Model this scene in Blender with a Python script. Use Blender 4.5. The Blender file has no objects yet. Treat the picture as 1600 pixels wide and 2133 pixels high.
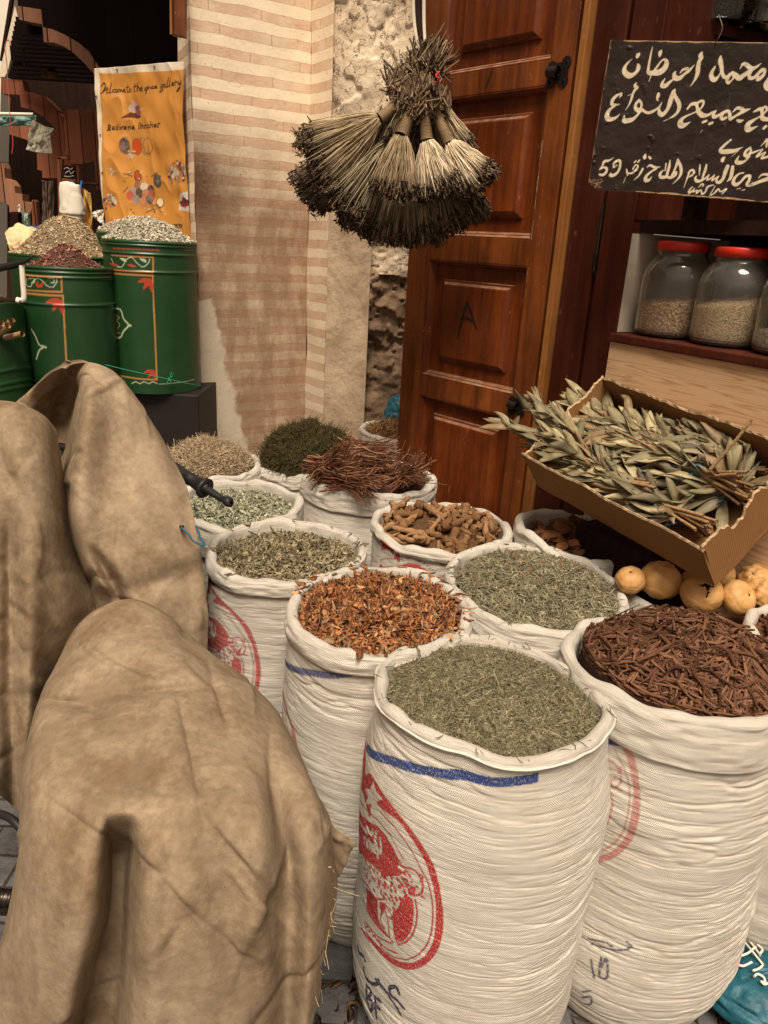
import bpy, math
import numpy as np
from mathutils import Vector
sc = bpy.context.scene
COL = sc.collection
rng = np.random.default_rng(11)
# ---------------------------------------------------------------- camera
F, CX, CY = 1540.0, 800.0, 1066.5
PIT, ROL, CAMH = math.radians(20), math.radians(3.2), 1.5
R0 = np.array([1, 0, 0.]); U0 = np.array([0, math.sin(PIT), math.cos(PIT)]); FW = np.array([0, math.cos(PIT), -math.sin(PIT)])
RX = math.cos(ROL)*R0 + math.sin(ROL)*U0
UP = math.cos(ROL)*U0 - math.sin(ROL)*R0
OC = np.array([0, 0, CAMH]); GZ = -.13                # heights are measured from the foot of the shop front; the lane lies lower
cd = bpy.data.cameras.new('camera'); cam = bpy.data.objects.new('camera', cd); COL.objects.link(cam)
cd.sensor_fit = 'VERTICAL'; cd.sensor_height = 36.0; cd.lens = F/2133*36.0
cd.clip_start = 0.02; cd.clip_end = 200
from mathutils import Matrix
cam.matrix_world = Matrix(((RX[0], UP[0], -FW[0], 0), (RX[1], UP[1], -FW[1], 0), (RX[2], UP[2], -FW[2], CAMH), (0, 0, 0, 1)))
sc.camera = cam
# ---------------------------------------------------------------- light
SUN_EL, SUN_AZ = math.radians(61), math.radians(180)      # azimuth clockwise from +Y: behind the camera, to its left
w = bpy.data.worlds.new("World"); sc.world = w; w.use_nodes = True
nt = w.node_tree; bg = nt.nodes['Background']
sky = nt.nodes.new('ShaderNodeTexSky'); sky.sky_type = 'NISHITA'; sky.sun_disc = False
sky.sun_elevation = SUN_EL; sky.sun_rotation = SUN_AZ; sky.air_density = 1.0; sky.dust_density = 3.0
hs = nt.nodes.new('ShaderNodeHueSaturation'); hs.inputs['Saturation'].default_value = 0.25
mx = nt.nodes.new('ShaderNodeMix'); mx.data_type = 'RGBA'; mx.blend_type = 'MULTIPLY'; mx.inputs[0].default_value = 1.0
mx.inputs[7].default_value = (1.0, 0.79, 0.60, 1)
nt.links.new(sky.outputs[0], hs.inputs['Color']); nt.links.new(hs.outputs[0], mx.inputs[6]); nt.links.new(mx.outputs[2], bg.inputs[0])
bg.inputs[1].default_value = 0.075
sl = bpy.data.lights.new('sun', 'SUN'); sl.energy = 3.5; sl.angle = math.radians(26); sl.color = (1.0, 0.885, 0.735)
so = bpy.data.objects.new('sun', sl); COL.objects.link(so)
sd = Vector((math.sin(SUN_AZ)*math.cos(SUN_EL), math.cos(SUN_AZ)*math.cos(SUN_EL), math.sin(SUN_EL)))
so.rotation_euler = sd.to_track_quat('Z', 'Y').to_euler()
sc.view_settings.view_transform = 'Standard'; sc.view_settings.look = 'None'
sc.view_settings.exposure = 0.52; sc.view_settings.gamma = 1.0
# ---------------------------------------------------------------- helpers
def ray(x, y): return FW + (x-CX)/F*RX - (y-CY)/F*UP
def at_y(x, y, Y): d = ray(x, y); return OC + d*(Y/d[1])
def at_z(x, y, z): d = ray(x, y); return OC + d*((z-CAMH)/d[2])
def hit(x, y, p0, n): d = ray(x, y); return OC + d*(((np.asarray(p0)-OC) @ n)/(d @ n))
def nrm(a): return a/np.maximum(np.linalg.norm(a, axis=-1, keepdims=True), 1e-9)
def sst(a, b, x): t = np.clip((x-a)/(b-a), 0, 1); return t*t*(3-2*t)

class VN:                                            # tileable value noise, 2-D, periodic in x
    def __init__(s, seed): s.g = np.random.default_rng(seed).uniform(-1, 1, (256, 256))
    def __call__(s, x, y, per=256):
        x = np.asarray(x, float); y = np.asarray(y, float)
        xi = np.floor(x).astype(int); yi = np.floor(y).astype(int); fx = x-xi; fy = y-yi
        fx = fx*fx*(3-2*fx); fy = fy*fy*(3-2*fy)
        a = xi % per; b = (xi+1) % per; c = yi % 256; d = (yi+1) % 256; g = s.g
        return (g[a, c]*(1-fx)+g[b, c]*fx)*(1-fy)+(g[a, d]*(1-fx)+g[b, d]*fx)*fy
    def fbm(s, x, y, per=256, o=4):
        t = 0; a = 1; n = 0
        for i in range(o):
            t = t+a*s(np.asarray(x)*2**i+i*17*0, np.asarray(y)*2**i+i*31, min(256, per*2**i)); n += a; a *= .5
        return t/n

def catmull(P, n):                                   # resample a polyline of k-vectors smoothly to n points
    P = np.asarray(P, float); k = len(P)
    if k == 2: t = np.linspace(0, 1, n)[:, None]; return P[0]*(1-t)+P[1]*t
    Q = np.vstack([2*P[0]-P[1], P, 2*P[-1]-P[-2]])
    u = np.linspace(0, k-1, n); i = np.minimum(u.astype(int), k-2); t = (u-i)[:, None]
    a, b, c, d = Q[i], Q[i+1], Q[i+2], Q[i+3]
    return .5*(2*b+(c-a)*t+(2*a-5*b+4*c-d)*t*t+(3*b-3*c+d-a)*t**3)
def lattice(G, nu, nv):                              # G (rows, cols, k) -> (nu, nv, k) smooth surface
    G = np.asarray(G, float)
    A = np.stack([catmull(G[:, j], nu) for j in range(G.shape[1])], 1)
    return np.stack([catmull(A[i], nv) for i in range(nu)], 0)

def gridF(nu, nv, wrap_v=False, off=0):
    i = np.arange(nu-1)[:, None]; j = np.arange(nv if wrap_v else nv-1)[None]
    j2 = (j+1) % nv
    return np.stack([i*nv+j, i*nv+j2, (i+1)*nv+j2, (i+1)*nv+j], -1).reshape(-1, 4)+off
def sweep(P, r1, r2=None, ref=None, s=4):            # n curves of k points -> tubes; r1, r2 (n,k) half widths
    P = np.asarray(P, float)
    if P.ndim == 2: P = P[None]
    n, k, _ = P.shape
    r1 = np.broadcast_to(np.asarray(r1, float), (n, k)); r2 = r1 if r2 is None else np.broadcast_to(np.asarray(r2, float), (n, k))
    T = nrm(np.gradient(P, axis=1))
    if ref is None:
        ref = np.where(np.abs(T[:, :1, 2:3]) > .8, np.array([1, .1, 0.]), np.array([0.05, 0.1, 1.]))
    ref = np.asarray(ref, float)
    if ref.ndim == 1: ref = ref[None, None]
    elif ref.ndim == 2: ref = ref[:, None]
    A = nrm(np.cross(np.broadcast_to(ref, P.shape), T)); B = np.cross(T, A)
    an = np.arange(s)*2*math.pi/s
    V = P[:, :, None]+A[:, :, None]*(r1[..., None]*np.cos(an))[..., None]+B[:, :, None]*(r2[..., None]*np.sin(an))[..., None]
    f = gridF(k, s, True); Fq = (f[None]+(np.arange(n)*k*s)[:, None, None]).reshape(-1, 4)
    return V.reshape(-1, 3), Fq
def box(c, size, ax=None):                           # c centre, size full, ax rows = local axes
    s = np.array([[-1,-1,-1],[1,-1,-1],[1,1,-1],[-1,1,-1],[-1,-1,1],[1,-1,1],[1,1,1],[-1,1,1]])*np.asarray(size)/2
    if ax is not None: s = s @ np.asarray(ax)
    return s+np.asarray(c), np.array([[0,3,2,1],[4,5,6,7],[0,1,5,4],[1,2,6,5],[2,3,7,6],[3,0,4,7]])
def lathe(prof, n=48, c=(0, 0, 0)):                  # prof [(r,z)]
    p = np.asarray(prof, float); an = np.arange(n)*2*math.pi/n
    V = np.stack([p[:, :1]*np.cos(an), p[:, :1]*np.sin(an), np.repeat(p[:, 1:], n, 1)], -1)
    return V.reshape(-1, 3)+np.asarray(c), gridF(len(p), n, True)
def prism(pts, n, t):                                # planar polygon pts (k,3) extruded along n by t
    pts = np.asarray(pts, float); k = len(pts); V = np.vstack([pts, pts+np.asarray(n)*t])
    S = np.array([[i, (i+1) % k, k+(i+1) % k, k+i] for i in range(k)])
    return V, [S, [list(range(k))[::-1], list(range(k, 2*k))]]
class MB:
    def __init__(s): s.V = []; s.Q = []; s.n = 0; s.C = []
    def add(s, VF, col=None):
        V, Fs = VF
        if not isinstance(Fs, list): Fs = [Fs]
        for f in Fs:
            if isinstance(f, np.ndarray): s.Q.append(f+s.n)
            else: s.Q.append([[i+s.n for i in q] for q in f])
        s.V.append(V); s.n += len(V)
        if col is not None:
            col = np.asarray(col, float); s.C.append(np.broadcast_to(col, (len(V), 3)) if col.ndim == 1 else col)
        return s
    def build(s, name, mat, parent=None, smooth=True, **kw):
        return mesh(name, np.vstack(s.V), s.Q, mat, parent, smooth, col=np.vstack(s.C) if s.C else None, **kw)
def mesh(name, V, Fs, mat, parent=None, smooth=True, col=None, st=None, pnt=None, local=False):
    V = np.asarray(V, float)
    if parent is not None and not local: V = V-np.array(origin(parent))
    me = bpy.data.meshes.new(name)
    if not isinstance(Fs, list): Fs = [Fs]
    li, tot = [], []
    for f in Fs:
        if isinstance(f, np.ndarray): li.append(f.reshape(-1)); tot.append(np.full(len(f), f.shape[1]))
        else:
            for q in f: li.append(np.array(q)); tot.append(np.array([len(q)]))
    li = np.concatenate(li).astype(np.int32); tot = np.concatenate(tot).astype(np.int32)
    me.vertices.add(len(V)); me.vertices.foreach_set('co', V.astype(np.float32).ravel())
    me.loops.add(len(li)); me.loops.foreach_set('vertex_index', li)
    me.polygons.add(len(tot)); me.polygons.foreach_set('loop_start', np.concatenate([[0], np.cumsum(tot)[:-1]]).astype(np.int32))
    me.polygons.foreach_set('use_smooth', np.full(len(tot), bool(smooth)))
    me.update(calc_edges=True)
    if col is not None:
        a = me.attributes.new('col', 'FLOAT_COLOR', 'POINT'); c = np.ones((len(V), 4), np.float32); c[:, :3] = col; a.data.foreach_set('color', c.ravel())
    if pnt is not None:
        a = me.attributes.new('pnt', 'FLOAT_COLOR', 'POINT'); a.data.foreach_set('color', pnt.astype(np.float32).ravel())
    if st is not None:
        a = me.attributes.new('st', 'FLOAT_VECTOR', 'POINT'); a.data.foreach_set('vector', np.asarray(st, np.float32).ravel())
    me.materials.append(mat)
    o = bpy.data.objects.new(name, me); COL.objects.link(o)
    if parent is not None: o.parent = parent
    return o
def origin(o):
    p = np.array(o.location)
    while o.parent is not None: o = o.parent; p = p+np.array(o.location)
    return p
def tag(o, label=None, cat=None, group=None, kind=None):
    if label: o['label'] = label
    if cat: o['category'] = cat
    if group: o['group'] = group
    if kind: o['kind'] = kind
    return o
def thing(name, label, cat, loc=(0, 0, 0), group=None, kind=None):
    o = bpy.data.objects.new(name, None); COL.objects.link(o); o.location = [float(v) for v in loc]; o.empty_display_size = .05
    return tag(o, label, cat, group, kind)
def bevel(o, wd=.004, seg=2):
    m = o.modifiers.new('bevel', 'BEVEL'); m.width = wd; m.segments = seg; m.limit_method = 'ANGLE'; m.angle_limit = .7; return o
def solid(o, t, off=-1):
    m = o.modifiers.new('solid', 'SOLIDIFY'); m.thickness = t; m.offset = off; return o

class Canvas:                                        # paint on real surfaces: ink, lettering, painted ornament
    def __init__(s, x0, x1, y0, y1, res):
        s.x0, s.y0, s.res = x0, y0, res; s.nx = int((x1-x0)/res)+1; s.ny = int((y1-y0)/res)+1
        s.a = np.zeros((s.ny, s.nx, 4))
    def _win(s, ax, bx, ay, by):
        i0 = max(0, int((ax-s.x0)/s.res)-1); i1 = min(s.nx, int((bx-s.x0)/s.res)+3); j0 = max(0, int((ay-s.y0)/s.res)-1); j1 = min(s.ny, int((by-s.y0)/s.res)+3)
        if i1 <= i0 or j1 <= j0: return None
        X, Y = np.meshgrid(s.x0+np.arange(i0, i1)*s.res, s.y0+np.arange(j0, j1)*s.res); return (slice(j0, j1), slice(i0, i1)), X, Y
    def _bl(s, sl, m, col):
        r = s.a[sl]; m = m[..., None]
        if col is None: r[..., 3:] *= (1-m); return
        r[..., :3] = np.where(m > 0, r[..., :3]*(1-m)+np.array(col)*m, r[..., :3]); r[..., 3:] = np.maximum(r[..., 3:], m)
    def poly(s, P, col, n=None):
        P = np.asarray(P, float)
        if n: P = catmull(np.vstack([P, P[:1]]), n)
        w_ = s._win(P[:, 0].min(), P[:, 0].max(), P[:, 1].min(), P[:, 1].max())
        if w_ is None: return
        sl, X, Y = w_; ins = np.zeros(X.shape, bool); Q = np.roll(P, -1, 0)
        for (ax, ay), (bx, by) in zip(P, Q):
            if ay == by: continue
            c = ((Y >= ay) != (Y >= by)) & (X < (bx-ax)*(Y-ay)/(by-ay)+ax); ins ^= c
        s._bl(sl, ins.astype(float), col)
    def stroke(s, P, col, w=None, sm=True):           # P (x,y[,w])
        P = np.asarray(P, float)
        if w is not None: P = np.c_[P[:, :2], np.broadcast_to(w, len(P))]
        if sm and len(P) > 2: P = catmull(P, (len(P)-1)*7+1)
        mw = P[:, 2].max()
        w_ = s._win(P[:, 0].min()-mw, P[:, 0].max()+mw, P[:, 1].min()-mw, P[:, 1].max()+mw)
        if w_ is None: return
        sl, X, Y = w_; M_ = np.zeros(X.shape)
        for a, b in zip(P[:-1], P[1:]):
            d = b[:2]-a[:2]; L2 = d @ d+1e-12; t = np.clip(((X-a[0])*d[0]+(Y-a[1])*d[1])/L2, 0, 1)
            di = np.hypot(X-a[0]-t*d[0], Y-a[1]-t*d[1]); wd = a[2]+(b[2]-a[2])*t
            M_ = np.maximum(M_, np.clip((wd/2-di)/s.res+.5, 0, 1))
        s._bl(sl, M_, col)
    def disc(s, x, y, rx, ry, col):
        w_ = s._win(x-rx, x+rx, y-ry, y+ry)
        if w_ is None: return
        sl, X, Y = w_; s._bl(sl, np.clip((1-np.hypot((X-x)/rx, (Y-y)/ry))*min(rx, ry)/s.res+.5, 0, 1), col)
    def sample(s, x, y):
        u = (np.asarray(x)-s.x0)/s.res; v = (np.asarray(y)-s.y0)/s.res
        ok = (u >= 0) & (u <= s.nx-2) & (v >= 0) & (v <= s.ny-2); u = np.clip(u, 0, s.nx-2.001); v = np.clip(v, 0, s.ny-2.001)
        i = u.astype(int); j = v.astype(int); fu = (u-i)[..., None]; fv = (v-j)[..., None]; A = s.a
        r = (A[j, i]*(1-fu)+A[j, i+1]*fu)*(1-fv)+(A[j+1, i]*(1-fu)+A[j+1, i+1]*fu)*fv
        rgb = np.stack([A[j, i], A[j, i+1], A[j+1, i], A[j+1, i+1]]); wt = rgb[..., 3:]+1e-6   # colour weighted by coverage
        r[..., :3] = (rgb[..., :3]*wt).sum(0)/wt.sum(0)
        r[~ok] = 0; return r
# ---------------------------------------------------------------- material kit
class M:
    def __init__(s, name, rough=.8, spec=.35):
        s.m = bpy.data.materials.new(name); s.m.use_nodes = True; s.t = s.m.node_tree; s.b = s.t.nodes['Principled BSDF']
        s.b.inputs['Roughness'].default_value = rough; s.b.inputs['Specular IOR Level'].default_value = spec
    def N(s, ty, ins=None, **kw):
        n = s.t.nodes.new(ty)
        for k, v in kw.items(): setattr(n, k, v)
        for k, v in (ins or {}).items(): s.put(n.inputs[k], v)
        return n
    def put(s, i, v):
        if isinstance(v, bpy.types.NodeSocket): s.t.links.new(v, i)
        elif isinstance(v, (tuple, list)) and len(v) == 3 and i.type == 'RGBA': i.default_value = (*v, 1)
        elif i.type == 'RGBA' and isinstance(v, (int, float)): i.default_value = (v, v, v, 1)
        else: i.default_value = v
    def obj(s): return s.N('ShaderNodeTexCoord').outputs['Object']
    def att(s, n, o='Color'): return s.N('ShaderNodeAttribute', attribute_name=n).outputs[o]
    def mapv(s, v, sc_=(1, 1, 1), rot=(0, 0, 0), loc=(0, 0, 0)): return s.N('ShaderNodeMapping', {0: v, 1: loc, 2: rot, 3: sc_}).outputs[0]
    def noise(s, v, scale, det=4, rough=.6, dist=0): return s.N('ShaderNodeTexNoise', {'Vector': v, 'Scale': scale, 'Detail': det, 'Roughness': rough, 'Distortion': dist}).outputs[0]
    def vor(s, v, scale, out='Distance', feat='F1'): return s.N('ShaderNodeTexVoronoi', {'Vector': v, 'Scale': scale}, feature=feat).outputs[out]
    def wave(s, v, scale, dist=0, det=2, dsc=1, dirn='X', prof='SIN'): return s.N('ShaderNodeTexWave', {'Vector': v, 'Scale': scale, 'Distortion': dist, 'Detail': det, 'Detail Scale': dsc}, bands_direction=dirn, wave_profile=prof).outputs[1]
    def ramp(s, f, st, interp='LINEAR'):
        n = s.N('ShaderNodeValToRGB', {0: f}); c = n.color_ramp; c.interpolation = interp
        while len(c.elements) < len(st): c.elements.new(.5)
        for e, (p, v) in zip(c.elements, st): e.position = p; e.color = (*v, 1) if isinstance(v, tuple) else (v, v, v, 1)
        return n.outputs[0]
    def mix(s, f, a, b, blend='MIX'):
        n = s.N('ShaderNodeMix', data_type='RGBA', blend_type=blend)
        s.put(n.inputs[0], f); s.put(n.inputs[6], a); s.put(n.inputs[7], b); return n.outputs[2]
    def math(s, op, a, b=0, c=0, clamp=False):
        n = s.N('ShaderNodeMath', operation=op, use_clamp=clamp)
        s.put(n.inputs[0], a); s.put(n.inputs[1], b); s.put(n.inputs[2], c); return n.outputs[0]
    def sep(s, v): return s.N('ShaderNodeSeparateXYZ', {0: v}).outputs
    def bump(s, h, dist=.01, st=1.0, prev=None):
        i = {'Height': h, 'Distance': dist, 'Strength': st}
        if prev is not None: i['Normal'] = prev
        return s.N('ShaderNodeBump', i).outputs[0]
    def fin(s, col=None, nor=None, rough=None):
        if col is not None: s.put(s.b.inputs['Base Color'], col)
        if nor is not None: s.put(s.b.inputs['Normal'], nor)
        if rough is not None: s.put(s.b.inputs['Roughness'], rough)
        return s.m
# ---------------------------------------------------------------- materials
def m_piece(name, rough=.75, spec=.25, bump=0, sc_=60):
    k = M(name, rough, spec); c = k.att('col'); v = k.obj()
    n = k.noise(v, sc_, 3)
    c2 = k.mix(1.0, c, k.ramp(n, [(.3, .72), (.7, 1.18)]), 'MULTIPLY')
    return k.fin(c2, k.bump(n, bump) if bump else None)
def m_plain(name, col, rough=.6, spec=.4, var=.25, sc_=12, bump=0, metal=0):
    k = M(name, rough, spec); n = k.noise(k.obj(), sc_, 5)
    c = k.mix(n, tuple(v*(1-var) for v in col), tuple(min(1, v*(1+var)) for v in col))
    k.b.inputs['Metallic'].default_value = metal
    return k.fin(c, k.bump(n, bump) if bump else None)
def m_sack():
    k = M('woven_sack', .72, .25); st = k.att('st', 'Vector'); x, y, _ = k.sep(st)
    p = 2*math.pi/.0042
    a = k.math('SINE', k.math('MULTIPLY', x, p)); b = k.math('SINE', k.math('MULTIPLY', y, p*1.0))
    wv = k.math('MULTIPLY', a, b)
    n = k.noise(st, 9, 5); n2 = k.noise(k.mapv(st, (16, 190, 1)), 1, 4); n4 = k.noise(k.mapv(st, (34, 900, 1)), 1, 2); n3 = k.noise(k.mapv(st, (420, 160, 1)), 1, 2)
    base = k.mix(n, (.70, .65, .56), (.86, .82, .74))
    base = k.mix(k.ramp(n2, [(.55, 0.), (.8, .35)]), base, (.60, .53, .43))
    base = k.mix(k.math('MULTIPLY_ADD', wv, .16, .16, True), base, (.56, .47, .36))
    base = k.mix(k.ramp(n4, [(.5, 0.), (.75, .4)]), base, (.58, .50, .40)); dirt = k.ramp(k.noise(st, 4.1, 7, .75), [(.50, 0.), (.72, .55)])
    base = k.mix(dirt, base, (.52, .42, .31))
    pc = k.att('pnt'); pa = k.att('pnt', 'Alpha')
    brk = k.ramp(n3, [(.30, .35), (.48, 1.)])
    col = k.mix(k.math('MULTIPLY', pa, brk), base, pc)
    h = k.bump(wv, .0011, .9); h = k.bump(n4, .0022, .7, h); h = k.bump(n2, .0040, .75, h)
    return k.fin(col, h)
MSACK = m_sack()
def m_tarp():
    k = M('tan_canvas', .9, .12); v = k.obj(); n = k.noise(v, 3.0, 6, .6); n2 = k.noise(v, 11, 7, .72); n3 = k.noise(v, 70, 4)
    c = k.mix(k.ramp(n, [(.36, 0.), (.64, 1.)]), (.185, .130, .080), (.295, .222, .150))
    c = k.mix(k.ramp(n2, [(.46, 0.), (.66, .55)]), c, (.40, .31, .205))
    c = k.mix(k.ramp(k.noise(k.mapv(v, (1, 1, 1), (0, 0, 0), (7, 3, 1)), 5.0, 8, .75), [(.53, 0.), (.66, .6)]), c, (.15, .088, .042))
    c = k.mix(k.ramp(k.noise(v, 38, 5, .8), [(.66, 0.), (.72, .6)]), c, (.12, .075, .04))
    c = k.mix(k.ramp(k.vor(v, 30), [(.015, .8), (.05, 0.)]), c, (.10, .06, .035))
    c = k.mix(1.0, c, k.ramp(n3, [(.3, .82), (.7, 1.12)]), 'MULTIPLY')
    n5 = k.noise(v, 420, 3); h = k.bump(n5, .0011, .6); h = k.bump(k.noise(v, 26, 6, .7), .0022, .5, h); h = k.bump(n2, .004, .5, h)
    return k.fin(c, h)
MTARP = m_tarp()
def m_wood(name, c1, c2, rough=.42, scale=(1, 1, .07), fine=26, dust=0, scr=True, spec=.45):
    k = M(name, rough, spec); v = k.obj(); g = k.mapv(v, scale)
    n = k.noise(g, fine, 6, .62, .35); b = k.noise(v, 3.4, 6, .7); f = k.noise(k.mapv(v, tuple(s*1.0 for s in scale)), fine*5, 4)
    c = k.mix(k.ramp(n, [(.32, 0.), (.68, 1.)]), c1, c2)
    c = k.mix(k.ramp(f, [(.5, 0.), (.75, .4)]), c, tuple(q*.55 for q in c1))
    c = k.mix(k.ramp(b, [(.40, .45), (.66, 0.)]), c, tuple(q*.5 for q in c1))
    if scr:
        s = k.ramp(k.noise(k.mapv(v, (1, 1, .35)), 40, 7, .8), [(.625, 0.), (.68, .7)]); c = k.mix(s, c, tuple(min(.7, q*2.1+.07) for q in c2))
    r = k.ramp(k.noise(v, 7, 5), [(.3, rough*.8), (.7, min(1, rough*1.5))])
    if dust:
        nz = k.sep(k.N('ShaderNodeNewGeometry').outputs['Normal'])[2]
        d = k.math('MULTIPLY', k.ramp(nz, [(.40, 0.), (.75, .9)]), k.ramp(k.noise(v, 24, 6, .75), [(.36, .15), (.62, 1.)]))
        d = k.math('MULTIPLY', d, dust); c = k.mix(d, c, (.29, .185, .11)); r = k.mix(d, r, .95)
    return k.fin(c, k.bump(f, .0012, .5), r)
MDOOR = m_wood('varnished_door_wood', (.085, .019, .0035), (.275, .073, .0115), .42, dust=1.0, spec=.35)
MPANEL = m_wood('red_brown_panel_wood', (.078, .014, .0022), (.235, .051, .0075), .40, dust=.9, spec=.35)
MEDGE = m_wood('worn_orange_wood', (.22, .075, .016), (.42, .17, .04), .45)
MFRAME = m_wood('dark_red_wood', (.046, .0075, .003), (.095, .018, .006), .5, spec=.25)
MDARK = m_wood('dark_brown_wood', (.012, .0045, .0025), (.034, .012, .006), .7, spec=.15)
MPLANK = m_wood('arcade_plank_wood', (.10, .042, .024), (.19, .088, .05), .6, fine=14)
MBOARD0 = None
def m_lam():
    k = M('pale_wood_laminate', .45, .35); st = k.att('st', 'Vector')
    g = k.mapv(st, (.55, 13, 1)); n = k.noise(g, 2.0, 3, .5, .35); w1 = k.math('FRACT', k.math('MULTIPLY', n, 11.0))
    ln = k.ramp(w1, [(0., 1.), (.22, .1), (.8, 0.), (1., .9)])
    f = k.noise(k.mapv(st, (8, 160, 1)), 3, 3)
    c = k.mix(ln, (.62, .42, .245), (.40, .235, .115)); c = k.mix(k.ramp(f, [(.4, 0.), (.7, .3)]), c, (.45, .28, .15))
    return k.fin(c)
MLAM = m_lam()
def m_pillar():
    k = M('striped_render', .9, .15); st = k.att('st', 'Vector'); u, z, fl = k.sep(st)
    wob = k.math('MULTIPLY_ADD', k.noise(k.mapv(st, (7, 7, 1)), 1, 3), .022, -.011)
    zz = k.math('MULTIPLY', k.math('ADD', z, wob), 1/.081); fr = k.math('FRACT', zz)
    rowid = k.math('FLOOR', zz)
    band = k.ramp(fr, [(0., 0.), (.02, 1.), (.44, 1.), (.47, 0.)])
    line = k.ramp(fr, [(0., 1.), (.03, 0.), (.43, 0.), (.455, 1.), (.48, 0.), (.975, 0.), (1., 1.)])
    jn = k.math('FRACT', k.math('ADD', k.math('MULTIPLY', u, 4.3), k.math('MULTIPLY', k.math('SINE', k.math('MULTIPLY', rowid, 12.9)), 41.7)))
    joint = k.math('MULTIPLY', k.ramp(jn, [(0., 1.), (.012, 1.), (.02, 0.)]), band)
    g = k.noise(k.mapv(st, (18, 160, 1)), 1, 4); n = k.noise(st, 5, 6, .65); hf = k.noise(st, 60, 4)
    cream = k.mix(n, (.80, .66, .47), (.90, .78, .59))
    brown = k.mix(g, (.56, .36, .235), (.76, .56, .40))
    c = k.mix(k.math('MULTIPLY', band, k.ramp(k.noise(st, 4.3, 5, .7), [(.25, .25), (.5, 1.)])), cream, brown)
    c = k.mix(k.math('MULTIPLY', k.math('MAXIMUM', line, joint), .5), c, (.20, .11, .06))
    # grime: darker handled zone low on the pillar, washed with vertical runs
    low = k.ramp(k.math('ADD', z, k.math('MULTIPLY_ADD', n, .7, -.35)), [(.0, 1.), (.92, 1.), (1., 0.)]) if False else k.math('SUBTRACT', 1.0, k.N('ShaderNodeMapRange', {0: k.math('ADD', z, k.math('MULTIPLY_ADD', n, .5, -.25)), 1: 1.60, 2: 2.00}).outputs[0], 0, True)
    gr = k.math('MULTIPLY', low, k.ramp(k.noise(k.mapv(st, (9, 3.5, 1)), 1.6, 6, .7), [(.22, .55), (.55, 1.)]))
    gr = k.math('MULTIPLY', gr, fl)
    c = k.mix(k.math('MULTIPLY', gr, .88), c, k.mix(g, (.15, .080, .044), (.31, .185, .11)))
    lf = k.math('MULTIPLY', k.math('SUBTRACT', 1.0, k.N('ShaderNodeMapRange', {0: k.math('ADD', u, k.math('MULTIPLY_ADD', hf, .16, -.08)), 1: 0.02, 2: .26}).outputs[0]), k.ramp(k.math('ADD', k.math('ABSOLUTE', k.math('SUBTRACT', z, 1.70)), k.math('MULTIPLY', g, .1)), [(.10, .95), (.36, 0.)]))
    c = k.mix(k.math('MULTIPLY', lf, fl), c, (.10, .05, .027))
    # pale cement repair at the foot of the left corner
    edge = k.math('MULTIPLY_ADD', z, -.22, .34)
    rep = k.ramp(k.math('SUBTRACT', edge, k.math('ADD', u, k.math('MULTIPLY_ADD', k.noise(st, 12, 4), .1, -.05))), [(.0, 0.), (.02, 1.)])
    rep = k.math('MULTIPLY', rep, k.ramp(k.math('ADD', z, k.math('MULTIPLY', n, .14)), [(.0, 1.), (1.0, 1.)])); rep = k.math('MULTIPLY', rep, k.math('LESS_THAN', k.math('ADD', z, k.math('MULTIPLY', n, .1)), 1.26))
    c = k.mix(k.math('MULTIPLY', rep, fl), c, k.mix(n, (.44, .37, .28), (.62, .54, .42)))
    spk = k.ramp(k.vor(st, 24), [(.05, 1.), (.09, 0.)]); c = k.mix(k.math('MULTIPLY', spk, k.ramp(k.noise(st, 3, 2), [(.55, 0.), (.6, .8)])), c, (.13, .085, .055))
    cr = k.ramp(k.vor(k.mapv(k.N('ShaderNodeVectorMath', {0: st, 1: k.N('ShaderNodeTexNoise', {'Vector': st, 'Scale': 9.0}).outputs[1]}, operation='ADD').outputs[0], (1, 1, 0)), 5, 'Distance', 'DISTANCE_TO_EDGE'), [(.004, 1.), (.012, 0.)])
    c = k.mix(k.math('MULTIPLY', cr, .35), c, (.25, .15, .09))
    h = k.bump(n, .006, .3); h = k.bump(hf, .003, .4, h)
    return k.fin(c, h)
MPIL = m_pillar()
def m_plaster(name, ca, cb, crack=1.0, stain=(.16, .09, .05), sc_=1.0, dk=.5):
    k = M(name, .92, .12); v = k.mapv(k.obj(), (sc_,)*3); n = k.noise(v, 4, 7, .7, .5); f = k.noise(v, 36, 5, .7)
    wv = k.N('ShaderNodeVectorMath', {0: v, 1: k.N('ShaderNodeTexNoise', {'Vector': v, 'Scale': 6.0, 'Detail': 5.0}).outputs[1]}, operation='ADD').outputs[0]
    c = k.mix(k.ramp(n, [(.3, 0.), (.7, 1.)]), ca, cb)
    c = k.mix(k.ramp(k.noise(v, 2.2, 6, .75, 1.0), [(.48, 0.), (.7, dk)]), c, stain)
    c = k.mix(k.ramp(f, [(.58, 0.), (.8, .5)]), c, tuple(q*.4 for q in ca))
    cr = k.ramp(k.vor(wv, 5.5, 'Distance', 'DISTANCE_TO_EDGE'), [(.006, 1.), (.03, 0.)])
    c = k.mix(k.math('MULTIPLY', cr, .8*crack), c, (.045, .025, .014))
    h = k.bump(n, .020, .6); h = k.bump(f, .006, .6, h); h = k.bump(cr, .01, -1.0 if False else .0, h)
    return k.fin(c, h)
MPLA = m_plaster('grey_plaster', (.30, .215, .14), (.55, .42, .29), .25, dk=.75)
MPLB = m_plaster('cracked_plaster', (.50, .38, .26), (.76, .63, .46), 1.0)
MRUB = m_plaster('broken_masonry', (.13, .082, .05), (.30, .20, .13), .25, (.07, .04, .025), 1.6, .7)
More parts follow.
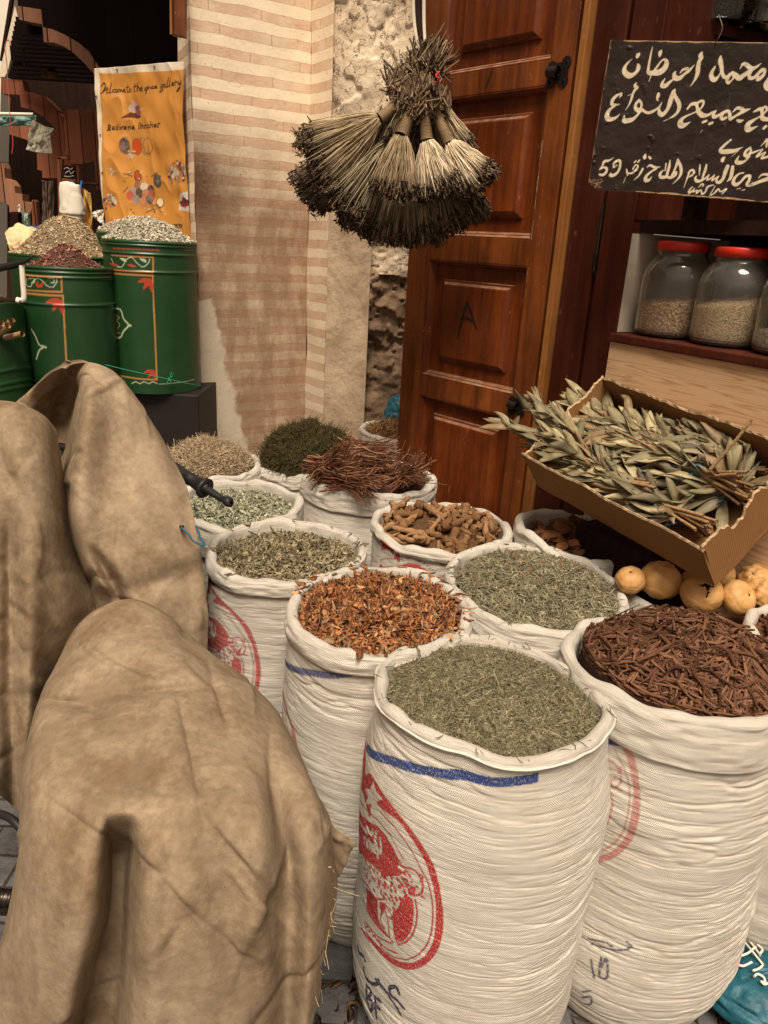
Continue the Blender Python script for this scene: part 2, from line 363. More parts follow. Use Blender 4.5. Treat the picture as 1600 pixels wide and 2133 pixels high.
def m_paint(name, base, rough=.35, var=.2, pb=1.0):
    k = M(name, rough, .5); v = k.obj(); n = k.noise(v, 5, 5); s = k.ramp(k.noise(v, 40, 5, .8), [(.66, 0.), (.7, .5)])
    c = k.mix(n, tuple(q*(1-var) for q in base), tuple(q*(1+var) for q in base)); c = k.mix(s, c, tuple(min(1, q*1.6+.02) for q in base)); c = k.mix(k.ramp(k.noise(v, 13, 8, .8), [(.60, 0.), (.68, .7)]), c, tuple(q*.35+.012 for q in base)); c = k.mix(k.ramp(k.noise(k.mapv(v, (60, 60, 4)), 1, 5, .7), [(.64, 0.), (.72, .35)]), c, tuple(q*.8+.10 for q in base))
    c = k.mix(k.math('MULTIPLY', k.att('pnt', 'Alpha'), k.ramp(k.noise(v, 90, 3), [(.25, .55), (.45, pb)])), c, k.att('pnt'))
    return k.fin(c, k.bump(n, .004, .4), k.ramp(n, [(.3, rough*.7), (.7, rough*1.4)]))
MDRUM = m_paint('green_drum_paint', (.012, .050, .015), .36)
MSIGN = m_paint('black_sign_paint', (.015, .0072, .004), .5, .5); MSIGN.node_tree.nodes['Principled BSDF'].inputs['Specular IOR Level'].default_value = .25
MBAN = m_paint('orange_banner_vinyl', (.54, .24, .05), .38, .10)
MSIDE = m_plain('chipped_board_edge', (.30, .19, .11), .9, .2, .6, 60)
MBLACK = m_plain('black_rubber', (.012, .011, .011), .5, .4, .3, 30)
MSTEEL = m_plain('dark_iron', (.055, .045, .04), .38, .5, .4, 40, .001, .85)
MCHROME = m_plain('chrome', (.7, .7, .7), .18, .5, .1, 30, 0, 1.0)
MCARD = None
def m_card():
    k = M('cardboard', .85, .15); v = k.obj(); n = k.noise(v, 5, 5); f = k.noise(v, 130, 2); cw = k.wave(v, 60, .3, 1, 1, 'DIAGONAL')
    c = k.mix(n, (.20, .095, .034), (.29, .15, .060)); c = k.mix(k.ramp(f, [(.5, 0.), (.8, .3)]), c, (.20, .10, .04))
    c = k.mix(k.ramp(k.noise(v, 22, 4), [(.63, 0.), (.72, .4)]), c, (.14, .07, .03))
    return k.fin(c, k.bump(cw, .0008, .35))
MCARD = m_card()
MCARDE = m_plain('torn_cardboard_edge', (.46, .33, .20), .9, .1, .7, 150, .003)
MPCS = m_piece('dried_leaf_pieces'); MROOT = m_piece('dried_root_bark', .85, .15, .004, 90); MSTRAW = m_piece('palm_straw', .7, .3, 0, 30)
MLEAF = m_piece('dried_bay_leaf', .6, .35, .001, 45)
MLID = m_plain('red_lid', (.55, .02, .008), .35, .5, .15, 20)
MWHITE = m_plain('off_white_wall', (.58, .50, .40), .85, .2, .2, 4, .01)
MCLOTHW = m_plain('white_cotton', (.74, .68, .57), .9, .1, .1, 8)
MYEL = m_plain('yellow_cotton', (.72, .44, .13), .9, .1, .15, 8)
MGREENT = m_plain('green_tarpaulin', (.16, .30, .24), .5, .3, .3, 6)
MBLUE = m_plain('blue_plastic', (.03, .10, .28), .4, .4, .3, 20)
MTURQ = m_plain('turquoise_plastic', (.010, .085, .12), .5, .35, .9, 9, .01)
MTWB = m_plain('blue_twine', (.03, .10, .17), .8, .2, .3, 60)
MGRT = m_plain('green_twine', (.02, .22, .13), .6, .3, .3, 60)
MPINK = m_plain('pink_thread', (.5, .12, .12), .8, .2, .2, 60)
MINK = m_plain('black_marker', (.02, .012, .008), .6, .3, .3, 40)
def m_stone():
    k = M('dark_paving', .55, .4); v = k.obj()
    b = k.N('ShaderNodeTexBrick', {'Vector': v, 'Scale': 2.4, 'Mortar Size': .012, 'Color1': (.075, .072, .072, 1), 'Color2': (.12, .115, .115, 1), 'Mortar': (.03, .027, .025, 1)})
    n = k.noise(v, 14, 6, .7); c = k.mix(1.0, b.outputs[0], k.ramp(n, [(.25, .5), (.75, 1.5)]), 'MULTIPLY')
    c = k.mix(k.ramp(k.noise(v, 60, 5, .8), [(.62, 0.), (.7, .5)]), c, (.3, .28, .26))
    return k.fin(c, k.bump(n, .02, .6))
MSTONE = m_stone()
def m_glass():
    k = M('jar_glass', .03, .5); k.b.inputs['Transmission Weight'].default_value = .97; k.b.inputs['IOR'].default_value = 1.45
    n = k.noise(k.obj(), 12, 5); k.fin((.92, .89, .82), None, k.ramp(n, [(.45, .02), (.75, .22)])); return k.m
MGLASS = m_glass()
def m_clear():
    k = M('clear_glass', .02, .5); k.b.inputs['Transmission Weight'].default_value = 1.0; k.b.inputs['IOR'].default_value = 1.3; return k.fin((.95, .93, .88))
MCLEAR = m_clear()
def m_grain(name, ca, cb, sc_=90):
    k = M(name, .9, .1); v = k.obj(); d = k.vor(v, sc_); n = k.vor(v, sc_, 'Color')
    c = k.mix(k.sep(n)[0], ca, cb); c = k.mix(k.ramp(d, [(.35, 0.), (.75, .75)]), c, tuple(q*.35 for q in ca))
    return k.fin(c, k.bump(d, .008, -1 if False else .8))
MJ1 = m_grain('brown_flakes', (.46, .27, .13), (.70, .47, .27), 150); MJ2 = m_grain('pale_flakes', (.74, .53, .31), (.88, .70, .47), 210)
MJ3 = m_grain('white_powder', (.62, .56, .46), (.7, .64, .54), 200); MJ4 = m_grain('dark_seeds', (.03, .018, .01), (.075, .04, .02), 160)
# ---------------------------------------------------------------- setting
V, f = box((0, 8, GZ-.05), (40, 40, .1)); g = mesh('ground', V, f, MSTONE, smooth=False); g['kind'] = 'structure'
Z3 = np.array([0, 0, 1.])
def wallgrid(p, q, z0, z1, nu, nz, amp, seed, fr=5, flag=None, zfun=None, ufun=None):
    p = np.array(p, float); q = np.array(q, float); d = q-p; L = np.linalg.norm(d); d = d/L; n = np.array([d[1], -d[0]])
    u = np.linspace(0, L, nu); z = np.linspace(z0, z1, nz); U, ZZ = np.meshgrid(u, z, indexing='ij')
    vn = VN(seed); D = vn.fbm(U*fr+3, ZZ*fr+9, o=5)*amp
    if zfun is not None: D = D+zfun(U, ZZ, vn)
    V = np.stack([p[0]+d[0]*U+n[0]*D, p[1]+d[1]*U+n[1]*D, ZZ], -1).reshape(-1, 3)
    st = np.stack([U, ZZ, np.full_like(U, 1. if flag is None else flag)], -1).reshape(-1, 3)
    return V, gridF(nu, nz), st
PA, PB, PC, PD = (-.89, 3.45), (-.435, 3.757), (-.325, 3.60), (-.125, 3.60)
pil = thing('striped_pillar', 'cream and brown striped plaster pillar with a dirty lower half', 'pillar', (*PA, 0))
V, f, st = wallgrid(PA, PB, GZ, 4.2, 60, 300, .006, 3); mesh('front_face', V, f, MPIL, pil, st=st)
PL = (-.89-.45*.24, 3.45+.89*.24)
V, f, st = wallgrid(PL, PA, GZ, 4.2, 40, 200, .006, 4, flag=.0); mesh('side_face', V, f, MPIL, pil, st=st)
V, f, st = wallgrid(PB, PC, GZ, 4.2, 16, 260, .006, 5, flag=.25); mesh('corner_strip', V, f, MPIL, pil, st=st)
wal = thing('plaster_wall', 'crumbling grey plaster wall between the striped pillar and the wooden door', 'wall', (-.2, 3.6, 0))
V, f, _ = wallgrid(PC, PD, GZ, 1.96, 40, 220, .012, 6); mesh('smooth_plaster', V, f, MPLA, wal)
V, f, _ = wallgrid((PC[0], PC[1]+.012), (PD[0]+.3, PD[1]+.012), 1.9, 4.2, 110, 300, .020, 7, 7, zfun=lambda U, Z_, vn: .009*np.round(vn.fbm(U*6, Z_*5, o=4)*2.2)-.012*np.exp(-(vn.fbm(U*5+30, Z_*3+9, o=4)/.035)**2)); mesh('cracked_plaster', V, f, MPLB, wal)
V, f, _ = wallgrid((PD[0], PD[1]+.03), (.9, PD[1]+.03), 1.36, 1.96, 120, 90, .018, 8, 9, zfun=lambda U, Z_, vn: .007*np.round(vn.fbm(U*11, Z_*11, o=3)*3)); mesh('chipped_plaster', V, f, MPLB, wal)
V, f, _ = wallgrid((PD[0]+.0, PD[1]+.055), (.9, PD[1]+.055), GZ, 1.40, 140, 190, .05, 9, 10, zfun=lambda U, Z_, vn: .022*np.round(vn.fbm(U*13, Z_*17, o=3)*2.4)*sst(.85, 1.0, Z_+.1*vn(U*4, Z_*4))); mesh('exposed_masonry', V, f, MRUB, wal)
V, f = prism([(PD[0], PD[1]+.10, 0), (PD[0], PD[1], 0), (PD[0], PD[1], 1.95), (PD[0], PD[1]+.10, 1.95)], np.array([-1, 0, 0.]), .012)
mesh('plaster_return', V, f, MPLA, wal, smooth=False)
# ---- door leaf (u along the leaf towards the camera's right, d out of the leaf)
aD = math.radians(43); dD = np.array([math.sin(aD), -math.cos(aD), 0]); nD = np.array([-math.cos(aD), -math.sin(aD), 0]); L0 = at_y(850, 540, 3.0); L0[2] = 0
def DP(u, z, d): u, z, d = np.broadcast_arrays(np.asarray(u, float), z, d); return L0+u[..., None]*dD+z[..., None]*Z3+d[..., None]*nD
def dbox(u0, u1, z0, z1, d0, d1): return DP([u0, u1, u1, u0, u0, u1, u1, u0], [z0, z0, z0, z0, z1, z1, z1, z1], [d0, d0, d1, d1, d0, d0, d1, d1]), np.array([[0,1,2,3],[4,7,6,5],[0,4,5,1],[1,5,6,2],[2,6,7,3],[3,7,4,0]])
door = thing('wooden_door_leaf', 'tall varnished orange-brown wooden door leaf with four raised panels and a black letter A', 'door', tuple(L0))
U0d, U1d, U2d, U3d = 0.0, .113, .574, .658
rails = [(.22, .34), (.942, 1.022), (1.450, 1.534), (1.978, 2.048), (2.72, 2.85)]
b = MB(); b.add(dbox(U0d, U1d, .22, 2.85, -.04, 0)); b.add(dbox(U2d, U3d, .22, 2.85, -.04, 0))
for z0, z1 in rails: b.add(dbox(U1d+.0005, U2d-.0005, z0, z1, -.04, -.0006))
o = b.build('door_frame', MDOOR, door, smooth=False); bevel(o, .0025, 2)
for (z0, z1) in [(rails[i][1], rails[i+1][0]) for i in range(4)]:
    bb = MB()
    def loop(i, d): return DP([U1d+i, U2d-i, U2d-i, U1d+i], [z0+i, z0+i, z1-i, z1-i], np.full(4, d))
    rings = [(0, -.0005), (.004, -.001), (.010, -.010), (.013, -.011), (.020, -.026), (.064, -.028), (.067, -.019), (.074, -.017), (.082, -.008), (.086, -.0065)]
    Vs = np.vstack([loop(*r) for r in rings]); q = []
    for r in range(len(rings)-1):
        for k in range(4): q.append([r*4+k, r*4+(k+1) % 4, r*4+4+(k+1) % 4, r*4+4+k])
    q.append([len(rings)*4-4+k for k in range(4)])
    bb.add((Vs, np.array(q))); bb.build('door_panel', MPANEL, door, smooth=False)
def dmark(P, w_, name, mat, parent):                  # a painted stroke lying on the raised panel
    P = np.asarray(P, float); b_ = MB(); d = P[1:]-P[:-1]
    Q = catmull(P, 10); T = nrm(np.gradient(Q, axis=0)); Nn = np.stack([-T[:, 1], T[:, 0]], 1)*np.interp(np.linspace(0, 1, 10), [0, .15, .8, 1], [.5, 1, .9, .4])[:, None]*w_/2
    A_ = Q+Nn; B_ = Q-Nn; uu = np.stack([A_, B_], 1).reshape(-1, 2)
    return DP(uu[:, 0], uu[:, 1], np.full(len(uu), P_D[0])), np.array([[2*i, 2*i+1, 2*i+3, 2*i+2] for i in range(9)])
P_D = [-.0058]
b = MB()
for P in ([(.314, 1.318), (.30, 1.25), (.280, 1.178)], [(.312, 1.318), (.34, 1.275), (.374, 1.222)], [(.288, 1.252), (.32, 1.258), (.352, 1.248)]): b.add(dmark(P, .012, '', None, None))
b.build('letter_mark', MINK, door, smooth=False)
P_D[0] = .0010
b = MB(); b.add(dmark([(.345, 2.046), (.332, 2.020), (.318, 1.995)], .006, '', None, None)); b.build('pen_stroke', MINK, door, smooth=False)
def latch(u, z, sc_):
    b_ = MB()
    for du, dz in ((-.022, -.02), (.022, -.02), (-.022, .018), (.026, .026)):
        an = np.linspace(0, 2*math.pi, 14, endpoint=False)
        P = DP(u+du*sc_+.016*sc_*np.cos(an), z+dz*sc_+.016*sc_*np.sin(an), np.full(14, .0008)); b_.add(prism(P, nD, .003))
    b_.add(dbox(u-.028*sc_, u+.034*sc_, z-.024*sc_, z+.028*sc_, .0007, .0032))
    tu = np.stack([DP(u-.024*sc_, z+.004, .016)[None], DP(u-.012*sc_, z+.003, .017)[None], DP(u+.010*sc_, z+.001, .017)[None]], 1)[0].reshape(1, 3, 3)
    b_.add(sweep(tu, .0155*sc_, s=16)); b_.add(sweep(tu*1.0+(tu[:, -1:]-tu[:, :1])*.04, .0105*sc_, s=16))
    for du, dz in ((-.024, -.02), (.024, -.02), (-.024, .02), (.028, .027)): b_.add(sweep(DP([u+du*sc_]*2, [z+dz*sc_]*2, [.003, .007]), [.0045, .003], s=8))
    o = b_.build('bolt_keeper', MSTEEL, door); o.data.polygons.foreach_set('use_smooth', [False]*len(o.data.polygons)); return o
latch(.606, 2.005, 1.05); latch(.595, .988, .95)
# wooden jamb beside the leaf
jam = thing('door_jamb', 'dark red wooden jamb with an orange worn edge beside the door leaf', 'door jamb', tuple(DP(.68, 0, 0)))
b = MB(); b.add(dbox(.676, .700, 0, 2.85, -.07, .012)); o = b.build('jamb_edge', MEDGE, jam, smooth=False); bevel(o, .004)
b = MB(); b.add(dbox(.6595, .6755, 0, 2.85, -.075, -.030)); b.build('gap_shade_strip', MDARK, jam, smooth=False)  # dark strip set back to stand for the shade in the gap
# ---- shop front plane (s along the front, d outwards)
aS = math.radians(33); dS = np.array([math.sin(aS), -math.cos(aS), 0]); nS = np.array([-math.cos(aS), -math.sin(aS), 0]); S0 = DP(U3d, 0, 0)
def SP(s, z, d): s, z, d = np.broadcast_arrays(np.asarray(s, float), z, d); return S0+s[..., None]*dS+z[..., None]*Z3+d[..., None]*nS
def sbox(u0, u1, z0, z1, d0, d1): return SP([u0, u1, u1, u0, u0, u1, u1, u0], [z0, z0, z0, z0, z1, z1, z1, z1], [d0, d0, d1, d1, d0, d0, d1, d1]), np.array([[0,1,2,3],[4,7,6,5],[0,4,5,1],[1,5,6,2],[2,6,7,3],[3,7,4,0]])
b = MB(); b.add(sbox(.046, .165, 0, 2.85, -.06, -.022)); b.add(sbox(.168, .182, 0, 2.85, -.06, -.034)); b.add(sbox(.185, .296, 0, 2.85, -.06, -.018))
o = b.build('jamb_panel', MFRAME, jam, smooth=False); bevel(o, .003)
b = MB(); b.add(sbox(.168, .182, 1.44, 1.66, -.034, -.028))
b.add(sweep(SP([.175, .175], [1.45, 1.64], [-.02, -.02]), .0045, s=10)); b.add(sbox(.170, .184, 1.47, 1.50, -.026, -.012))
b.build('bolt_rod', MSTEEL, jam, smooth=False)
shop = thing('shop_niche', 'dark wooden shop niche with a shelf and white side wall behind the jars', 'shop niche', tuple(SP(.3, 0, 0)))
s0, s1 = .300, 1.9
b = MB(); b.add(sbox(s0, s1, 1.258, 1.284, -.5, .012)); o = b.build('shelf', MFRAME, shop, smooth=False); bevel(o, .005, 3)
b = MB(); b.add(sbox(.292, s0-.001, 1.285, 1.562, -.48, -.024)); b.build('white_side_wall', MWHITE, shop, smooth=False)
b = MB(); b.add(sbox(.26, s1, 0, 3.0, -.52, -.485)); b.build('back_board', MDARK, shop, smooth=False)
b = MB(); b.add(sbox(s0, s1, 1.565, 1.60, -.48, -.05)); b.add(sbox(.44, .475, 1.601, 1.68, -.10, -.04)); b.build('upper_shelf', MDARK, shop, smooth=False)
b = MB(); b.add(sbox(.292, s0-.001, 1.60, 2.9, -.48, -.024)); b.build('side_board', MFRAME, shop, smooth=False)
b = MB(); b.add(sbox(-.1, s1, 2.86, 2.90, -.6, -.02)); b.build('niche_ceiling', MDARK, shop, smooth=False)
nu, nz = 120, 60
U_, Z_ = np.meshgrid(np.linspace(.298, s1, nu), np.linspace(.55, 1.2575, nz), indexing='ij')
bd = thing('counter_board', 'pale wood-grain laminate board under the jar shelf', 'counter board', tuple(SP(.3, .55, 0)))
mesh('front_sheet', SP(U_, Z_, np.zeros_like(U_)).reshape(-1, 3), gridF(nu, nz), MLAM, bd, st=np.stack([U_, Z_, U_*0], -1).reshape(-1, 3))
b = MB(); b.add(sbox(.298, s1, .55, 1.2575, -.02, -.001)); b.build('board_core', MDARK, bd, smooth=False)
# ---- jars on the shelf
def jar(px, pyb, R, H, fill, mat, label, slope=0.0, lid=True):
    P = hit(px, pyb, SP(.3, 0, -.115), nS); c = np.array([P[0], P[1], 1.2845])
    t = thing('glass_jar', label, 'jar', c, 'glass jars on the shelf')
    pr = [(0, .004), (R*.82, .003), (R*.96, .012), (R, .03), (R, H*.60), (R*.975, H*.70), (R*.88, H*.80), (R*.74, H*.87), (R*.69, H*.90), (R*.69, H*.955), (R*.66, H*.955)]
    pi_ = [(r-.0035 if r > .01 else 0, z+(.006 if z < .02 else 0)) for r, z in pr[::-1]]
    Q = catmull(np.array(pr), 60); Qi = catmull(np.array(pi_), 60)
    V, f = lathe(np.vstack([Q, Qi]), 56, c); mesh('glass_body', V, f, MGLASS, t)
    an = np.arange(56)*2*math.pi/56; vn = VN(int(px))
    pf = [(0, .0105), (R*.80, .0105), (R*.93-.002, .018), (R-.0055, .034)]+[(R-.0055, z) for z in np.linspace(.045, fill, 8)]+[(R*q, fill+.004) for q in (.9, .7, .5, .3, .1, 0)]
    V, f = lathe(pf, 56, c); rel = V-c; topw = sst(fill*.4, fill, rel[:, 2])
    V[:, 2] += topw*(slope*rel[:, 0]/R+.006*vn.fbm(rel[:, 0]*60+9, rel[:, 1]*60+9))
    mesh('contents', V, f, mat, t)
    if lid:
        rl = R*.735
        V, f = lathe([(0, H+.012), (rl*.9, H+.012), (rl*.97, H+.011), (rl, H+.007), (rl, H*.945), (rl*.96, H*.945), (rl*.96, H*.99), (0, H*.99)], 56, c); mesh('lid', V, f, MLID, t)
jar(1390, 706, .098, .250, .100, MJ1, 'red-lidded glass jar a third full of brown flakes', .012)
jar(1506, 730, .096, .240, .112, MJ2, 'red-lidded glass jar half full of pale cream flakes', .018)
jar(1640, 757, .094, .24, .055, MJ3, 'glass jar with white powder cut off by the right edge of the photo')
# ---- corner shelf and jars above the sign
zc = 2.115
C0, C1, C2 = at_z(1503, 47, zc), at_z(1385, 66, zc), at_z(1640, 82, zc); C3 = C1+C2-C0
cs = thing('corner_shelf', 'small dark wooden corner shelf above the black sign', 'shelf', C0)
V, f = prism([C0, C2, C3, C1], np.array([0, 0, -1.]), .028); o = mesh('shelf_slab', V, f, MFRAME, cs, smooth=False)
def upjar(c, R, H, mat, label, stones=False):
    t = thing('storage_jar', label, 'jar', c, 'jars on the corner shelf')
    V, f = lathe(np.vstack([catmull([(0, .003), (R*.9, .003), (R, .03), (R, H*.8), (R*.7, H)], 30), catmull([(R*.7-.004, H), (R-.004, H*.8), (R-.004, .03), (R*.9, .008), (0, .008)], 30)]), 48, c); mesh('glass_body', V, f, MCLEAR, t)
    if not stones:
        V, f = lathe([(0, .01), (R*.88, .01), (R-.006, .035), (R-.006, H*.75), (0, H*.76)], 48, c); mesh('contents', V, f, mat, t)
    else:
        b = MB(); r2 = np.random.default_rng(5)
        for i in range(46):
            a_, h_ = r2.uniform(0, 6.28), r2.uniform(.02, H*.8); rr = R*.72*math.sqrt(r2.uniform(.35, 1)); V, f = lathe([(0, -1), (.7, -.7), (1, 0), (.65, .75), (0, 1)], 7); V = V*r2.uniform(.7, 1.25, (len(V), 1))*r2.uniform(.014, .03)*np.array([1.2, .9, .8])
            q = r2.normal(size=(3, 3)); q, _ = np.linalg.qr(q); b.add((V @ q+c+np.array([rr*math.cos(a_), rr*math.sin(a_), h_]), f), np.array([.58, .50, .40])*r2.uniform(.75, 1.15))
        b.build('white_stones', MPCS, t, smooth=False)
m1 = C0*.52+C1*.48+(C2-C0)*.32; m2 = C0*.45+C2*.55+(C1-C0)*.22
upjar(m1+Z3*.002, .12, .34, MJ4, 'glass jar full of dark brown seeds above the sign'); upjar(m2+Z3*.002, .10, .34, None, 'glass jar of white resin lumps at the top right corner', True)
# ---- painted sign
Pa, Pb = at_y(1250, 240, 2.10), at_y(1600, 250, 2.0); uS = Pb-Pa; uS[2] = 0; uS /= np.linalg.norm(uS); nG = np.array([uS[1], -uS[0], 0]); 
if nG @ Pa > 0: nG = -nG
def sg(x, y): P = hit(x, y, Pa, nG)-Pa; return np.array([P @ uS, P[2]])
cor = np.array([sg(*q) for q in [(1272, 83), (1700, 90), (1700, 430), (1300, 398), (1243, 396), (1226, 380)]])
SC = []
def crop(ox, oy, s, pts, d=True):
    k = np.linalg.norm(sg(1401, 240)-sg(1400, 240))
    out = [(*sg(ox+x/s, oy+y/s), w_/s*k) for x, y, w_ in pts]; SC.append(out)
A_ = (1240, 80, 8); B_ = (1400, 80, 8); C_ = (1240, 270, 8.889); D_ = (1420, 270, 8.889)
SIGN = [
 (A_, [[(615,345,8),(540,410,35),(490,490,60),(490,560,85),(560,620,95),(640,600,60),(700,540,60),(720,480,70),(712,430,30)], [(740,250,20),(710,285,65),(690,330,15)],
  [(955,140,12),(930,250,28),(905,380,38),(885,500,45),(890,570,65),(980,575,85),(1080,560,95),(1160,490,90),(1190,400,70),(1150,350,35),(1090,390,28),(1040,460,35),(990,525,35)], [(930,620,22),(895,715,14)], [(1105,195,15),(1082,245,65),(1070,310,15)],
  [(1165,665,12),(1120,740,45),(1110,790,65),(1170,790,70),(1230,740,50),(1300,680,25)],
  [(440,910,22),(432,940,40),(405,985,14)], [(440,910,18),(350,960,45),(290,1030,60),(280,1100,60),(330,1110,45),(410,1098,10)], [(330,1130,20),(250,1180,50),(200,1260,75),(210,1340,85),(300,1340,60),(370,1300,30),(415,1250,8)],
  [(685,740,20),(660,790,50),(700,815,50),(660,860,45),(625,930,40),(600,1020,38),(560,1110,25),(505,1195,12)], [(605,930,14),(540,955,8)],
  [(730,1030,40),(680,1090,50),(670,1160,60),(720,1200,75),(790,1190,50)], [(730,1030,45),(765,1070,45),(770,1130,40),(740,1180,30)], [(760,1200,40),(700,1280,40),(620,1350,65),(540,1370,85),(480,1370,70),(485,1290,25)],
  [(790,1200,40),(870,1240,45),(950,1220,50),(1020,1180,35),(1070,1140,35),(1110,1065,12)], [(1055,905,20),(1050,950,60),(1025,1020,25)], [(1048,1030,22),(1040,1035,22)],
  [(1060,1170,30),(1070,1240,70),(1110,1270,75),(1160,1240,60),(1210,1170,60),(1240,1090,75),(1265,1000,75),(1300,900,65),(1330,850,25)], [(1310,880,40),(1340,980,60),(1390,1070,70),(1400,1150,65),(1370,1230,50),(1310,1290,40),(1230,1335,15)], [(1210,1350,14),(1140,1378,12)]]),
 (B_, [[(495,235,30),(475,290,75),(490,330,60),(455,380,60),(435,480,75),(425,580,70),(390,670,45),(340,750,22),(300,800,8)], [(60,550,18),(35,600,60),(60,660,85),(130,660,70),(200,600,45),(280,540,50),(375,440,8)], [(260,500,45),(180,525,40),(130,585,15)],
  [(810,300,30),(805,380,75),(825,480,65),(835,580,60),(870,640,60),(920,650,50)], [(715,475,30),(665,560,60),(655,640,75),(700,690,80),(760,650,40),(800,580,15)],
  [(1010,570,50),(950,620,60),(920,690,60),(940,740,50),(1000,690,25),(1030,640,40),(1000,590,30)], [(1010,570,45),(1060,610,70),(1120,660,85),(1200,610,70),(1290,550,70),(1320,500,60)], [(1130,510,12),(1180,430,45),(1240,440,65),(1320,500,70),(1400,480,45),(1485,415,10)],
  [(1320,540,50),(1285,610,50),(1300,660,60),(1370,650,50),(1430,590,50),(1500,530,60),(1545,530,50),(1530,600,50),(1460,670,60),(1420,690,45),(1440,640,40)], [(1640,640,60),(1570,760,80),(1590,830,80),(1680,850,60)],
  [(255,1175,30),(320,1100,45),(400,1090,60),(420,1150,50),(440,1220,75),(500,1280,80),(590,1280,50),(660,1240,35),(745,1195,12)], [(400,1090,40),(480,1045,45),(525,1060,40),(500,1140,35),(450,1190,20)], [(430,1210,18),(320,1260,25),(210,1310,40),(140,1380,80),(150,1450,100),(220,1440,60),(310,1390,8)],
  [(740,1200,20),(690,1260,55),(700,1310,60),(780,1280,45),(850,1240,50),(930,1210,50),(960,1260,55),(970,1340,60),(1030,1310,40),(1130,1250,50),(1200,1210,60),(1305,1175,10)], [(850,1240,50),(820,1310,60),(840,1350,45),(900,1320,40)], [(1015,1225,20),(1080,1165,45),(1150,1170,60),(1200,1210,55)],
  [(510,1400,40),(570,1375,40)], [(620,1425,45),(670,1405,45)], [(1090,1365,40),(1130,1380,55),(1190,1362,12)],
  [(1360,1225,25),(1430,1190,50),(1490,1180,60),(1500,1260,50),(1510,1330,75),(1600,1350,60),(1700,1330,50)], [(1500,1170,40),(1560,1140,40),(1580,1190,40),(1520,1260,25)], [(1490,1290,25),(1380,1350,40),(1270,1430,80),(1260,1510,100),(1320,1510,60),(1430,1460,8)], [(1525,1500,45),(1565,1465,45)], [(505,1525,8),(465,1580,8)]]),
 (C_, [[(345,515,8),(260,570,35),(170,590,55),(130,670,30),(80,740,20)], [(80,740,25),(150,700,40),(210,720,50),(200,790,50),(140,840,50),(80,830,40)], [(345,690,40),(350,620,45),(420,570,45),(460,590,50),(460,680,50),(420,780,45),(350,840,60),(280,850,60),(290,810,30)], [(345,690,50),(400,660,30)],
  [(580,735,30),(590,800,35),(600,850,25)], [(610,810,30),(690,800,40),(760,740,40),(790,670,35),(740,660,25),(700,730,35)], [(728,605,35),(755,575,25)], [(792,600,40),(825,560,25)], [(880,725,40),(850,780,45),(800,860,30),(710,940,10)], [(565,880,12),(520,990,10)],
  [(960,700,15),(1010,660,40),(1080,690,50),(1140,700,40),(1205,685,12)], [(1130,720,40),(1020,790,40),(940,870,60),(935,940,75),(1000,930,45),(1050,865,8)], [(925,465,40),(915,510,70),(915,540,30)], [(995,505,40),(1020,530,50)],
  [(1310,630,30),(1295,760,25)], [(1385,570,25),(1370,680,50),(1340,790,50),(1310,870,55),(1220,880,65),(1200,820,50),(1260,750,20)], [(1310,870,50),(1400,890,50),(1440,820,50),(1500,790,40),(1480,850,40),(1420,890,40)], [(1530,545,25),(1510,640,50),(1480,720,40),(1450,790,40)], [(1530,560,40),(1580,680,60),(1590,800,55),(1540,900,35),(1430,1010,8)]]),
 (D_, [[(910,190,40),(800,280,45),(720,370,60),(740,410,75),(850,405,90),(980,390,65),(1130,325,14)], [(1050,390,14),(920,505,8)], [(785,520,50),(760,560,75),(755,595,30)], [(1270,335,40),(1190,400,50),(1170,470,60),(1230,480,60),(1280,400,40),(1275,340,35)], [(1250,490,50),(1170,580,45),(1070,615,75),(1010,590,60),(1065,480,12)],
  [(1250,450,40),(1360,410,35),(1510,355,14)], [(1500,370,25),(1390,500,40),(1555,415,20),(1480,530,40),(1600,500,45),(1700,480,40)], [(1465,305,12),(1540,230,30),(1580,190,50),(1570,320,35)],
  [(40,1075,12),(80,960,22),(120,850,40),(150,770,40),(210,750,45),(230,800,40),(180,850,35),(140,880,20)], [(340,650,25),(335,740,35),(325,850,12)], [(460,650,35),(440,740,55),(400,850,45),(370,940,45),(280,950,65),(250,900,40),(275,860,25)],
  [(370,940,45),(440,900,30),(510,830,15),(470,930,35),(540,900,25),(610,835,15),(560,940,35),(640,890,25),(690,860,15),(640,940,40),(680,980,60),(760,920,60),(810,780,75),(850,680,70)], [(945,690,60),(930,800,70),(900,900,55),(835,965,10)],
  [(1145,800,30),(1060,820,35),(980,900,55),(955,980,70),(1010,1020,70),(1100,960,45),(1150,900,50),(1200,860,50),(1260,860,60),(1250,930,50),(1210,1010,60),(1240,1035,55),(1350,1000,60),(1480,950,65),(1600,910,75)], [(1420,900,12),(1480,840,35),(1560,830,50),(1640,850,50)],
  [(1020,1100,14),(1085,1085,20)], [(1110,1125,14),(1170,1110,20)],
  [(195,1060,25),(140,1130,35),(140,1170,45),(200,1130,25),(240,1080,15),(210,1150,30),(290,1120,20),(270,1180,30),(350,1120,30),(380,1190,40),(440,1150,35),(480,1060,40),(590,1025,20)], [(310,1070,14),(370,1010,30),(405,1020,30),(380,1060,15)], [(620,1045,18),(530,1200,18)], [(520,1225,14),(600,1180,30),(680,1100,35),(720,1150,25),(830,1095,30),(770,1170,25),(750,1190,20)]])]
cx0, cx1, cy0, cy1 = cor[:, 0].min(), cor[:, 0].max(), cor[:, 1].min(), cor[:, 1].max()
cv = Canvas(cx0, cx1, cy0, cy1, .0007); WHT = (.60, .50, .36)
for cr_, strokes in SIGN:
    for s_ in strokes: crop(*cr_, s_); cv.stroke(SC[-1], WHT)
CR = np.random.default_rng(4); cor_s = cor
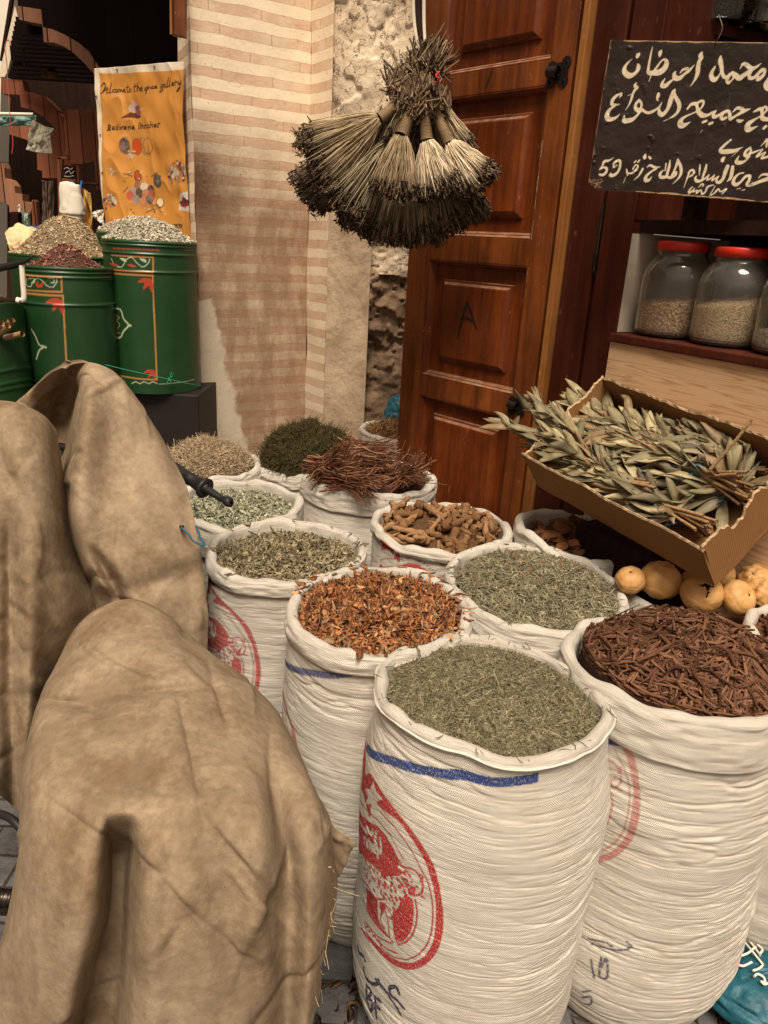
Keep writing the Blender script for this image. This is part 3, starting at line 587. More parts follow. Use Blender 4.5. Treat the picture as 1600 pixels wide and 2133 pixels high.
def edge_chip(p, q, n, wd):
    for i in range(n):
        t = CR.uniform(); L_ = CR.uniform(.02, .06); a = p+(q-p)*t; bq = p+(q-p)*min(1, t+L_/np.linalg.norm(q-p)); cv.stroke([a, (a+bq)/2+CR.normal(0, .0012, 2), bq], (.36, .23, .13), w=wd*CR.uniform(.5, 1.2))
edge_chip(cor[0], cor[1], 26, .0045); edge_chip(cor[3], cor[2], 34, .0055); edge_chip(cor[0], cor[5], 8, .002)
for i in range(60): p = cor[5]+CR.uniform(0, .035, 2)*np.array([1, .6])+np.array([.0, -.012]); cv.disc(p[0], p[1], CR.uniform(.0008, .003), CR.uniform(.0008, .002), (.24, .12, .06))
res = .0013; gx = np.arange(cx0, cx1, res); gy = np.arange(cy0, cy1, res); X, Y = np.meshgrid(gx, gy, indexing='ij')
def inpoly(X, Y, P):
    r = np.zeros(X.shape, bool)
    for (ax, ay), (bx, by) in zip(P, np.roll(P, -1, 0)):
        if ay != by: r ^= ((Y >= ay) != (Y >= by)) & (X < (bx-ax)*(Y-ay)/(by-ay)+ax)
    return r
ins = inpoly(X, Y, cor); vn = VN(21)
relief = .0016*vn.fbm(X*28, Y*28)+.0022*np.maximum(0, vn.fbm(X*55+5, Y*55)-.45)*3
Vf = Pa+X[..., None]*uS+np.where(True, Y, 0)[..., None]*Z3+(relief+.0005)[..., None]*nG
ff = gridF(len(gx), len(gy)); keep = ins.reshape(-1)[ff].all(1)
used = np.unique(ff[keep]); rm = np.full(X.size, -1); rm[used] = np.arange(len(used))
sign = thing('painted_sign', 'black painted wooden board with white Arabic lettering and the number 59', 'sign', Pa+cor[5][0]*uS+cor[4][1]*Z3)
mesh('painted_face', Vf.reshape(-1, 3)[used], rm[ff[keep]], MSIGN, sign, pnt=cv.sample(X, Y).reshape(-1, 4)[used])
V, f = prism([Pa+c_[0]*uS+c_[1]*Z3-nG*.001 for c_ in cor], -nG, .012); mesh('board', V, f, MSIDE, sign, smooth=False)
w0 = at_y(1497, 30, 2.0); w1_ = Pa+sg(1490, 90)[0]*uS+sg(1490, 90)[1]*Z3+nG*.002
mesh('hanging_wire', *sweep(catmull([w0, at_y(1505, 60, 2.0), w1_], 12), .0012, s=6), MSTRAW if False else MCHROME, sign)
# ---------------------------------------------------------------- sacks
RED, BLU, NAV = (.50, .035, .035), (.035, .07, .24), (.03, .028, .08)
C1 = at_z(1022, 1452, .72); C1[2] = 0; RB1 = .236
def cyl(px, py, c=C1, R=RB1):                         # photo point -> (arc, height) on the sack's side
    d = ray(px, py); o = OC-c; a = d[0]**2+d[1]**2; b_ = o[0]*d[0]+o[1]*d[1]; cc = o[0]**2+o[1]**2-R*R; D = b_*b_-a*cc
    t = (-b_-math.sqrt(max(D, 0)))/a; P = o+d*t; th = math.atan2(P[1], P[0]); th = th if th < math.pi/2 else th-2*math.pi
    return np.array([th*R, P[2]])
def e8(x, y): return cyl(700+x*.2406, 1620+y*.2406, C1, .240)*np.array([.236/.240, 1])
E0 = e8(620, 1820)                                    # lowest point of the drop-shaped emblem: local origin
EM = Canvas(-.34, .30, -.14, .52, .0007)
def L8(P): return np.array([[*(e8(p[0], p[1])-E0)] for p in P])
outer = L8([(215, 90), (340, 270), (450, 430), (590, 600), (720, 770), (820, 930), (890, 1150), (920, 1380), (900, 1560), (840, 1690), (740, 1780), (620, 1820)])
inner = L8([(330, 370), (480, 530), (600, 680), (700, 830), (780, 990), (840, 1190), (850, 1400), (830, 1560), (770, 1670), (690, 1735), (610, 1755)])
AXS = -.19                                           # the far half of the emblem lies round the side of the sack
def mir(P): Q = P[::-1].copy(); Q[:, 0] = 2*AXS-Q[:, 0]; return Q
outer = L8([(110, 40), (150, 75), (185, 105), (235, 85), (300, 190), (340, 270), (450, 430), (590, 600), (720, 770), (820, 930), (890, 1150), (920, 1380), (900, 1560), (840, 1690), (740, 1780), (620, 1820), (500, 1800), (380, 1730), (280, 1630), (200, 1520), (150, 1430)])
inner = L8([(120, 190), (180, 240), (260, 330), (330, 400), (480, 530), (600, 680), (700, 830), (780, 990), (840, 1190), (850, 1400), (830, 1560), (770, 1670), (690, 1735), (610, 1755), (500, 1740), (400, 1690), (310, 1610), (230, 1520), (165, 1440)])
outer = catmull(outer, 120); inner = catmull(inner, 120); rmaxs = outer[:, 0].max()
qb = np.vstack([outer, inner[::-1]]); EM.poly(qb, RED); qm = qb.copy(); qm[:, 0] = 2*AXS-qm[:, 0]; EM.poly(qm, RED)
thin = L8([(330, 440), (460, 590), (580, 750), (690, 930), (780, 1090), (820, 1270), (820, 1430), (790, 1560), (720, 1660), (620, 1720), (540, 1725), (420, 1690), (330, 1622)])
for P in (thin, mir(thin)): EM.stroke(P, RED, .0032)
EM.poly(L8([(100, 340), (170, 420), (300, 560), (420, 720), (492, 850), (485, 925), (370, 955), (260, 880), (190, 800), (140, 720)]), RED, 80)
EM.stroke(L8([(110, 300), (200, 380), (330, 540), (450, 710), (540, 860)]), RED, .0026)
low = L8([(580, 1170), (640, 1220), (655, 1330), (640, 1450), (590, 1540), (520, 1575), (480, 1520), (465, 1420), (470, 1320), (520, 1290), (540, 1220)]); EM.poly(low, RED, 60)
EM.poly(L8([(200, 1080), (300, 1190), (300, 1320), (330, 1430), (390, 1490), (425, 1545), (330, 1470), (250, 1370), (200, 1270)]), RED, 50)
EM.poly(L8([(330, 1220), (385, 1240), (380, 1290), (345, 1330)]), RED, 20)
for P in ([(660, 1210), (685, 1330), (660, 1470), (600, 1560), (515, 1598)], [(455, 1590), (330, 1545), (250, 1470), (190, 1390)], [(505, 1680), (400, 1640), (330, 1590), (260, 1510)]): EM.stroke(L8(P), RED, .004)
# star at the tip, white on the red border, and the white lettering in the upper field
star = L8([(270, 160), (290, 245), (350, 330), (300, 340), (290, 420), (250, 350), (200, 350), (225, 290), (200, 210), (240, 225)]); EM.poly(star, None)
for P in ([(160, 480), (180, 540), (215, 600)], [(225, 590), (255, 620), (260, 585)], [(290, 610), (280, 680), (300, 735), (285, 690)], [(325, 670), (335, 750), (325, 790)], [(215, 560), (222, 566)]): EM.stroke(L8(P), None, .008)
def lett(strokes):
    for P in strokes: EM.stroke(L8(P), None, .0062, sm=len(P) > 3)
lett([[(190, 690), (190, 640), (205, 655), (212, 715)], [(222, 730), (222, 672), (240, 690), (240, 745), ], [(240, 690), (258, 715), (258, 765)], [(270, 745), (292, 755), (292, 730), (275, 720), (270, 765), (292, 790)], [(308, 835), (308, 765), (328, 772)]])
# spotted cat: outline and dots on the bare weave
for P in ([(180, 790), (260, 880), (350, 960), (480, 940), (470, 900), (500, 870), (530, 920), (640, 960), (700, 1030), (725, 1090), (710, 1160), (640, 1175), (600, 1150)],
          [(580, 1165), (540, 1215), (515, 1285), (465, 1320), (462, 1420), (480, 1530), (515, 1600)], [(310, 1200), (305, 1320), (330, 1420), (380, 1460), (345, 1410), (340, 1350), (380, 1280)], [(380, 1290), (410, 1400), (430, 1540), (460, 1580)], [(160, 1000), (230, 1090), (300, 1190), (370, 1200)],
          [(690, 1000), (720, 1020), (700, 1060)], [(560, 960), (600, 1000)], [(600, 1120), (650, 1110), (640, 1160)], [(690, 1170), (740, 1200)]): EM.stroke(L8(P), RED, .0042)
EM.poly(L8([(350, 960), (480, 935), (530, 960), (520, 1000), (430, 1000), (340, 1010)]), RED, 24)
r2 = np.random.default_rng(3)
catp = np.array([(180, 820), (260, 900), (350, 1010), (500, 1000), (580, 960), (690, 1060), (640, 1160), (570, 1150), (530, 1210), (460, 1300), (450, 1500), (400, 1300), (370, 1190), (290, 1160), (190, 1020)], float)
k_ = 0
while k_ < 95:
    x, y = r2.uniform(170, 700), r2.uniform(830, 1520)
    if not inpoly(np.array([x]), np.array([y]), catp)[0]: continue
    p = e8(x, y)-E0; a_ = r2.uniform(.0022, .0050); EM.disc(p[0], p[1], a_, a_*r2.uniform(.6, 1.3), RED); k_ += 1
for i, x in enumerate((185, 215, 250, 285, 320)): EM.stroke(L8([(x, 1400+i*42), (x+12, 1440+i*42), (x+28, 1430+i*44)]), RED, .004)
def stamp(dst, s0, z0, scale=1.0, fade=1.0, rot=0.0, keep=None):
    jy, ix = np.mgrid[0:dst.ny, 0:dst.nx]; X = dst.x0+ix*dst.res-s0; Y = dst.y0+jy*dst.res-z0; c_, s_ = math.cos(rot), math.sin(rot)
    r = EM.sample((X*c_+Y*s_)/scale, (-X*s_+Y*c_)/scale); m = r[..., 3]*fade
    up = m > dst.a[..., 3]; dst.a[up, :3] = r[up, :3]; dst.a[up, 3] = m[up]

class Sack: pass
def sack(label, cx, cy, R, zr=.72, seed=1, nth=260, nz=130, wr=.0036, cuff=.085, ink=None, rimw=.010, lean=(0, 0), body=1.0, inkres=None, roll=.0125, bot=.84, hemn=.020, z0=None):
    c = at_z(cx, cy, zr) if cy is not None else np.array([*cx, 0.]); S = Sack(); S.c = np.array([c[0], c[1], 0]); S.R = R; S.zr = zr
    vn = VN(seed); th = np.linspace(0, 2*math.pi, nth, endpoint=False)-math.pi*1.5   # (-3pi/2 .. pi/2): seam at the back
    GB = GZ if z0 is None else z0; zb = np.linspace(GB, zr-cuff, nz); Rb = R*body
    t = (zb-GB)/(zr-cuff-GB); rb = Rb*(bot+(1-bot)*sst(0, .20, t)**.7)*(1+.03*np.sin(np.pi*t)); rb = rb+(R*.985-rb)*sst(.78, 1, t); rb[:max(2, nz//40)] *= .97
    zc_ = np.linspace(zr-cuff, zr-roll, 26); rc = R+.0035+.003*np.sin(np.linspace(0, math.pi, 26))
    an = np.linspace(0, math.pi, 12)[1:-1]; rr = R+.003-roll+roll*np.cos(an); zz = zr-roll+roll*np.sin(an)
    zi = np.linspace(zr-roll, zr-.10, 8); ri = np.full(8, R+.003-2*roll)
    rp = np.r_[rb, rc[:1]-.0005, rc, rr, ri]; zp = np.r_[zb, zb[-1:]-.003, zc_, zz, zi]; n = len(rp)
    wB = np.r_[np.ones(nz), 0, np.full(26, .35), np.full(18, .1)]*sst(GZ, GZ+.06, zp)
    TH, ZP = np.meshgrid(th, zp); RP = np.repeat(rp[:, None], nth, 1); W = wB[:, None]
    U = (TH/(2*math.pi)) % 1.0
    low_ = vn.fbm(U*6, ZP*4, 6, 3)
    rim = vn.fbm(U*5, U*0+3.3, 5, 3)*rimw+.5*rimw*vn(U*17, U*0+9.1, 17)+.22*rimw*vn(U*37, U*0+1.1, 37)
    ell = 1+.035*np.cos(2*(TH-vn(np.array([1.]), np.array([seed*1.]))*3))
    wz = sst(zr-.26, zr, ZP)
    Zf = ZP+rim*wz+(lean[0]*np.cos(TH)+lean[1]*np.sin(TH))*wz
    hem = vn.fbm(U*7+30, U*0+5, 7, 3)*hemn; cm = np.r_[np.zeros(nz), 1, np.linspace(1, 0, 26), np.zeros(18)][:, None]; Zf = Zf+hem*cm
    Rf = RP*ell+R*.035*low_*sst(GZ, GZ+.1, ZP)+.0050*vn.fbm(U*5+21+ZP*2, ZP*6+4, 5, 2)*sst(GZ, GZ+.1, ZP)+vn.fbm(U*9, U*0+1.7, 9, 2)*.013*wz+vn(U*23, U*0+4.1, 23)*.004*wz
    ph = vn.fbm(U*4+8, ZP*7, 4, 3)
    zw = ZP+.020*ph+.012*np.sin(TH*2+seed)
    n1 = vn.fbm(U*6, zw*26, 6, 2); n2 = vn.fbm(U*11+40, (ZP+.014*ph)*44+9, 11, 2); n3 = vn(U*9+ZP*6, ZP*30-U*9, 9)
    gate = .35+.65*sst(-.25, .35, vn.fbm(U*3+11, ZP*6+4, 3, 2))
    cr1 = -np.exp(-(n1/.075)**2); cr2 = -np.exp(-(n2/.10)**2)*.6; cr3 = -np.exp(-(n3/.07)**2)*.35
    cr4 = -np.exp(-(vn.fbm(U*5+70, (ZP+.010*ph)*82+3, 5, 2)/.07)**2)*.75-np.exp(-(vn(U*7+33, (ZP+.008*ph)*130+13, 7)/.14)**2)*.35
    Rf = Rf+W*wr*((cr1+cr2+cr3+cr4)*gate+.35*n1+.25*n2)
    rv = .55*vn.fbm(U*11+3, U*0+7.7, 11, 3)+.25*vn(U*31, U*0+2.2, 31); z_c = np.r_[np.zeros(nz+27), np.cos(an), np.zeros(8)-1][:, None]; z_s = np.r_[np.zeros(nz+27), np.sin(an), np.zeros(8)][:, None]
    Rf = Rf+roll*rv*z_c; Zf = Zf+roll*rv*z_s*1.6
    cu = np.r_[np.zeros(nz), 0, np.full(26, 1), np.full(10, .6), np.zeros(8)][:, None]
    Rf = Rf+cu*(.0030*vn.fbm(U*24, ZP*26, 24, 3)+.0022*vn(U*40, ZP*90, 40))
    V = np.stack([S.c[0]+Rf*np.cos(TH), S.c[1]+Rf*np.sin(TH), np.maximum(Zf, GB+.002)], -1).reshape(-1, 3)
    s_arc = TH*Rb; st = np.stack([s_arc, np.r_[zb, zb[-1:], zc_, zc_[-1]+np.cumsum(np.full(10, .005)), zc_[-1]+.05+np.linspace(0, .09, 8)][:, None]+s_arc*0, s_arc*0], -1).reshape(-1, 3)
    pnt = np.zeros((n*nth, 4))
    if ink is not None:
        pnt = ink.sample(s_arc, ZP).copy(); pnt[nz+(14 if cuff < .03 else 0):, :, 3] = 0; pnt = pnt.reshape(-1, 4)
    S.o = tag(mesh('woven_sack', V, gridF(n, nth, True)[:, ::1], MSACK, st=st, pnt=pnt), label, 'sack', 'open woven sacks of dried herbs')
    S.th = th; S.rimz = Zf[nz+32]; S.rimr = Rf[nz+32]; S.Rin = R+.003-2*roll-.002; S.vn = vn; S.ell = vn(np.array([1.]), np.array([seed*1.]))[0]*3; S.lean = lean; S.rimw = rimw
    return S
def blue_band(cv, s0, s1, z0, wd=.017, dz=0, seed=1, fade=1.0):
    s = np.linspace(s0, s1, 24); P = np.c_[s, z0+dz*np.linspace(0, 1, 24)+.002*np.sin(s*31+seed)]; cv.stroke(P, BLU, wd, sm=False); cv.a[..., 3] *= 1.0
def sc_cyl(S_c, R):                                  # for other sacks: photo -> own side coordinates
    return lambda px, py: cyl(px, py, S_c, R)
def inkfor(cx, cy, R, zr=.72, body=1.0):
    c = at_z(cx, cy, zr); c[2] = 0; return Canvas(-4.8*R*body, 1.6*R*body, GZ, zr, .0012), (lambda px, py: cyl(px, py, c, R*body*1.02)*np.array([1/1.02, 1]))
# front sack
K1 = Canvas(-4.8*RB1, 1.6*RB1, GZ, .75, .0009); stamp(K1, E0[0], E0[1], 1.0, 1.0)
bp = [cyl(*q, C1, .240)*np.array([.236/.240, 1]) for q in [(738, 1575), (760, 1605), (800, 1632), (860, 1652), (940, 1664), (1020, 1663), (1080, 1652), (1143, 1638)]]
bp = np.array(bp); bp[:, 1] = np.where(bp[:, 1] > .64, .64+(bp[:, 1]-.64)*.55, bp[:, 1]); bp = catmull(bp, 40); bp[-1] = bp[-2]+(bp[-2]-bp[-3])*.5; K1.poly(np.vstack([bp+[0, .009], (bp-[0, .009])[::-1]]), BLU)
for P in ([(140, 1600), (150, 1650), (185, 1690), (200, 1730)], [(185, 1800), (195, 1870), (240, 1930), (300, 1950), (325, 1915)], [(300, 1910), (340, 1960), (400, 2030), (440, 2090), (500, 2170), (520, 2230)], [(515, 2035), (490, 1980), (430, 1985), (430, 2040), (500, 2100), (560, 2160)],
          [(205, 1960), (215, 2200)], [(205, 1960), (245, 2000), (235, 2050), (212, 2060), (255, 2100), (250, 2170), (216, 2190)], [(280, 2060), (285, 2260)], [(280, 2060), (330, 2110)], [(283, 2140), (320, 2180)]): K1.stroke(np.array([e8(*p) for p in P]), NAV, .0085)
S1 = sack('front white sack of grey-green needle herb with a red leopard emblem', 1022, 1430, .219, seed=3, nth=1150, nz=420, wr=.0025, ink=K1, body=1.078, rimw=.006, cuff=.016, hemn=.002, roll=.0115, lean=(0, -.012))
k, cy_ = inkfor(792, 1265, .222); p = cy_(573, 1432); q = np.array([cy_(*t) for t in [(568, 1385), (600, 1405), (660, 1418), (720, 1418), (775, 1408)]]); k.stroke(q, (.10, .11, .24), .016)
stamp(k, p[0]+.11, p[1]-.325, .98, .75)
S2 = sack('white sack of orange-brown dried leaves behind the front sack', 792, 1258, .220, seed=5, nth=560, nz=240, wr=.0036, ink=k, rimw=.012, cuff=.05, hemn=.008)
k, cy_ = inkfor(597, 1140, .206); p = cy_(446, 1225); q = np.array([cy_(*t) for t in [(432, 1205), (470, 1212), (510, 1216), (552, 1214)]]); k.stroke(q, (.08, .13, .28), .017); stamp(k, p[0]+.10, p[1]-.325, .95, .9)
S3 = sack('white sack of dark green curled leaves beside the tan canvas cover', 597, 1140, .206, seed=8, nth=460, nz=220, wr=.0034, ink=k, rimw=.014, cuff=.045, hemn=.008)
S4 = sack('white sack of pale green slivered leaves between the orange leaves and the gourds', 1120, 1212, .228, seed=12, nth=300, nz=130, zr=.715, rimw=.012, lean=(0, .012))
k, cy_ = inkfor(1430, 1385, .240); p = cy_(1330, 1745); q = np.array([cy_(*t) for t in [(1255, 1545), (1300, 1550), (1370, 1552)]]); q[:, 1] -= .022; k.stroke(q, (.08, .09, .24), .016); stamp(k, p[0]-rmaxs, p[1]-.115, 1.0, .62)
for P in ([(1230, 1972), (1262, 1980), (1278, 1990)], [(1235, 1985), (1290, 1998), (1318, 1994), (1308, 1982)], [(1235, 2015), (1240, 2055)], [(1255, 2012), (1252, 2050), (1268, 2052), (1266, 2015), (1256, 2030)], [(1215, 2085), (1232, 2082)], [(1213, 2100), (1232, 2096), (1230, 2115), (1214, 2118)]): k.stroke(np.array([cy_(*t) for t in P]), (.12, .11, .16), .005)
S5 = sack('white sack heaped with dark brown roots at the right front', 1430, 1376, .238, seed=17, nth=620, nz=260, wr=.0046, ink=k, rimw=.012, cuff=.095, lean=(-.004, -.016))
k, cy_ = inkfor(920, 1090, .212); p = cy_(848, 1158); stamp(k, p[0]+.12, p[1]-.27, 1.0, 1.0)
S6 = sack('white sack of knobbly tan roots with red print under its rim', 920, 1090, .212, seed=21, nth=340, nz=170, ink=k, rimw=.012, cuff=.028, hemn=.005)
S7 = sack('white sack of brown bark chunks partly under the cardboard box', 1215, 1110, .205, seed=25, nth=200, nz=100, rimw=.016, lean=(-.015, 0))
S8 = sack('white sack of round tan gourds below the cardboard box', 1480, 1225, .232, seed=29, nth=220, nz=100, zr=.70, rimw=.016, cuff=.08)
k, cy_ = inkfor(762, 985, .236)
S9 = sack('white sack holding reddish twig bundles near the door foot', 762, 985, .236, seed=33, nth=220, nz=110, rimw=.014, cuff=.08)
k, cy_ = inkfor(645, 960, .2); q = np.array([cy_(*t) for t in [(556, 1008), (590, 1002), (640, 994)]]); k.stroke(q, (.12, .17, .33), .014)
S10 = sack('white sack of dark moss in front of the striped pillar', 645, 960, .2, seed=37, nth=260, nz=130, ink=k, rimw=.012, cuff=.05)
S11 = sack('white sack of twigs behind the edge of the door leaf', (.10, 3.35), None, .235, zr=.69, seed=41, nth=160, nz=60, rimw=.012)
S12 = sack('white sack of pale beige lichen at the back beside the pillar', 430, 965, .19, seed=45, nth=160, nz=80, rimw=.014)
S13 = sack('white sack of small grey-green leaves behind the handlebar grip', 485, 1045, .212, seed=49, nth=180, nz=90, rimw=.012)
S14 = sack('white sack cut off by the right edge beside the root sack', (1.02, 1.47), None, .19, zr=.73, seed=53, nth=200, nz=110, wr=.003, rimw=.008, z0=GZ+.07)
# ---------------------------------------------------------------- heaps
def dome(S, drop, H, p=1.0, lump=.008, seed=0):
    vn = VN(900+seed)
    def h(x, y):
        th = np.arctan2(y, x); ell = 1+.035*np.cos(2*(th-S.ell)); r = np.clip(np.hypot(x, y)/(S.Rin*ell), 0, 1)
        return S.zr-drop+H*(1-r**2)**p+lump*vn.fbm(x*22+50, y*22+50, o=3)*(1-r**6)+S.lean[0]*x/S.R+S.lean[1]*y/S.R
    return h
def dmesh(S, h, n=72):
    r = np.linspace(0, 1, n//2); a_ = np.linspace(0, 2*math.pi, n, endpoint=False); Rr, A2 = np.meshgrid(r, a_, indexing='ij')
    Rr = Rr*S.Rin*(1+.035*np.cos(2*(A2-S.ell))); X = Rr*np.cos(A2); Y = Rr*np.sin(A2)
    Zv = h(X, Y); Zv[-1] -= .03
    return np.stack([S.c[0]+X, S.c[1]+Y, Zv], -1).reshape(-1, 3), gridF(n//2, n, True)
def spots(S, h, n, rg, rmax=.985, front=0):
    th = rg.uniform(0, 2*math.pi, n); r = np.sqrt(rg.uniform(0, 1, n))*S.Rin*rmax*(1+.035*np.cos(2*(th-S.ell))); x = r*np.cos(th); y = r*np.sin(th); e = .004
    N_ = nrm(np.stack([-(h(x+e, y)-h(x-e, y))/(2*e), -(h(x, y+e)-h(x, y-e))/(2*e), np.ones(n)], -1))
    return np.stack([x+S.c[0], y+S.c[1], h(x, y)], -1), N_
def curves(rg, P, N_, L, k, bend, tilt, lift=0.0, wig=0):
    n = len(P); L = np.asarray(L); d = rg.normal(size=(n, 3)); d = nrm(d-(d*N_).sum(1, keepdims=True)*N_); d = nrm(d+N_*(rg.normal(0, tilt, (n, 1)))); s = nrm(np.cross(d, N_)); t = np.linspace(-.5, .5, k)[None, :, None]
    b_ = rg.normal(0, bend, (n, 1, 1)); b2 = rg.normal(0, bend, (n, 1, 1)); Lx = L[:, None, None]
    Q = P[:, None]+d[:, None]*t*Lx+s[:, None]*b_*Lx*(t*t-.08)*2+N_[:, None]*(b2*Lx*(t*t-.08)*2+lift)
    if wig: Q = Q+rg.normal(0, wig, Q.shape)*Lx
    return Q
def draped(Q, S, h, rg, lift):                       # lay curves along the heap instead of letting them stick out of it
    x = Q[..., 0]-S.c[0]; y = Q[..., 1]-S.c[1]; r = np.hypot(x, y); k = np.minimum(1, S.Rin*.97/np.maximum(r, 1e-6)); x = x*k; y = y*k
    z = h(x, y)+rg.uniform(-.2, 1, (Q.shape[0], 1))*lift+rg.normal(0, lift*.35, (Q.shape[0], 2)) @ np.stack([np.linspace(-1, 1, Q.shape[1]), np.linspace(-1, 1, Q.shape[1])**2])
    return np.stack([x+S.c[0], y+S.c[1], z], -1)
def tones(rg, n, pal, var=.2):
    pal = np.asarray(pal); return pal[rg.integers(0, len(pal), n)]*rg.uniform(1-var, 1+var, (n, 1))
def heap_obj(name, label, b): return tag(b, label, 'dried herbs', None, 'stuff')
def needles(S, label, name, n, L, r, pal, drop, H, k=4, bend=.35, tilt=.12, lump=.008, p=1.0, seed=0, base=None, flat=None, s=3, wig=0, lift=.002, mat=None, extra=None, rmax=.985, drape=None, var=.3, stray=0):
    rg = np.random.default_rng(100+seed); h = dome(S, drop, H, p, lump, seed); b = MB(); bc = np.asarray(pal).mean(0)*.32 if base is None else base  # dome colour darkened to carry the shade in gaps between pieces
    b.add(dmesh(S, h), bc); P, N_ = spots(S, h, n, rg, rmax); Ls = rg.uniform(L[0], L[1], n); Q = curves(rg, P, N_, Ls, k, bend, tilt, lift, wig)
    if drape: Q = draped(Q, S, h, rg, drape)
    if stray:                                         # bits spilled on the rolled rim
        i5 = rg.integers(0, len(S.th), stray); a5 = S.th[i5]; r5 = S.rimr[i5]+rg.normal(0, .006, stray); c5 = np.stack([S.c[0]+r5*np.cos(a5), S.c[1]+r5*np.sin(a5), S.rimz[i5]+.0015-np.abs(rg.normal(0, .0015, stray))], 1); q5 = Q[:stray]-Q[:stray].mean(1, keepdims=True); q5[..., 2] *= .25; Q[:stray] = q5+c5[:, None]
    t = np.linspace(0, 1, k)
    if flat is None: V, f = sweep(Q, np.outer(rg.uniform(r[0], r[1], n), np.interp(t, [0, .1, .85, 1], [.7, 1, .9, .3])), s=s)
    else:
        wd = np.outer(rg.uniform(r[0], r[1], n)*Ls/np.mean(L), np.sin(np.pi*np.clip(t*.94+.03, 0, 1))**.8+.05); ref = nrm(N_+rg.normal(0, flat, (n, 3)))
        T = nrm(Q[:, -1]-Q[:, 0]); rs = nrm(np.cross(ref, T)); V, f = sweep(Q, wd, np.full((n, k), .0005), ref, s=4)
    c = tones(rg, n, pal, var); b.add((V, f), np.repeat(c, k*s if flat is None else k*4, 0))
    if extra is not None: extra(b, S, h, rg)
    return tag(b.build(name, mat or MPCS), label, 'dried herbs', None, 'stuff')
def stalks(n, L, r, col, up=.15):
    def f(b, S, h, rg):
        P, N_ = spots(S, h, n, rg, .9); Q = curves(rg, P, N_, rg.uniform(L[0], L[1], n), 5, .15, up, .004); b.add(sweep(Q, np.full((n, 5), r), s=5), np.repeat(tones(rg, n, [col]), 25, 0))
    return f
needles(S1, 'heap of fine grey-green needle herb in the front sack', 'needle_herb_heap', 12500, (.015, .034), (.0007, .0013), [(.215, .190, .110), (.30, .255, .155), (.14, .122, .072), (.18, .160, .095)], .026, .048, seed=1, bend=.30, tilt=.22, lift=.003, lump=.010, var=.42, stray=46, extra=stalks(16, (.06, .11), .0008, (.33, .25, .14)))
needles(S2, 'heap of orange-brown dried leaves in the second sack', 'orange_leaf_heap', 3000, (.018, .040), (.0038, .0078), [(.31, .115, .036), (.40, .165, .056), (.20, .068, .022), (.46, .25, .11), (.14, .056, .027), (.26, .098, .034), (.22, .14, .07)], .030, .036, k=5, bend=.75, tilt=.32, flat=1.0, seed=2, stray=34, lump=.014, lift=.006, mat=MLEAF)
needles(S3, 'heap of dark green curled leaves in the sack by the canvas cover', 'dark_leaf_heap', 2100, (.018, .036), (.0028, .0052), [(.19, .155, .085), (.29, .235, .14), (.12, .098, .055), (.37, .30, .19), (.22, .175, .10)], .036, .030, k=5, bend=.7, tilt=.30, flat=.9, seed=3, stray=30, lump=.012, lift=.005, mat=MLEAF, extra=stalks(7, (.05, .09), .0014, (.26, .15, .08), .6))
needles(S4, 'heap of pale green slivered leaves in the sack beside the gourds', 'sliver_leaf_heap', 5200, (.016, .040), (.0010, .0024), [(.235, .21, .128), (.34, .295, .19), (.15, .136, .080), (.20, .18, .108)], .022, .045, k=4, bend=.35, tilt=.28, flat=1.0, seed=4, stray=44, lump=.012, lift=.004, mat=MLEAF, extra=stalks(30, (.05, .11), .0012, (.24, .11, .05), .3))
needles(S5, 'heap of dark brown wiry roots spilling over the right front sack', 'root_heap', 1900, (.05, .115), (.0013, .0040), [(.105, .047, .025), (.145, .068, .038), (.065, .030, .017), (.18, .088, .05)], .020, .085, k=10, bend=1.0, tilt=.05, p=.9, seed=5, s=6, wig=.018, drape=.020, lump=.02, mat=MROOT, base=(.018, .007, .004), rmax=.95,
        extra=lambda b, S, h, rg: [b.add(sweep(Q+np.array([0, 0, .010]), np.outer(np.full(14, 1.), np.interp(np.linspace(0, 1, 8), [0, .04, .5, .96, 1], [.002, .0062, .0052, .0036, .001])), s=8), np.repeat(tones(rg, 14, [(.17, .08, .046), (.21, .10, .058)]), 64, 0)) for Q in [draped(curves(rg, *spots(S, h, 14, rg, .65), rg.uniform(.09, .15, 14), 8, .7, .1, .0, .02), S, h, rg, .012)]])
needles(S10, 'mound of dark green moss in the sack by the pillar', 'moss_mound', 5200, (.02, .055), (.0007, .0013), [(.060, .048, .014), (.085, .066, .022), (.038, .030, .010), (.11, .085, .03)], .01, .125, k=5, bend=.9, tilt=.7, p=.55, seed=6, lump=.045, lift=.006, base=(.022, .017, .006), rmax=1.05, wig=.03)
needles(S12, 'heap of pale beige curly lichen in the back left sack', 'lichen_heap', 4200, (.016, .036), (.0009, .0016), [(.42, .32, .20), (.52, .40, .26), (.32, .23, .14)], .01, .085, k=5, bend=1.0, tilt=.4, p=.8, seed=7, lump=.02, wig=.03)
needles(S13, 'heap of small grey-green leaves behind the handlebar grip', 'grey_leaf_heap', 1900, (.016, .032), (.003, .0055), [(.27, .27, .18), (.36, .35, .24), (.18, .185, .12), (.42, .40, .28)], .035, .03, k=4, bend=.5, tilt=.35, flat=1.0, seed=8, lump=.012, lift=.004, mat=MLEAF)
needles(S11, 'heap of brown twigs in the sack behind the door leaf', 'twig_heap', 700, (.05, .11), (.0012, .0026), [(.26, .14, .06), (.34, .19, .085), (.18, .09, .04)], .02, .05, k=5, bend=.4, tilt=.2, seed=9, s=5, lump=.015, lift=.005, mat=MROOT)
needles(S14, 'heap of brown bark in the sack at the right edge', 'bark_heap', 400, (.02, .05), (.004, .009), [(.12, .05, .025), (.08, .035, .018)], .03, .03, k=4, bend=.4, tilt=.4, seed=10, s=5, mat=MROOT)
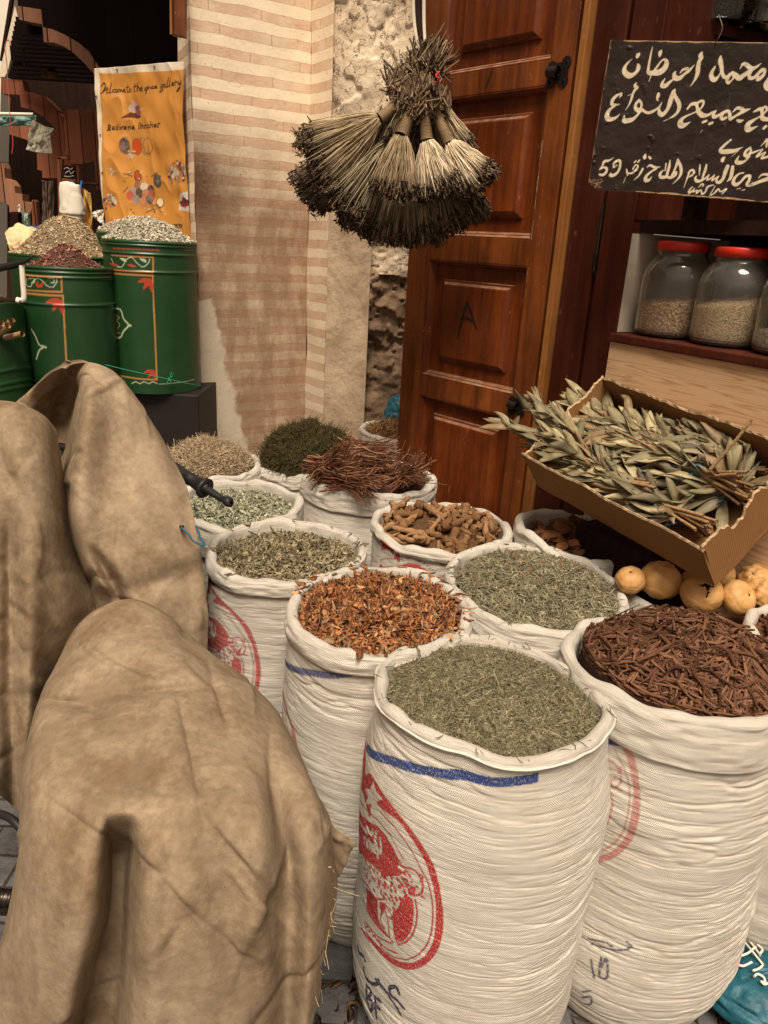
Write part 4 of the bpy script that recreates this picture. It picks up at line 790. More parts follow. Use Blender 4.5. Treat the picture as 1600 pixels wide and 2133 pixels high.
# knobbly roots, bark chunks: one object each
def knob(seed, L, r):
    rg = np.random.default_rng(seed); b = MB(); k = 12; t = np.linspace(-.5, .5, k); Q = np.stack([t*L, .18*L*np.sin(t*3+rg.uniform(0, 6)), .10*L*np.cos(t*4+rg.uniform(0, 6))], 1)
    rr = r*(.75+.5*np.abs(np.sin(t*rg.uniform(7, 13)+rg.uniform(0, 3))))*np.interp(t, [-.5, -.46, .4, .5], [.35, 1, .8, .35]); b.add(sweep(Q[None], rr[None], s=9))
    if rg.uniform() < .7:
        i = rg.integers(3, 9); d = nrm(np.array([rg.normal()*.5, rg.normal(), abs(rg.normal())])); q = Q[i]+d*np.linspace(0, L*.32, 6)[:, None]; b.add(sweep(q[None], (r*np.array([.7, .62, .6, .52, .45, .2]))[None], s=7))
    V = np.vstack(b.V); vn = VN(seed); V = V+nrm(V+1e-4)*(vn.fbm(V[:, 0]*120+40, V[:, 1]*120+V[:, 2]*90+40, o=2)*r*.35)[:, None]
    c = np.array([(.20, .105, .048), (.27, .15, .072), (.155, .078, .034)])[seed % 3]*np.random.default_rng(seed).uniform(.85, 1.1)
    return V, b.Q, np.broadcast_to(c, (len(V), 3))
def scatter(protos, S, h, n, seed, name, label, cat, group, mat, rmax=.93, tilt=.35, lift=.008, smooth=True, layers=1):
    rg = np.random.default_rng(seed); obs = []
    P, N_ = spots(S, h, n, rg, rmax)
    for i in range(n):
        Vp, Fp, Cp = protos[i % len(protos)]
        if i < len(protos): o = mesh(name, Vp, Fp, mat, None, smooth, col=Cp); obs.append(o)
        else: o = obs[i % len(protos)].copy(); COL.objects.link(o)
        z = Vector(nrm(N_[i]+rg.normal(0, tilt, 3))); q = z.to_track_quat('Z', 'Y').to_matrix() @ Matrix.Rotation(rg.uniform(0, 6.28), 3, 'Z'); sc_ = rg.uniform(.75, 1.25)
        o.matrix_world = Matrix.Translation(P[i]+N_[i]*lift*rg.uniform(.2, 1.8)) @ q.to_4x4() @ Matrix.Scale(sc_, 4)
        tag(o, label, cat, group)
h6 = dome(S6, .035, .045, 1, .012, 61)
V, f = dmesh(S6, h6); tag(mesh('root_base', V, f, MROOT, col=np.broadcast_to((.10, .05, .025), (len(V), 3))), 'dark base layer under the knobbly tan roots', 'roots', None, 'stuff')  # plain dark dome below the scattered roots
scatter([knob(200+i, L_, r_) for i, (L_, r_) in enumerate([(.075, .0095), (.06, .011), (.09, .009), (.065, .012), (.05, .0105), (.11, .0085)])], S6, h6, 85, 77, 'dried_root', 'knobbly tan dried root lying in the sack with red print under its rim', 'root', 'knobbly tan roots in their sack', MROOT, .92, .42, .012)
h7 = dome(S7, .05, .035, 1, .012, 71)
V, f = dmesh(S7, h7); tag(mesh('bark_base', V, f, MROOT, col=np.broadcast_to((.06, .028, .015), (len(V), 3))), 'dark base layer under the brown bark chunks', 'bark', None, 'stuff')  # plain dark dome below the chunks
def chunk(seed, L):
    rg = np.random.default_rng(seed); V, f = lathe([(0, -.5), (.42, -.42), (.5, 0), (.4, .42), (0, .5)], 9); V = V*rg.uniform(.75, 1.2, (len(V), 1))*L*np.array([1.2, .8, .5]); return V, f, np.broadcast_to(np.array([.17, .075, .032])*rg.uniform(.6, 1.5), (len(V), 3))
scatter([chunk(300+i, L_) for i, L_ in enumerate([.05, .035, .06, .03, .045])], S7, h7, 42, 78, 'bark_chunk', 'rough brown bark chunk in the sack partly under the cardboard box', 'bark chunk', 'brown bark chunks in their sack', MROOT, .9, .4, .01, smooth=False)
# reddish twig bundles
h9 = dome(S9, .0, .03, 1, .01, 91)
V, f = dmesh(S9, h9); tag(mesh('twig_base', V, f, MROOT, col=np.broadcast_to((.05, .02, .014), (len(V), 3))), 'dark red base layer under the twig bundles', 'twigs', None, 'stuff')  # plain dark red dome below the bundles
def bundle(px, py, zc_, ax, L, R, n, label, seed):
    c = at_z(px, py, zc_); rg = np.random.default_rng(seed); t_ = thing('twig_bundle', label, 'twig bundle', c, 'reddish twig bundles'); ax = nrm(np.array(ax, float)); s_ = nrm(np.cross(ax, [0, 0, 1.])); u_ = np.cross(s_, ax); k = 7
    a_ = rg.uniform(0, 6.28, n); r_ = R*np.sqrt(rg.uniform(.1, 1, n)); t = np.linspace(-.5, .5, k)
    wob = rg.normal(0, .22, (n, 2)); Q = c+ax*(t[None, :, None]*L*rg.uniform(.7, 1.05, (n, 1, 1)))+(s_*np.cos(a_)[:, None]+u_*np.sin(a_)[:, None])[:, None]*(r_[:, None]*(1-.5*np.cos(np.pi*t)*.0-.35*(1-4*t*t)))[..., None]+(s_*wob[:, :1]+u_*wob[:, 1:])[:, None]*(t*t*L)[None, :, None]*1.6
    Q = Q+np.cumsum(rg.normal(0, .0045, Q.shape), 1)
    bt = MB(); bt.add(sweep(Q, np.outer(rg.uniform(.0012, .0028, n), np.interp(t, [-.5, .5], [1, .6])), s=4), np.repeat(tones(rg, n, [(.17, .070, .038), (.25, .112, .062), (.11, .043, .025), (.31, .17, .10)]), k*4, 0))
    a2 = np.linspace(0, 2*math.pi, 20); ring = c+s_*np.cos(a2)[:, None]*R*.72+u_*np.sin(a2)[:, None]*R*.72; mesh('tie', *sweep(ring, np.full(20, .0013), s=6), MROOT, t_, col=np.broadcast_to((.18, .08, .05), (120, 3)))
    nb = n//2; e = rg.integers(0, n, nb); B0 = Q[e, rg.integers(0, k, nb)]; Qb = curves(rg, B0, np.tile(u_, (nb, 1)), rg.uniform(.02, .06, nb), 4, .6, .8, 0, .03)
    bt.add(sweep(Qb, np.full((nb, 4), .0009), s=3), np.repeat(tones(rg, nb, [(.19, .085, .045), (.28, .14, .08)]), 12, 0)); bt.build('twigs', MROOT, t_)
bundle(692, 968, .795, (.6, -.4, .45), .18, .058, 130, 'slanting reddish twig bundle at the left of its sack', 1)
bundle(768, 952, .805, (1, -.5, .10), .20, .062, 150, 'thick reddish twig bundle on top of the others', 2)
bundle(735, 1000, .757, (.8, -.5, .02), .19, .055, 130, 'reddish twig bundle lying along the front sack rim', 3)
bundle(842, 990, .768, (.5, -.35, .5), .16, .056, 120, 'slanting reddish twig bundle nearest the door', 4)
# gourds
def gourd(px, py, r, label, sq=(1, 1, .9), wr_=.02, seed=1, hole=False, col=(.52, .29, .10)):
    Y = np.linalg.norm(at_z(px, py, .735)-OC); d = ray(px, py); d = d/np.linalg.norm(d); c = OC+d*(np.linalg.norm(at_z(px, py, .74)-OC))
    nu, nv = 40, 64; a_ = np.linspace(0, math.pi, nu); b_ = np.linspace(0, 2*math.pi, nv, endpoint=False); A2, B2 = np.meshgrid(a_, b_, indexing='ij'); vn = VN(seed)
    U = B2/(2*math.pi); rr = 1+wr_*1.1*vn.fbm(U*8, A2*3+5, 8, 4)-.03*np.exp(-(vn.fbm(U*5, A2*2+15, 5, 2)/.10)**2)-.18*np.exp(-(A2/.22)**2)+wr_*.5*np.cos(B2*7)*np.sin(A2)
    V = np.stack([rr*np.sin(A2)*np.cos(B2)*sq[0], rr*np.sin(A2)*np.sin(B2)*sq[1], rr*np.cos(A2)*sq[2]], -1).reshape(-1, 3)*r
    f = gridF(nu, nv, True); rg = np.random.default_rng(seed); ti = Vector(nrm(np.array([rg.normal()*.4, -.3+rg.normal()*.3, 1]))).to_track_quat('Z', 'Y').to_matrix(); V = V @ np.array(ti).T
    if hole:
        tc = -d; tc = nrm(tc+np.array([.22, 0, .35])); q = nrm(V); cs_ = q @ tc; fc = V[f].mean(1); qf = nrm(fc); e1 = nrm(np.cross(tc, Z3)); e2 = np.cross(e1, tc); ex = qf @ e1; ey = qf @ e2
        cut = (qf @ tc > .5) & (((np.abs(ex)/.34+np.abs(ey-.10)/.15+.35*vn(ex*14+9, ey*14+9)) < 1) | ((np.abs(ex+.12+ey*.35+.07*vn(ey*12+3, ey*0+2)) < .045) & (ey < .1) & (ey > -.5)))
        f = f[~cut]
    o = mesh('dried_gourd', V, f, MG, None, True, local=True); o.location = [float(v) for v in c]; tag(o, label, 'gourd', 'round dried gourds')
    a5 = np.array(ti).T; V5, f5 = lathe([(0, .0008), (r*.07, .001), (r*.10, -.0005), (r*.09, -.003)], 14); zt = (1-.18)*sq[2]*r; o5 = mesh('stem_scar', (V5+[0, 0, zt]) @ a5, f5, MDARK, o, True, local=True)
    if hole: solid(o, .003)
kk = M('gourd_skin', .5, .4); v_ = kk.obj(); n_ = kk.noise(v_, 22, 6, .65); n2_ = kk.noise(v_, 110, 4)
c_ = kk.mix(kk.ramp(n_, [(.3, 0.), (.7, 1.)]), (.44, .215, .062), (.62, .37, .15)); c_ = kk.mix(kk.ramp(n2_, [(.6, 0.), (.75, .5)]), c_, (.27, .12, .04)); MG = kk.fin(c_, kk.bump(n2_, .003, .4))
for q in [(1376, 1208, .052, 'large dull tan gourd under the cardboard box corner', (1, 1, .92), .06, 1), (1462, 1235, .047, 'cracked tan gourd with a dark jagged hole', (1, 1, .98), .02, 2, True), (1538, 1245, .043, 'smooth flattened tan gourd right of the cracked one', (1.05, 1.05, .82), .015, 3), (1313, 1208, .037, 'small tan gourd at the left rim of its sack', (1, 1, .9), .03, 4), (1428, 1200, .040, 'dull gourd half hidden behind the cracked one', (1, 1, .9), .03, 5), (1592, 1236, .043, 'wrinkled orange gourd at the right edge of the photo', (1, .9, .9), .16, 6), (1500, 1196, .038, 'gourd in shadow beneath the box behind the smooth one', (1, 1, .9), .04, 7), (1570, 1205, .038, 'dark wrinkled gourd at the right under the box', (1, 1, .85), .12, 8)]: gourd(*q[:4], *q[4:7], *(q[7:]))
V, f = dmesh(S8, dome(S8, .10, .03, 1, .01, 81)); tag(mesh('gourd_debris', V, f, MROOT, col=np.broadcast_to((.12, .06, .03), (len(V), 3))), 'dusty brown debris under the round gourds', 'debris', None, 'stuff')
# ---------------------------------------------------------------- covered scooter
def sheet(name, rows, nu, nv, parent, folds=None, wr=.006, seed=1, label=None, thick=.0025, mat=None, edge=None, ncr=60):
    G = lattice(rows, nu, nv)                         # (px, py, Y)
    px, py, Y = G[..., 0], G[..., 1], G[..., 2]
    if folds is not None: Y = folds(px, py, Y)
    d = FW+(px-CX)[..., None]/F*RX-(py-CY)[..., None]/F*UP
    V = OC+d*(Y/d[..., 1])[..., None]
    du = np.gradient(V, axis=0); dv = np.gradient(V, axis=1); N_ = nrm(np.cross(dv, du)); s_ = np.sign((N_*(OC-V)).sum(-1, keepdims=True)); N_ = N_*np.median(s_)
    vn = VN(seed); X_, Z_ = V[..., 0]+V[..., 1]*.3, V[..., 2]+V[..., 1]*.8
    q1 = vn.fbm(X_*6+50, Z_*5+50, o=2); H_ = 1.0*q1+.10*vn.fbm(X_*34+5, Z_*30+5, o=3); r_ = np.random.default_rng(seed)
    for i in range(ncr):                              # sharp pressed-in creases
        cx_, cz_ = r_.uniform(X_.min(), X_.max()), r_.uniform(Z_.min(), Z_.max()); a_ = r_.normal(1.9, .75); L_ = r_.uniform(.04, .16); w_ = r_.uniform(.006, .020)
        t_ = (X_-cx_)*math.cos(a_)+(Z_-cz_)*math.sin(a_); d_ = -(X_-cx_)*math.sin(a_)+(Z_-cz_)*math.cos(a_)+r_.normal(0, 1.2)*t_*t_
        H_ = H_+r_.choice([-1, 1])*r_.uniform(.2, .75)*np.clip(1-np.abs(d_)/w_, 0, 1)*np.clip(1-(t_/L_)**2, 0, 1)
        H_ = H_+r_.normal(0, .34)*np.tanh(d_/.004)*np.clip(1-np.abs(d_)/.07, 0, 1)*np.clip(1-(t_/L_)**2, 0, 1)
    V = V+N_*(wr*H_)[..., None]
    if edge is not None: V = edge(V, N_)
    o = mesh(name, V.reshape(-1, 3), gridF(nu, nv), mat or MTARP, parent, True); solid(o, thick)
    ss = o.modifiers.new('sub', 'SUBSURF'); ss.levels = 0; ss.render_levels = 1
    if label: o['label'] = label
    return o
scoot = thing('covered_scooter', 'parked scooter shrouded in a creased tan canvas cover with one black grip showing', 'scooter', (-.38, 1.3, GZ))
def bumpf(x, c, w_): return np.exp(-((x-c)/w_)**2)
AR = [[(-60,930,2.02),(30,880,2.0),(100,815,1.98),(165,790,1.95),(225,800,1.95),(262,830,1.94),(300,870,1.93),(312,890,1.93)],
 [(-60,890,1.92),(35,832,1.88),(100,775,1.84),(165,752,1.80),(225,765,1.80),(265,800,1.81),(305,862,1.82),(322,890,1.84)],
 [(-60,930,1.89),(38,870,1.86),(98,815,1.88),(148,782,1.87),(182,775,1.72),(245,800,1.73),(310,870,1.75),(338,905,1.80)],
 [(-60,970,1.88),(38,930,1.86),(95,880,1.93),(146,850,1.95),(172,850,1.65),(240,870,1.68),(330,920,1.71),(362,950,1.76)],
 [(-60,1050,1.86),(38,1000,1.85),(92,965,1.91),(134,945,1.92),(160,945,1.60),(235,955,1.63),(340,985,1.66),(390,1005,1.71)],
 [(-60,1120,1.84),(40,1080,1.83),(92,1050,1.87),(124,1040,1.86),(150,1045,1.55),(230,1050,1.57),(345,1060,1.61),(404,1075,1.66)],
 [(-60,1200,1.80),(45,1160,1.79),(100,1130,1.78),(132,1120,1.74),(160,1125,1.53),(235,1130,1.54),(350,1140,1.57),(418,1150,1.62)],
 [(-60,1260,1.76),(60,1220,1.75),(115,1190,1.73),(150,1180,1.70),(185,1195,1.53),(250,1205,1.52),(355,1215,1.55),(428,1230,1.60)],
 [(-60,1320,1.70),(80,1290,1.68),(140,1262,1.66),(175,1250,1.64),(215,1255,1.55),(275,1275,1.50),(360,1290,1.53),(433,1305,1.58)],
 [(-60,1420,1.66),(90,1400,1.62),(160,1380,1.59),(200,1370,1.57),(240,1370,1.54),(290,1380,1.52),(365,1385,1.53),(434,1395,1.57)],
 [(-60,1520,1.62),(90,1500,1.60),(160,1480,1.58),(200,1470,1.57),(240,1470,1.56),(290,1480,1.55),(365,1480,1.56),(434,1480,1.58)]]
def fAR(px, py, Y):
    t = (px-300)+(py-980)*-.42; Y = Y+.010*bumpf(t, 0, 22)*sst(850, 950, py)*(1-sst(1280, 1380, py))
    c2 = np.interp(py, [1130, 1400], [190, 330]); Y = Y+.030*bumpf(px, c2, 14)*sst(1125, 1180, py)*(1-sst(1300, 1420, py)); Y = Y-.018*bumpf(px, c2+34, 26)*sst(1125, 1180, py)*(1-sst(1340, 1420, py))
    Y = Y-.012*bumpf(px, 415-.0*py, 16)
    Y = Y+.016*bumpf(py+.35*px, 1330, 26)*sst(190, 260, px)
    return Y
sheet('front_drape', AR, 190, 130, scoot, fAR, .009, 5, ncr=50)
AL = [[(-160,930,1.86),(0,915,1.84),(50,920,1.84),(95,945,1.86),(118,1000,1.86)],
 [(-160,838,1.64),(0,840,1.62),(50,850,1.64),(88,870,1.66),(112,898,1.70)],
 [(-160,890,1.53),(0,890,1.52),(50,900,1.52),(96,925,1.56),(124,965,1.66)],
 [(-160,1000,1.47),(0,1000,1.46),(55,1010,1.46),(105,1025,1.51),(140,1055,1.64)],
 [(-160,1150,1.43),(0,1150,1.42),(60,1150,1.43),(120,1160,1.48),(165,1165,1.62)],
 [(-160,1300,1.39),(0,1300,1.38),(70,1300,1.40),(140,1290,1.46),(200,1290,1.58)],
 [(-160,1450,1.35),(0,1450,1.34),(60,1450,1.37),(110,1440,1.44),(170,1440,1.56)],
 [(-160,1560,1.32),(-20,1580,1.31),(40,1590,1.34),(80,1590,1.42),(130,1590,1.52)],
 [(-160,1600,1.30),(-30,1640,1.29),(30,1682,1.33),(70,1700,1.40),(120,1700,1.50)]]
def fAL(px, py, Y):
    Y = Y+.030*bumpf(px, np.interp(py, [950, 1650], [20, 25]), 20)*sst(1000, 1150, py)-.02*bumpf(px, np.interp(py, [950, 1650], [70, 62]), 24)*sst(1000, 1200, py)
    return Y+.012*bumpf(px-.5*(py-900), -20, 20)*(1-sst(1000, 1150, py))
sheet('side_drape', AL, 120, 90, scoot, fAL, .0075, 9)
BS = [[(120,1420,1.54),(170,1345,1.50),(215,1305,1.48),(270,1290,1.47),(330,1310,1.46),(385,1350,1.46),(435,1395,1.46),(470,1430,1.48)],
 [(118,1385,1.40),(160,1300,1.37),(210,1262,1.36),(270,1249,1.355),(330,1270,1.355),(385,1312,1.36),(435,1362,1.38),(475,1402,1.41)],
 [(98,1430,1.36),(130,1365,1.27),(195,1330,1.24),(278,1322,1.235),(350,1338,1.24),(420,1368,1.27),(485,1398,1.32),(530,1430,1.38)],
 [(76,1490,1.28),(98,1440,1.16),(185,1428,1.12),(288,1424,1.11),(392,1430,1.115),(482,1446,1.15),(550,1464,1.22),(588,1505,1.31)],
 [(58,1560,1.20),(72,1520,1.04),(168,1528,.995),(290,1530,.985),(412,1535,.99),(522,1548,1.03),(603,1562,1.10),(636,1605,1.22)],
 [(46,1650,1.14),(60,1620,.945),(150,1630,.895),(290,1635,.885),(430,1637,.89),(552,1642,.92),(648,1650,1.0),(676,1695,1.14)],
 [(42,1730,1.08),(58,1710,.89),(142,1700,.845),(282,1700,.83),(422,1708,.835),(555,1712,.86),(668,1720,.93),(700,1775,1.08)],
 [(26,1830,1.02),(48,1815,.865),(138,1800,.815),(276,1800,.80),(416,1805,.80),(548,1806,.825),(664,1808,.88),(702,1850,.99)],
 [(10,1950,.98),(30,1930,.85),(132,1905,.795),(268,1905,.78),(410,1910,.78),(540,1912,.80),(655,1912,.85),(690,1940,.93)],
 [(-30,2080,.95),(0,2060,.84),(122,2030,.785),(260,2030,.765),(402,2035,.765),(532,2035,.785),(640,2035,.825),(668,2050,.88)],
 [(-60,2200,.93),(-25,2180,.83),(112,2160,.775),(252,2160,.755),(395,2165,.755),(524,2165,.775),(618,2160,.81),(646,2165,.85)],
 [(-80,2330,.92),(-45,2310,.82),(102,2290,.77),(245,2290,.75),(388,2295,.75),(516,2295,.77),(606,2290,.80),(640,2290,.84)]]
def fBS(px, py, Y):
    g = sst(1690, 1790, py)
    cl = np.interp(py, [1690, 1900, 2150], [252, 245, 205]); wl = np.interp(py, [1690, 1900, 2150], [30, 36, 50])
    a = (px-cl)/wl; Y = Y+.115*sst(1690, 1775, py)*(1/(1+np.abs(a)**7))                                # deep fold left of centre
    Y = Y-.010*g*bumpf(px, np.interp(py, [1700, 2150], [318, 320]), 26)
    Y = Y+.022*sst(1660, 1900, py)*bumpf(px-.25*(py-1800), 455, 52)
    Y = Y-.008*g*bumpf(px, np.interp(py, [1700, 2150], [540, 510]), 30)
    Y = Y+.050*sst(1560, 1680, py)*bumpf(px, np.interp(py, [1560, 1800, 2150], [570, 600, 598]), 30)
    Y = Y-.006*g*bumpf(px, np.interp(py, [1700, 2150], [190, 130]), 26)
    Y = Y+.030*bumpf(py+.10*px, 1475, 12)*bumpf(px, 330, 190)*.5+.022*bumpf(py-.18*px, 1442, 15)*(1-sst(190, 260, px))
    return Y
sheet('seat_drape', BS, 250, 190, scoot, fBS, .0090, 14, ncr=48)
# folded corner of the cover sticking out against the front sack
G = [[(672,1690,1.05),(700,1725,1.03),(741,1756,1.03)], [(678,1760,1.04),(700,1765,1.03),(738,1762,1.03)], [(684,1860,1.04),(695,1845,1.035),(718,1800,1.035)]]
sheet('cover_corner', G, 26, 20, scoot, None, .002, 3)
# frayed threads on the hem
rg = np.random.default_rng(8); hem = [(692,1790,.99),(699,1850,.97),(690,1935,.92),(668,2045,.87),(655,2100,.855)]; b = MB()
for i in range(16):
    t = rg.uniform(0, len(hem)-1.01); k = int(t); q = np.array(hem[k])*(1-t+k)+np.array(hem[k+1])*(t-k); p0 = at_y(q[0]-4, q[1], q[2]-.012); L_ = rg.uniform(.006, .035)*(2 if rg.uniform() < .15 else 1)
    a_ = rg.normal([.25, -.25, -.7], [.5, .3, .5]); a_ = a_/np.linalg.norm(a_); side = rg.normal(0, .4, 3); t5 = np.linspace(0, 1, 6)[:, None]
    b.add(sweep(p0+a_*L_*t5+side*L_*t5*t5, np.full(6, .00045), s=4), np.array([.58, .44, .25]))
for p in ([(690,1806),(670,1812),(660,1822)], [(690,1806),(676,1806),(662,1818)], [(700,1880),(690,1905),(676,1915),(668,1880),(655,1850)], [(655,2055),(668,2060),(672,2090)]):
    b.add(sweep(catmull([at_y(x, y, .93) for x, y in p], 14), np.full(14, .0006), s=4), np.array([.62, .48, .28]))
b.build('frayed_threads', MSTRAW, scoot)
# grip and lever
g0, g1 = at_y(350, 968, 1.80), at_y(432, 1020, 1.725); gd = nrm(g1-g0); gl = np.linalg.norm(g1-g0)
def alongs(pr): q = np.array(pr); return (g0+gd*q[:, :1]), q[:, 1]
P, r = alongs([(0, .016), (gl*.3, .0168), (gl*.55, .0155), (gl*.58, .0175), (gl*.62, .0155), (gl*.86, .0185), (gl*.90, .0255), (gl*.955, .0268), (gl*.975, .024), (gl*.98, .015), (gl*.97, .012)])
b = MB(); b.add(sweep(P[None], r[None], s=24)); b.build('handlebar_grip', MBLACK, scoot)
P, r = alongs([(gl*.96, .010), (gl*1.02, .0105), (gl*1.30, .0085), (gl*1.42, .0085), (gl*1.45, .0115), (gl*1.53, .0125), (gl*1.57, .0105), (gl*1.585, .004)])
P = P+np.linspace(0, 1, len(P))[:, None]**2*np.array([0, 0, .006]); b = MB(); b.add(sweep(P[None], r[None], s=16)); b.build('bar_end', MBLACK, scoot)
hb = np.array([at_y(120, 930, 1.92), at_y(250, 945, 1.88), g0+gd*.01]); mesh('handlebar', *sweep(catmull(hb, 14), np.full(14, .011), s=12), MSTEEL, scoot)
# black patch stands for a hole's dark inside; blue cord in the hem
ho = at_y(379, 1100, 1.60); nn = nrm(OC-ho); e1 = nrm(np.cross(nn, Z3)); e2 = np.cross(e1, nn); an = np.linspace(0, 2*math.pi, 14, endpoint=False)
P = ho+(e1*np.cos(an)[:, None]*.0055+e2*np.sin(an)[:, None]*.0085)*(1+.25*np.sin(an*3))[:, None]; V, f = prism(P, nn, .001); mesh('hole_dark_patch', V, f, MBLACK, scoot, smooth=False)
cordp = [ho+nn*.003, at_y(392, 1112, 1.585), at_y(404, 1128, 1.58), at_y(426, 1136, 1.58), at_y(418, 1120, 1.59), at_y(408, 1095, 1.6)]
mesh('blue_cord', *sweep(catmull(cordp, 30), np.full(30, .0024), s=8), MTWB, scoot)
# wheels, seat and lower body stand under the cover
def wheel(c, ax, R, name):
    b_ = MB(); a2 = np.linspace(0, 2*math.pi, 40, endpoint=False); u_ = Z3; v_ = nrm(np.cross(ax, u_)); ring = c+R*(np.cos(a2)[:, None]*u_+np.sin(a2)[:, None]*v_); ring = np.vstack([ring, ring[:1]])
    o_ = mesh(name, *sweep(ring, np.full(41, .05), s=12), MBLACK, scoot); r2_ = c+R*.72*(np.cos(a2)[:, None]*u_+np.sin(a2)[:, None]*v_); r2_ = np.vstack([r2_, r2_[:1]])
    k_ = MB(); k_.add(sweep(r2_, np.full(41, .015), s=8))
    for q in range(5): k_.add(sweep(np.array([c, c+R*.72*(math.cos(q*1.257)*u_+math.sin(q*1.257)*v_)]), np.full(2, .012), s=8))
    h_ = k_.build('wheel_rim', MSTEEL, None); V_ = h_; h_.parent = o_; h_.matrix_parent_inverse = Matrix.Translation(-Vector([float(t) for t in origin(o_)])); return o_
axl = nrm(np.array([.93, .36, 0])); wheel(np.array([-.27, 1.00, GZ+.26]), axl, .21, 'wheel'); wheel(np.array([-.62, 1.98, GZ+.26]), axl, .21, 'wheel')
fwd = nrm(np.array([-.34, .94, 0])); axm = np.stack([axl, fwd, Z3])
b = MB(); b.add(box((-.36, 1.18, .60), (.14, .34, .12), axm)); o = b.build('seat', MBLACK, scoot); bevel(o, .06, 5)
b = MB(); b.add(box((-.36, 1.20, .34), (.14, .40, .34), axm)); b.add(box((-.62, 1.80, .50), (.22, .10, .60), axm)); b.add(box((-.47, 1.5, .18), (.26, .40, .08), axm)); o = b.build('body', MSTEEL, scoot); bevel(o, .03, 3)
# footrest pipe and ribbed pedal seen left of the cover
b = MB(); b.add(sweep(catmull([at_y(-60, 1685, 1.22), at_y(5, 1697, 1.20), at_y(35, 1716, 1.18), at_y(62, 1752, 1.16), at_y(90, 1800, 1.15)], 20), np.full(20, .0085), s=12)); b.build('footrest_pipe', MBLACK, scoot)
b = MB(); b.add(sweep(np.array([at_y(46, 1742, 1.15), at_y(58, 1722, 1.16)]), np.full(2, .006), s=12)); b.build('pipe_ferrule', MCHROME, scoot)
b = MB(); p0, p1 = at_y(-50, 1866, 1.12), at_y(30, 1872, 1.10); t = np.linspace(0, 1, 34); b.add(sweep((p0+(p1-p0)*t[:, None])[None], (.014+.0035*np.sign(np.sin(t*60)))[None], s=14)); b.add(sweep(np.array([p0-[0, 0, .03], p1-[0, 0, .03]]), np.full(2, .012), s=10)); b.build('ribbed_footpeg', MSTEEL, scoot)
# ---------------------------------------------------------------- hanging brushes
def brush(label, neck, tip, top, Y0, Y1, w0, wt, dt, n, pal, seed, dark=.75, tuft=True, tl=.045, tipdark=(.075, .045, .026)):
    rg = np.random.default_rng(seed); A = at_y(*neck, Y0); B = at_y(*tip, Y1); T0 = at_y(*top, Y0+.03); ax = nrm(B-A); L = np.linalg.norm(B-A); vw = nrm(A-OC); e1 = nrm(np.cross(ax, vw)); e2 = np.cross(e1, ax)
    t_ = thing('palm_brush', label, 'brush', A, 'palm brushes hanging in a bunch')
    k = 8; s_ = np.linspace(0, 1, k); u = rg.uniform(-1, 1, n); v = rg.uniform(-1, 1, n); rr = np.sqrt(u*u+v*v); sc_ = np.where(rr > 1, 1/rr, 1); u, v = u*sc_, v*sc_
    wid = w0+(wt*1.12-w0)*s_**.8; dep = w0+(dt*1.15-w0)*s_**.8; Ln = L*rg.uniform(.80, 1.06, n)*(1-.06*np.abs(u))
    Q = A+ax*(s_[None, :, None]*Ln[:, None, None])+e1*(u[:, None]*wid)[..., None]+e2*(v[:, None]*dep)[..., None]; Q = Q+np.cumsum(rg.normal(0, .0021, Q.shape), 1)
    c = np.repeat(tones(rg, n, pal, .28), k, 0).reshape(n, k, 3); dk = np.interp(s_, [.78, .95], [0, dark]); c = c*(1-dk[None, :, None])+np.array(tipdark)*dk[None, :, None]
    V, f = sweep(Q, np.outer(rg.uniform(.0010, .0019, n), np.interp(s_, [0, .8, 1], [1, .9, 1.2])), s=4); mesh('bristles', V, f, MSTRAW, t_, col=np.repeat(c.reshape(-1, 3), 4, 0))
    # split curled seed ends: short dark fibres at each tip
    m = n*5; i = rg.integers(0, n, m); E0_ = Q[i, -1]; dr = nrm(ax+rg.normal(0, .75, (m, 3))); Ls = rg.uniform(.004, .012, m)[:, None, None]; q = np.linspace(0, 1, 4)[None, :, None]
    Qe = E0_[:, None]+dr[:, None]*Ls*q+rg.normal(0, .5, (m, 1, 3))*Ls*q*q; V, f = sweep(Qe, np.outer(rg.uniform(.0013, .0028, m), [1, 1, 1, .7]), s=4); mesh('split_ends', V, f, MSTRAW, t_, col=np.repeat(tones(rg, m, [tipdark, (.15, .10, .058), (.05, .03, .018), (.10, .062, .035)], .3), 16, 0))
    H = T0; nq = 150; q = np.linspace(0, 1, nq); P = A+(H-A)*q[:, None]; turns = max(10, int(np.linalg.norm(H-A)/.0042)); r = np.interp(q, [0, .15, 1], [w0*1.12, w0*1.05, w0*.75])+.0011*np.sin(q*turns*6.283); cb_ = np.repeat(np.array([.33, .225, .125])*(.62+.38*(np.sin(q*turns*6.283)*.5+.5)**.7*rg.uniform(.75, 1.25, nq))[:, None], 18, 0); mesh('handle_binding', *sweep(P[None]-ax*.004, r[None], s=18), MSTRAW, t_, col=cb_)
    if tuft:
        m = 430; hd = nrm(H-A); d = nrm(hd+rg.normal(0, .42, (m, 3))); b0 = H+rg.normal(0, .020, (m, 3))-hd*.012; Lt = rg.uniform(.5, 1.1, m)[:, None, None]*tl; q = np.linspace(0, 1, 4)[None, :, None]
        Qt = b0[:, None]+d[:, None]*Lt*q; V, f = sweep(Qt, np.outer(rg.uniform(.0016, .0034, m), [1, 1, .9, .8]), s=4); mesh('handle_tuft', V, f, MSTRAW, t_, col=np.repeat(tones(rg, m, [(.13, .082, .045), (.08, .05, .028), (.19, .125, .07), (.30, .21, .125)], .3), 16, 0))
PALE = [(.66, .54, .37), (.74, .63, .46), (.55, .43, .28)]; STR = [(.44, .33, .20), (.52, .41, .26), (.33, .235, .135)]; GRN = [(.34, .27, .165), (.42, .35, .22), (.25, .19, .11)]
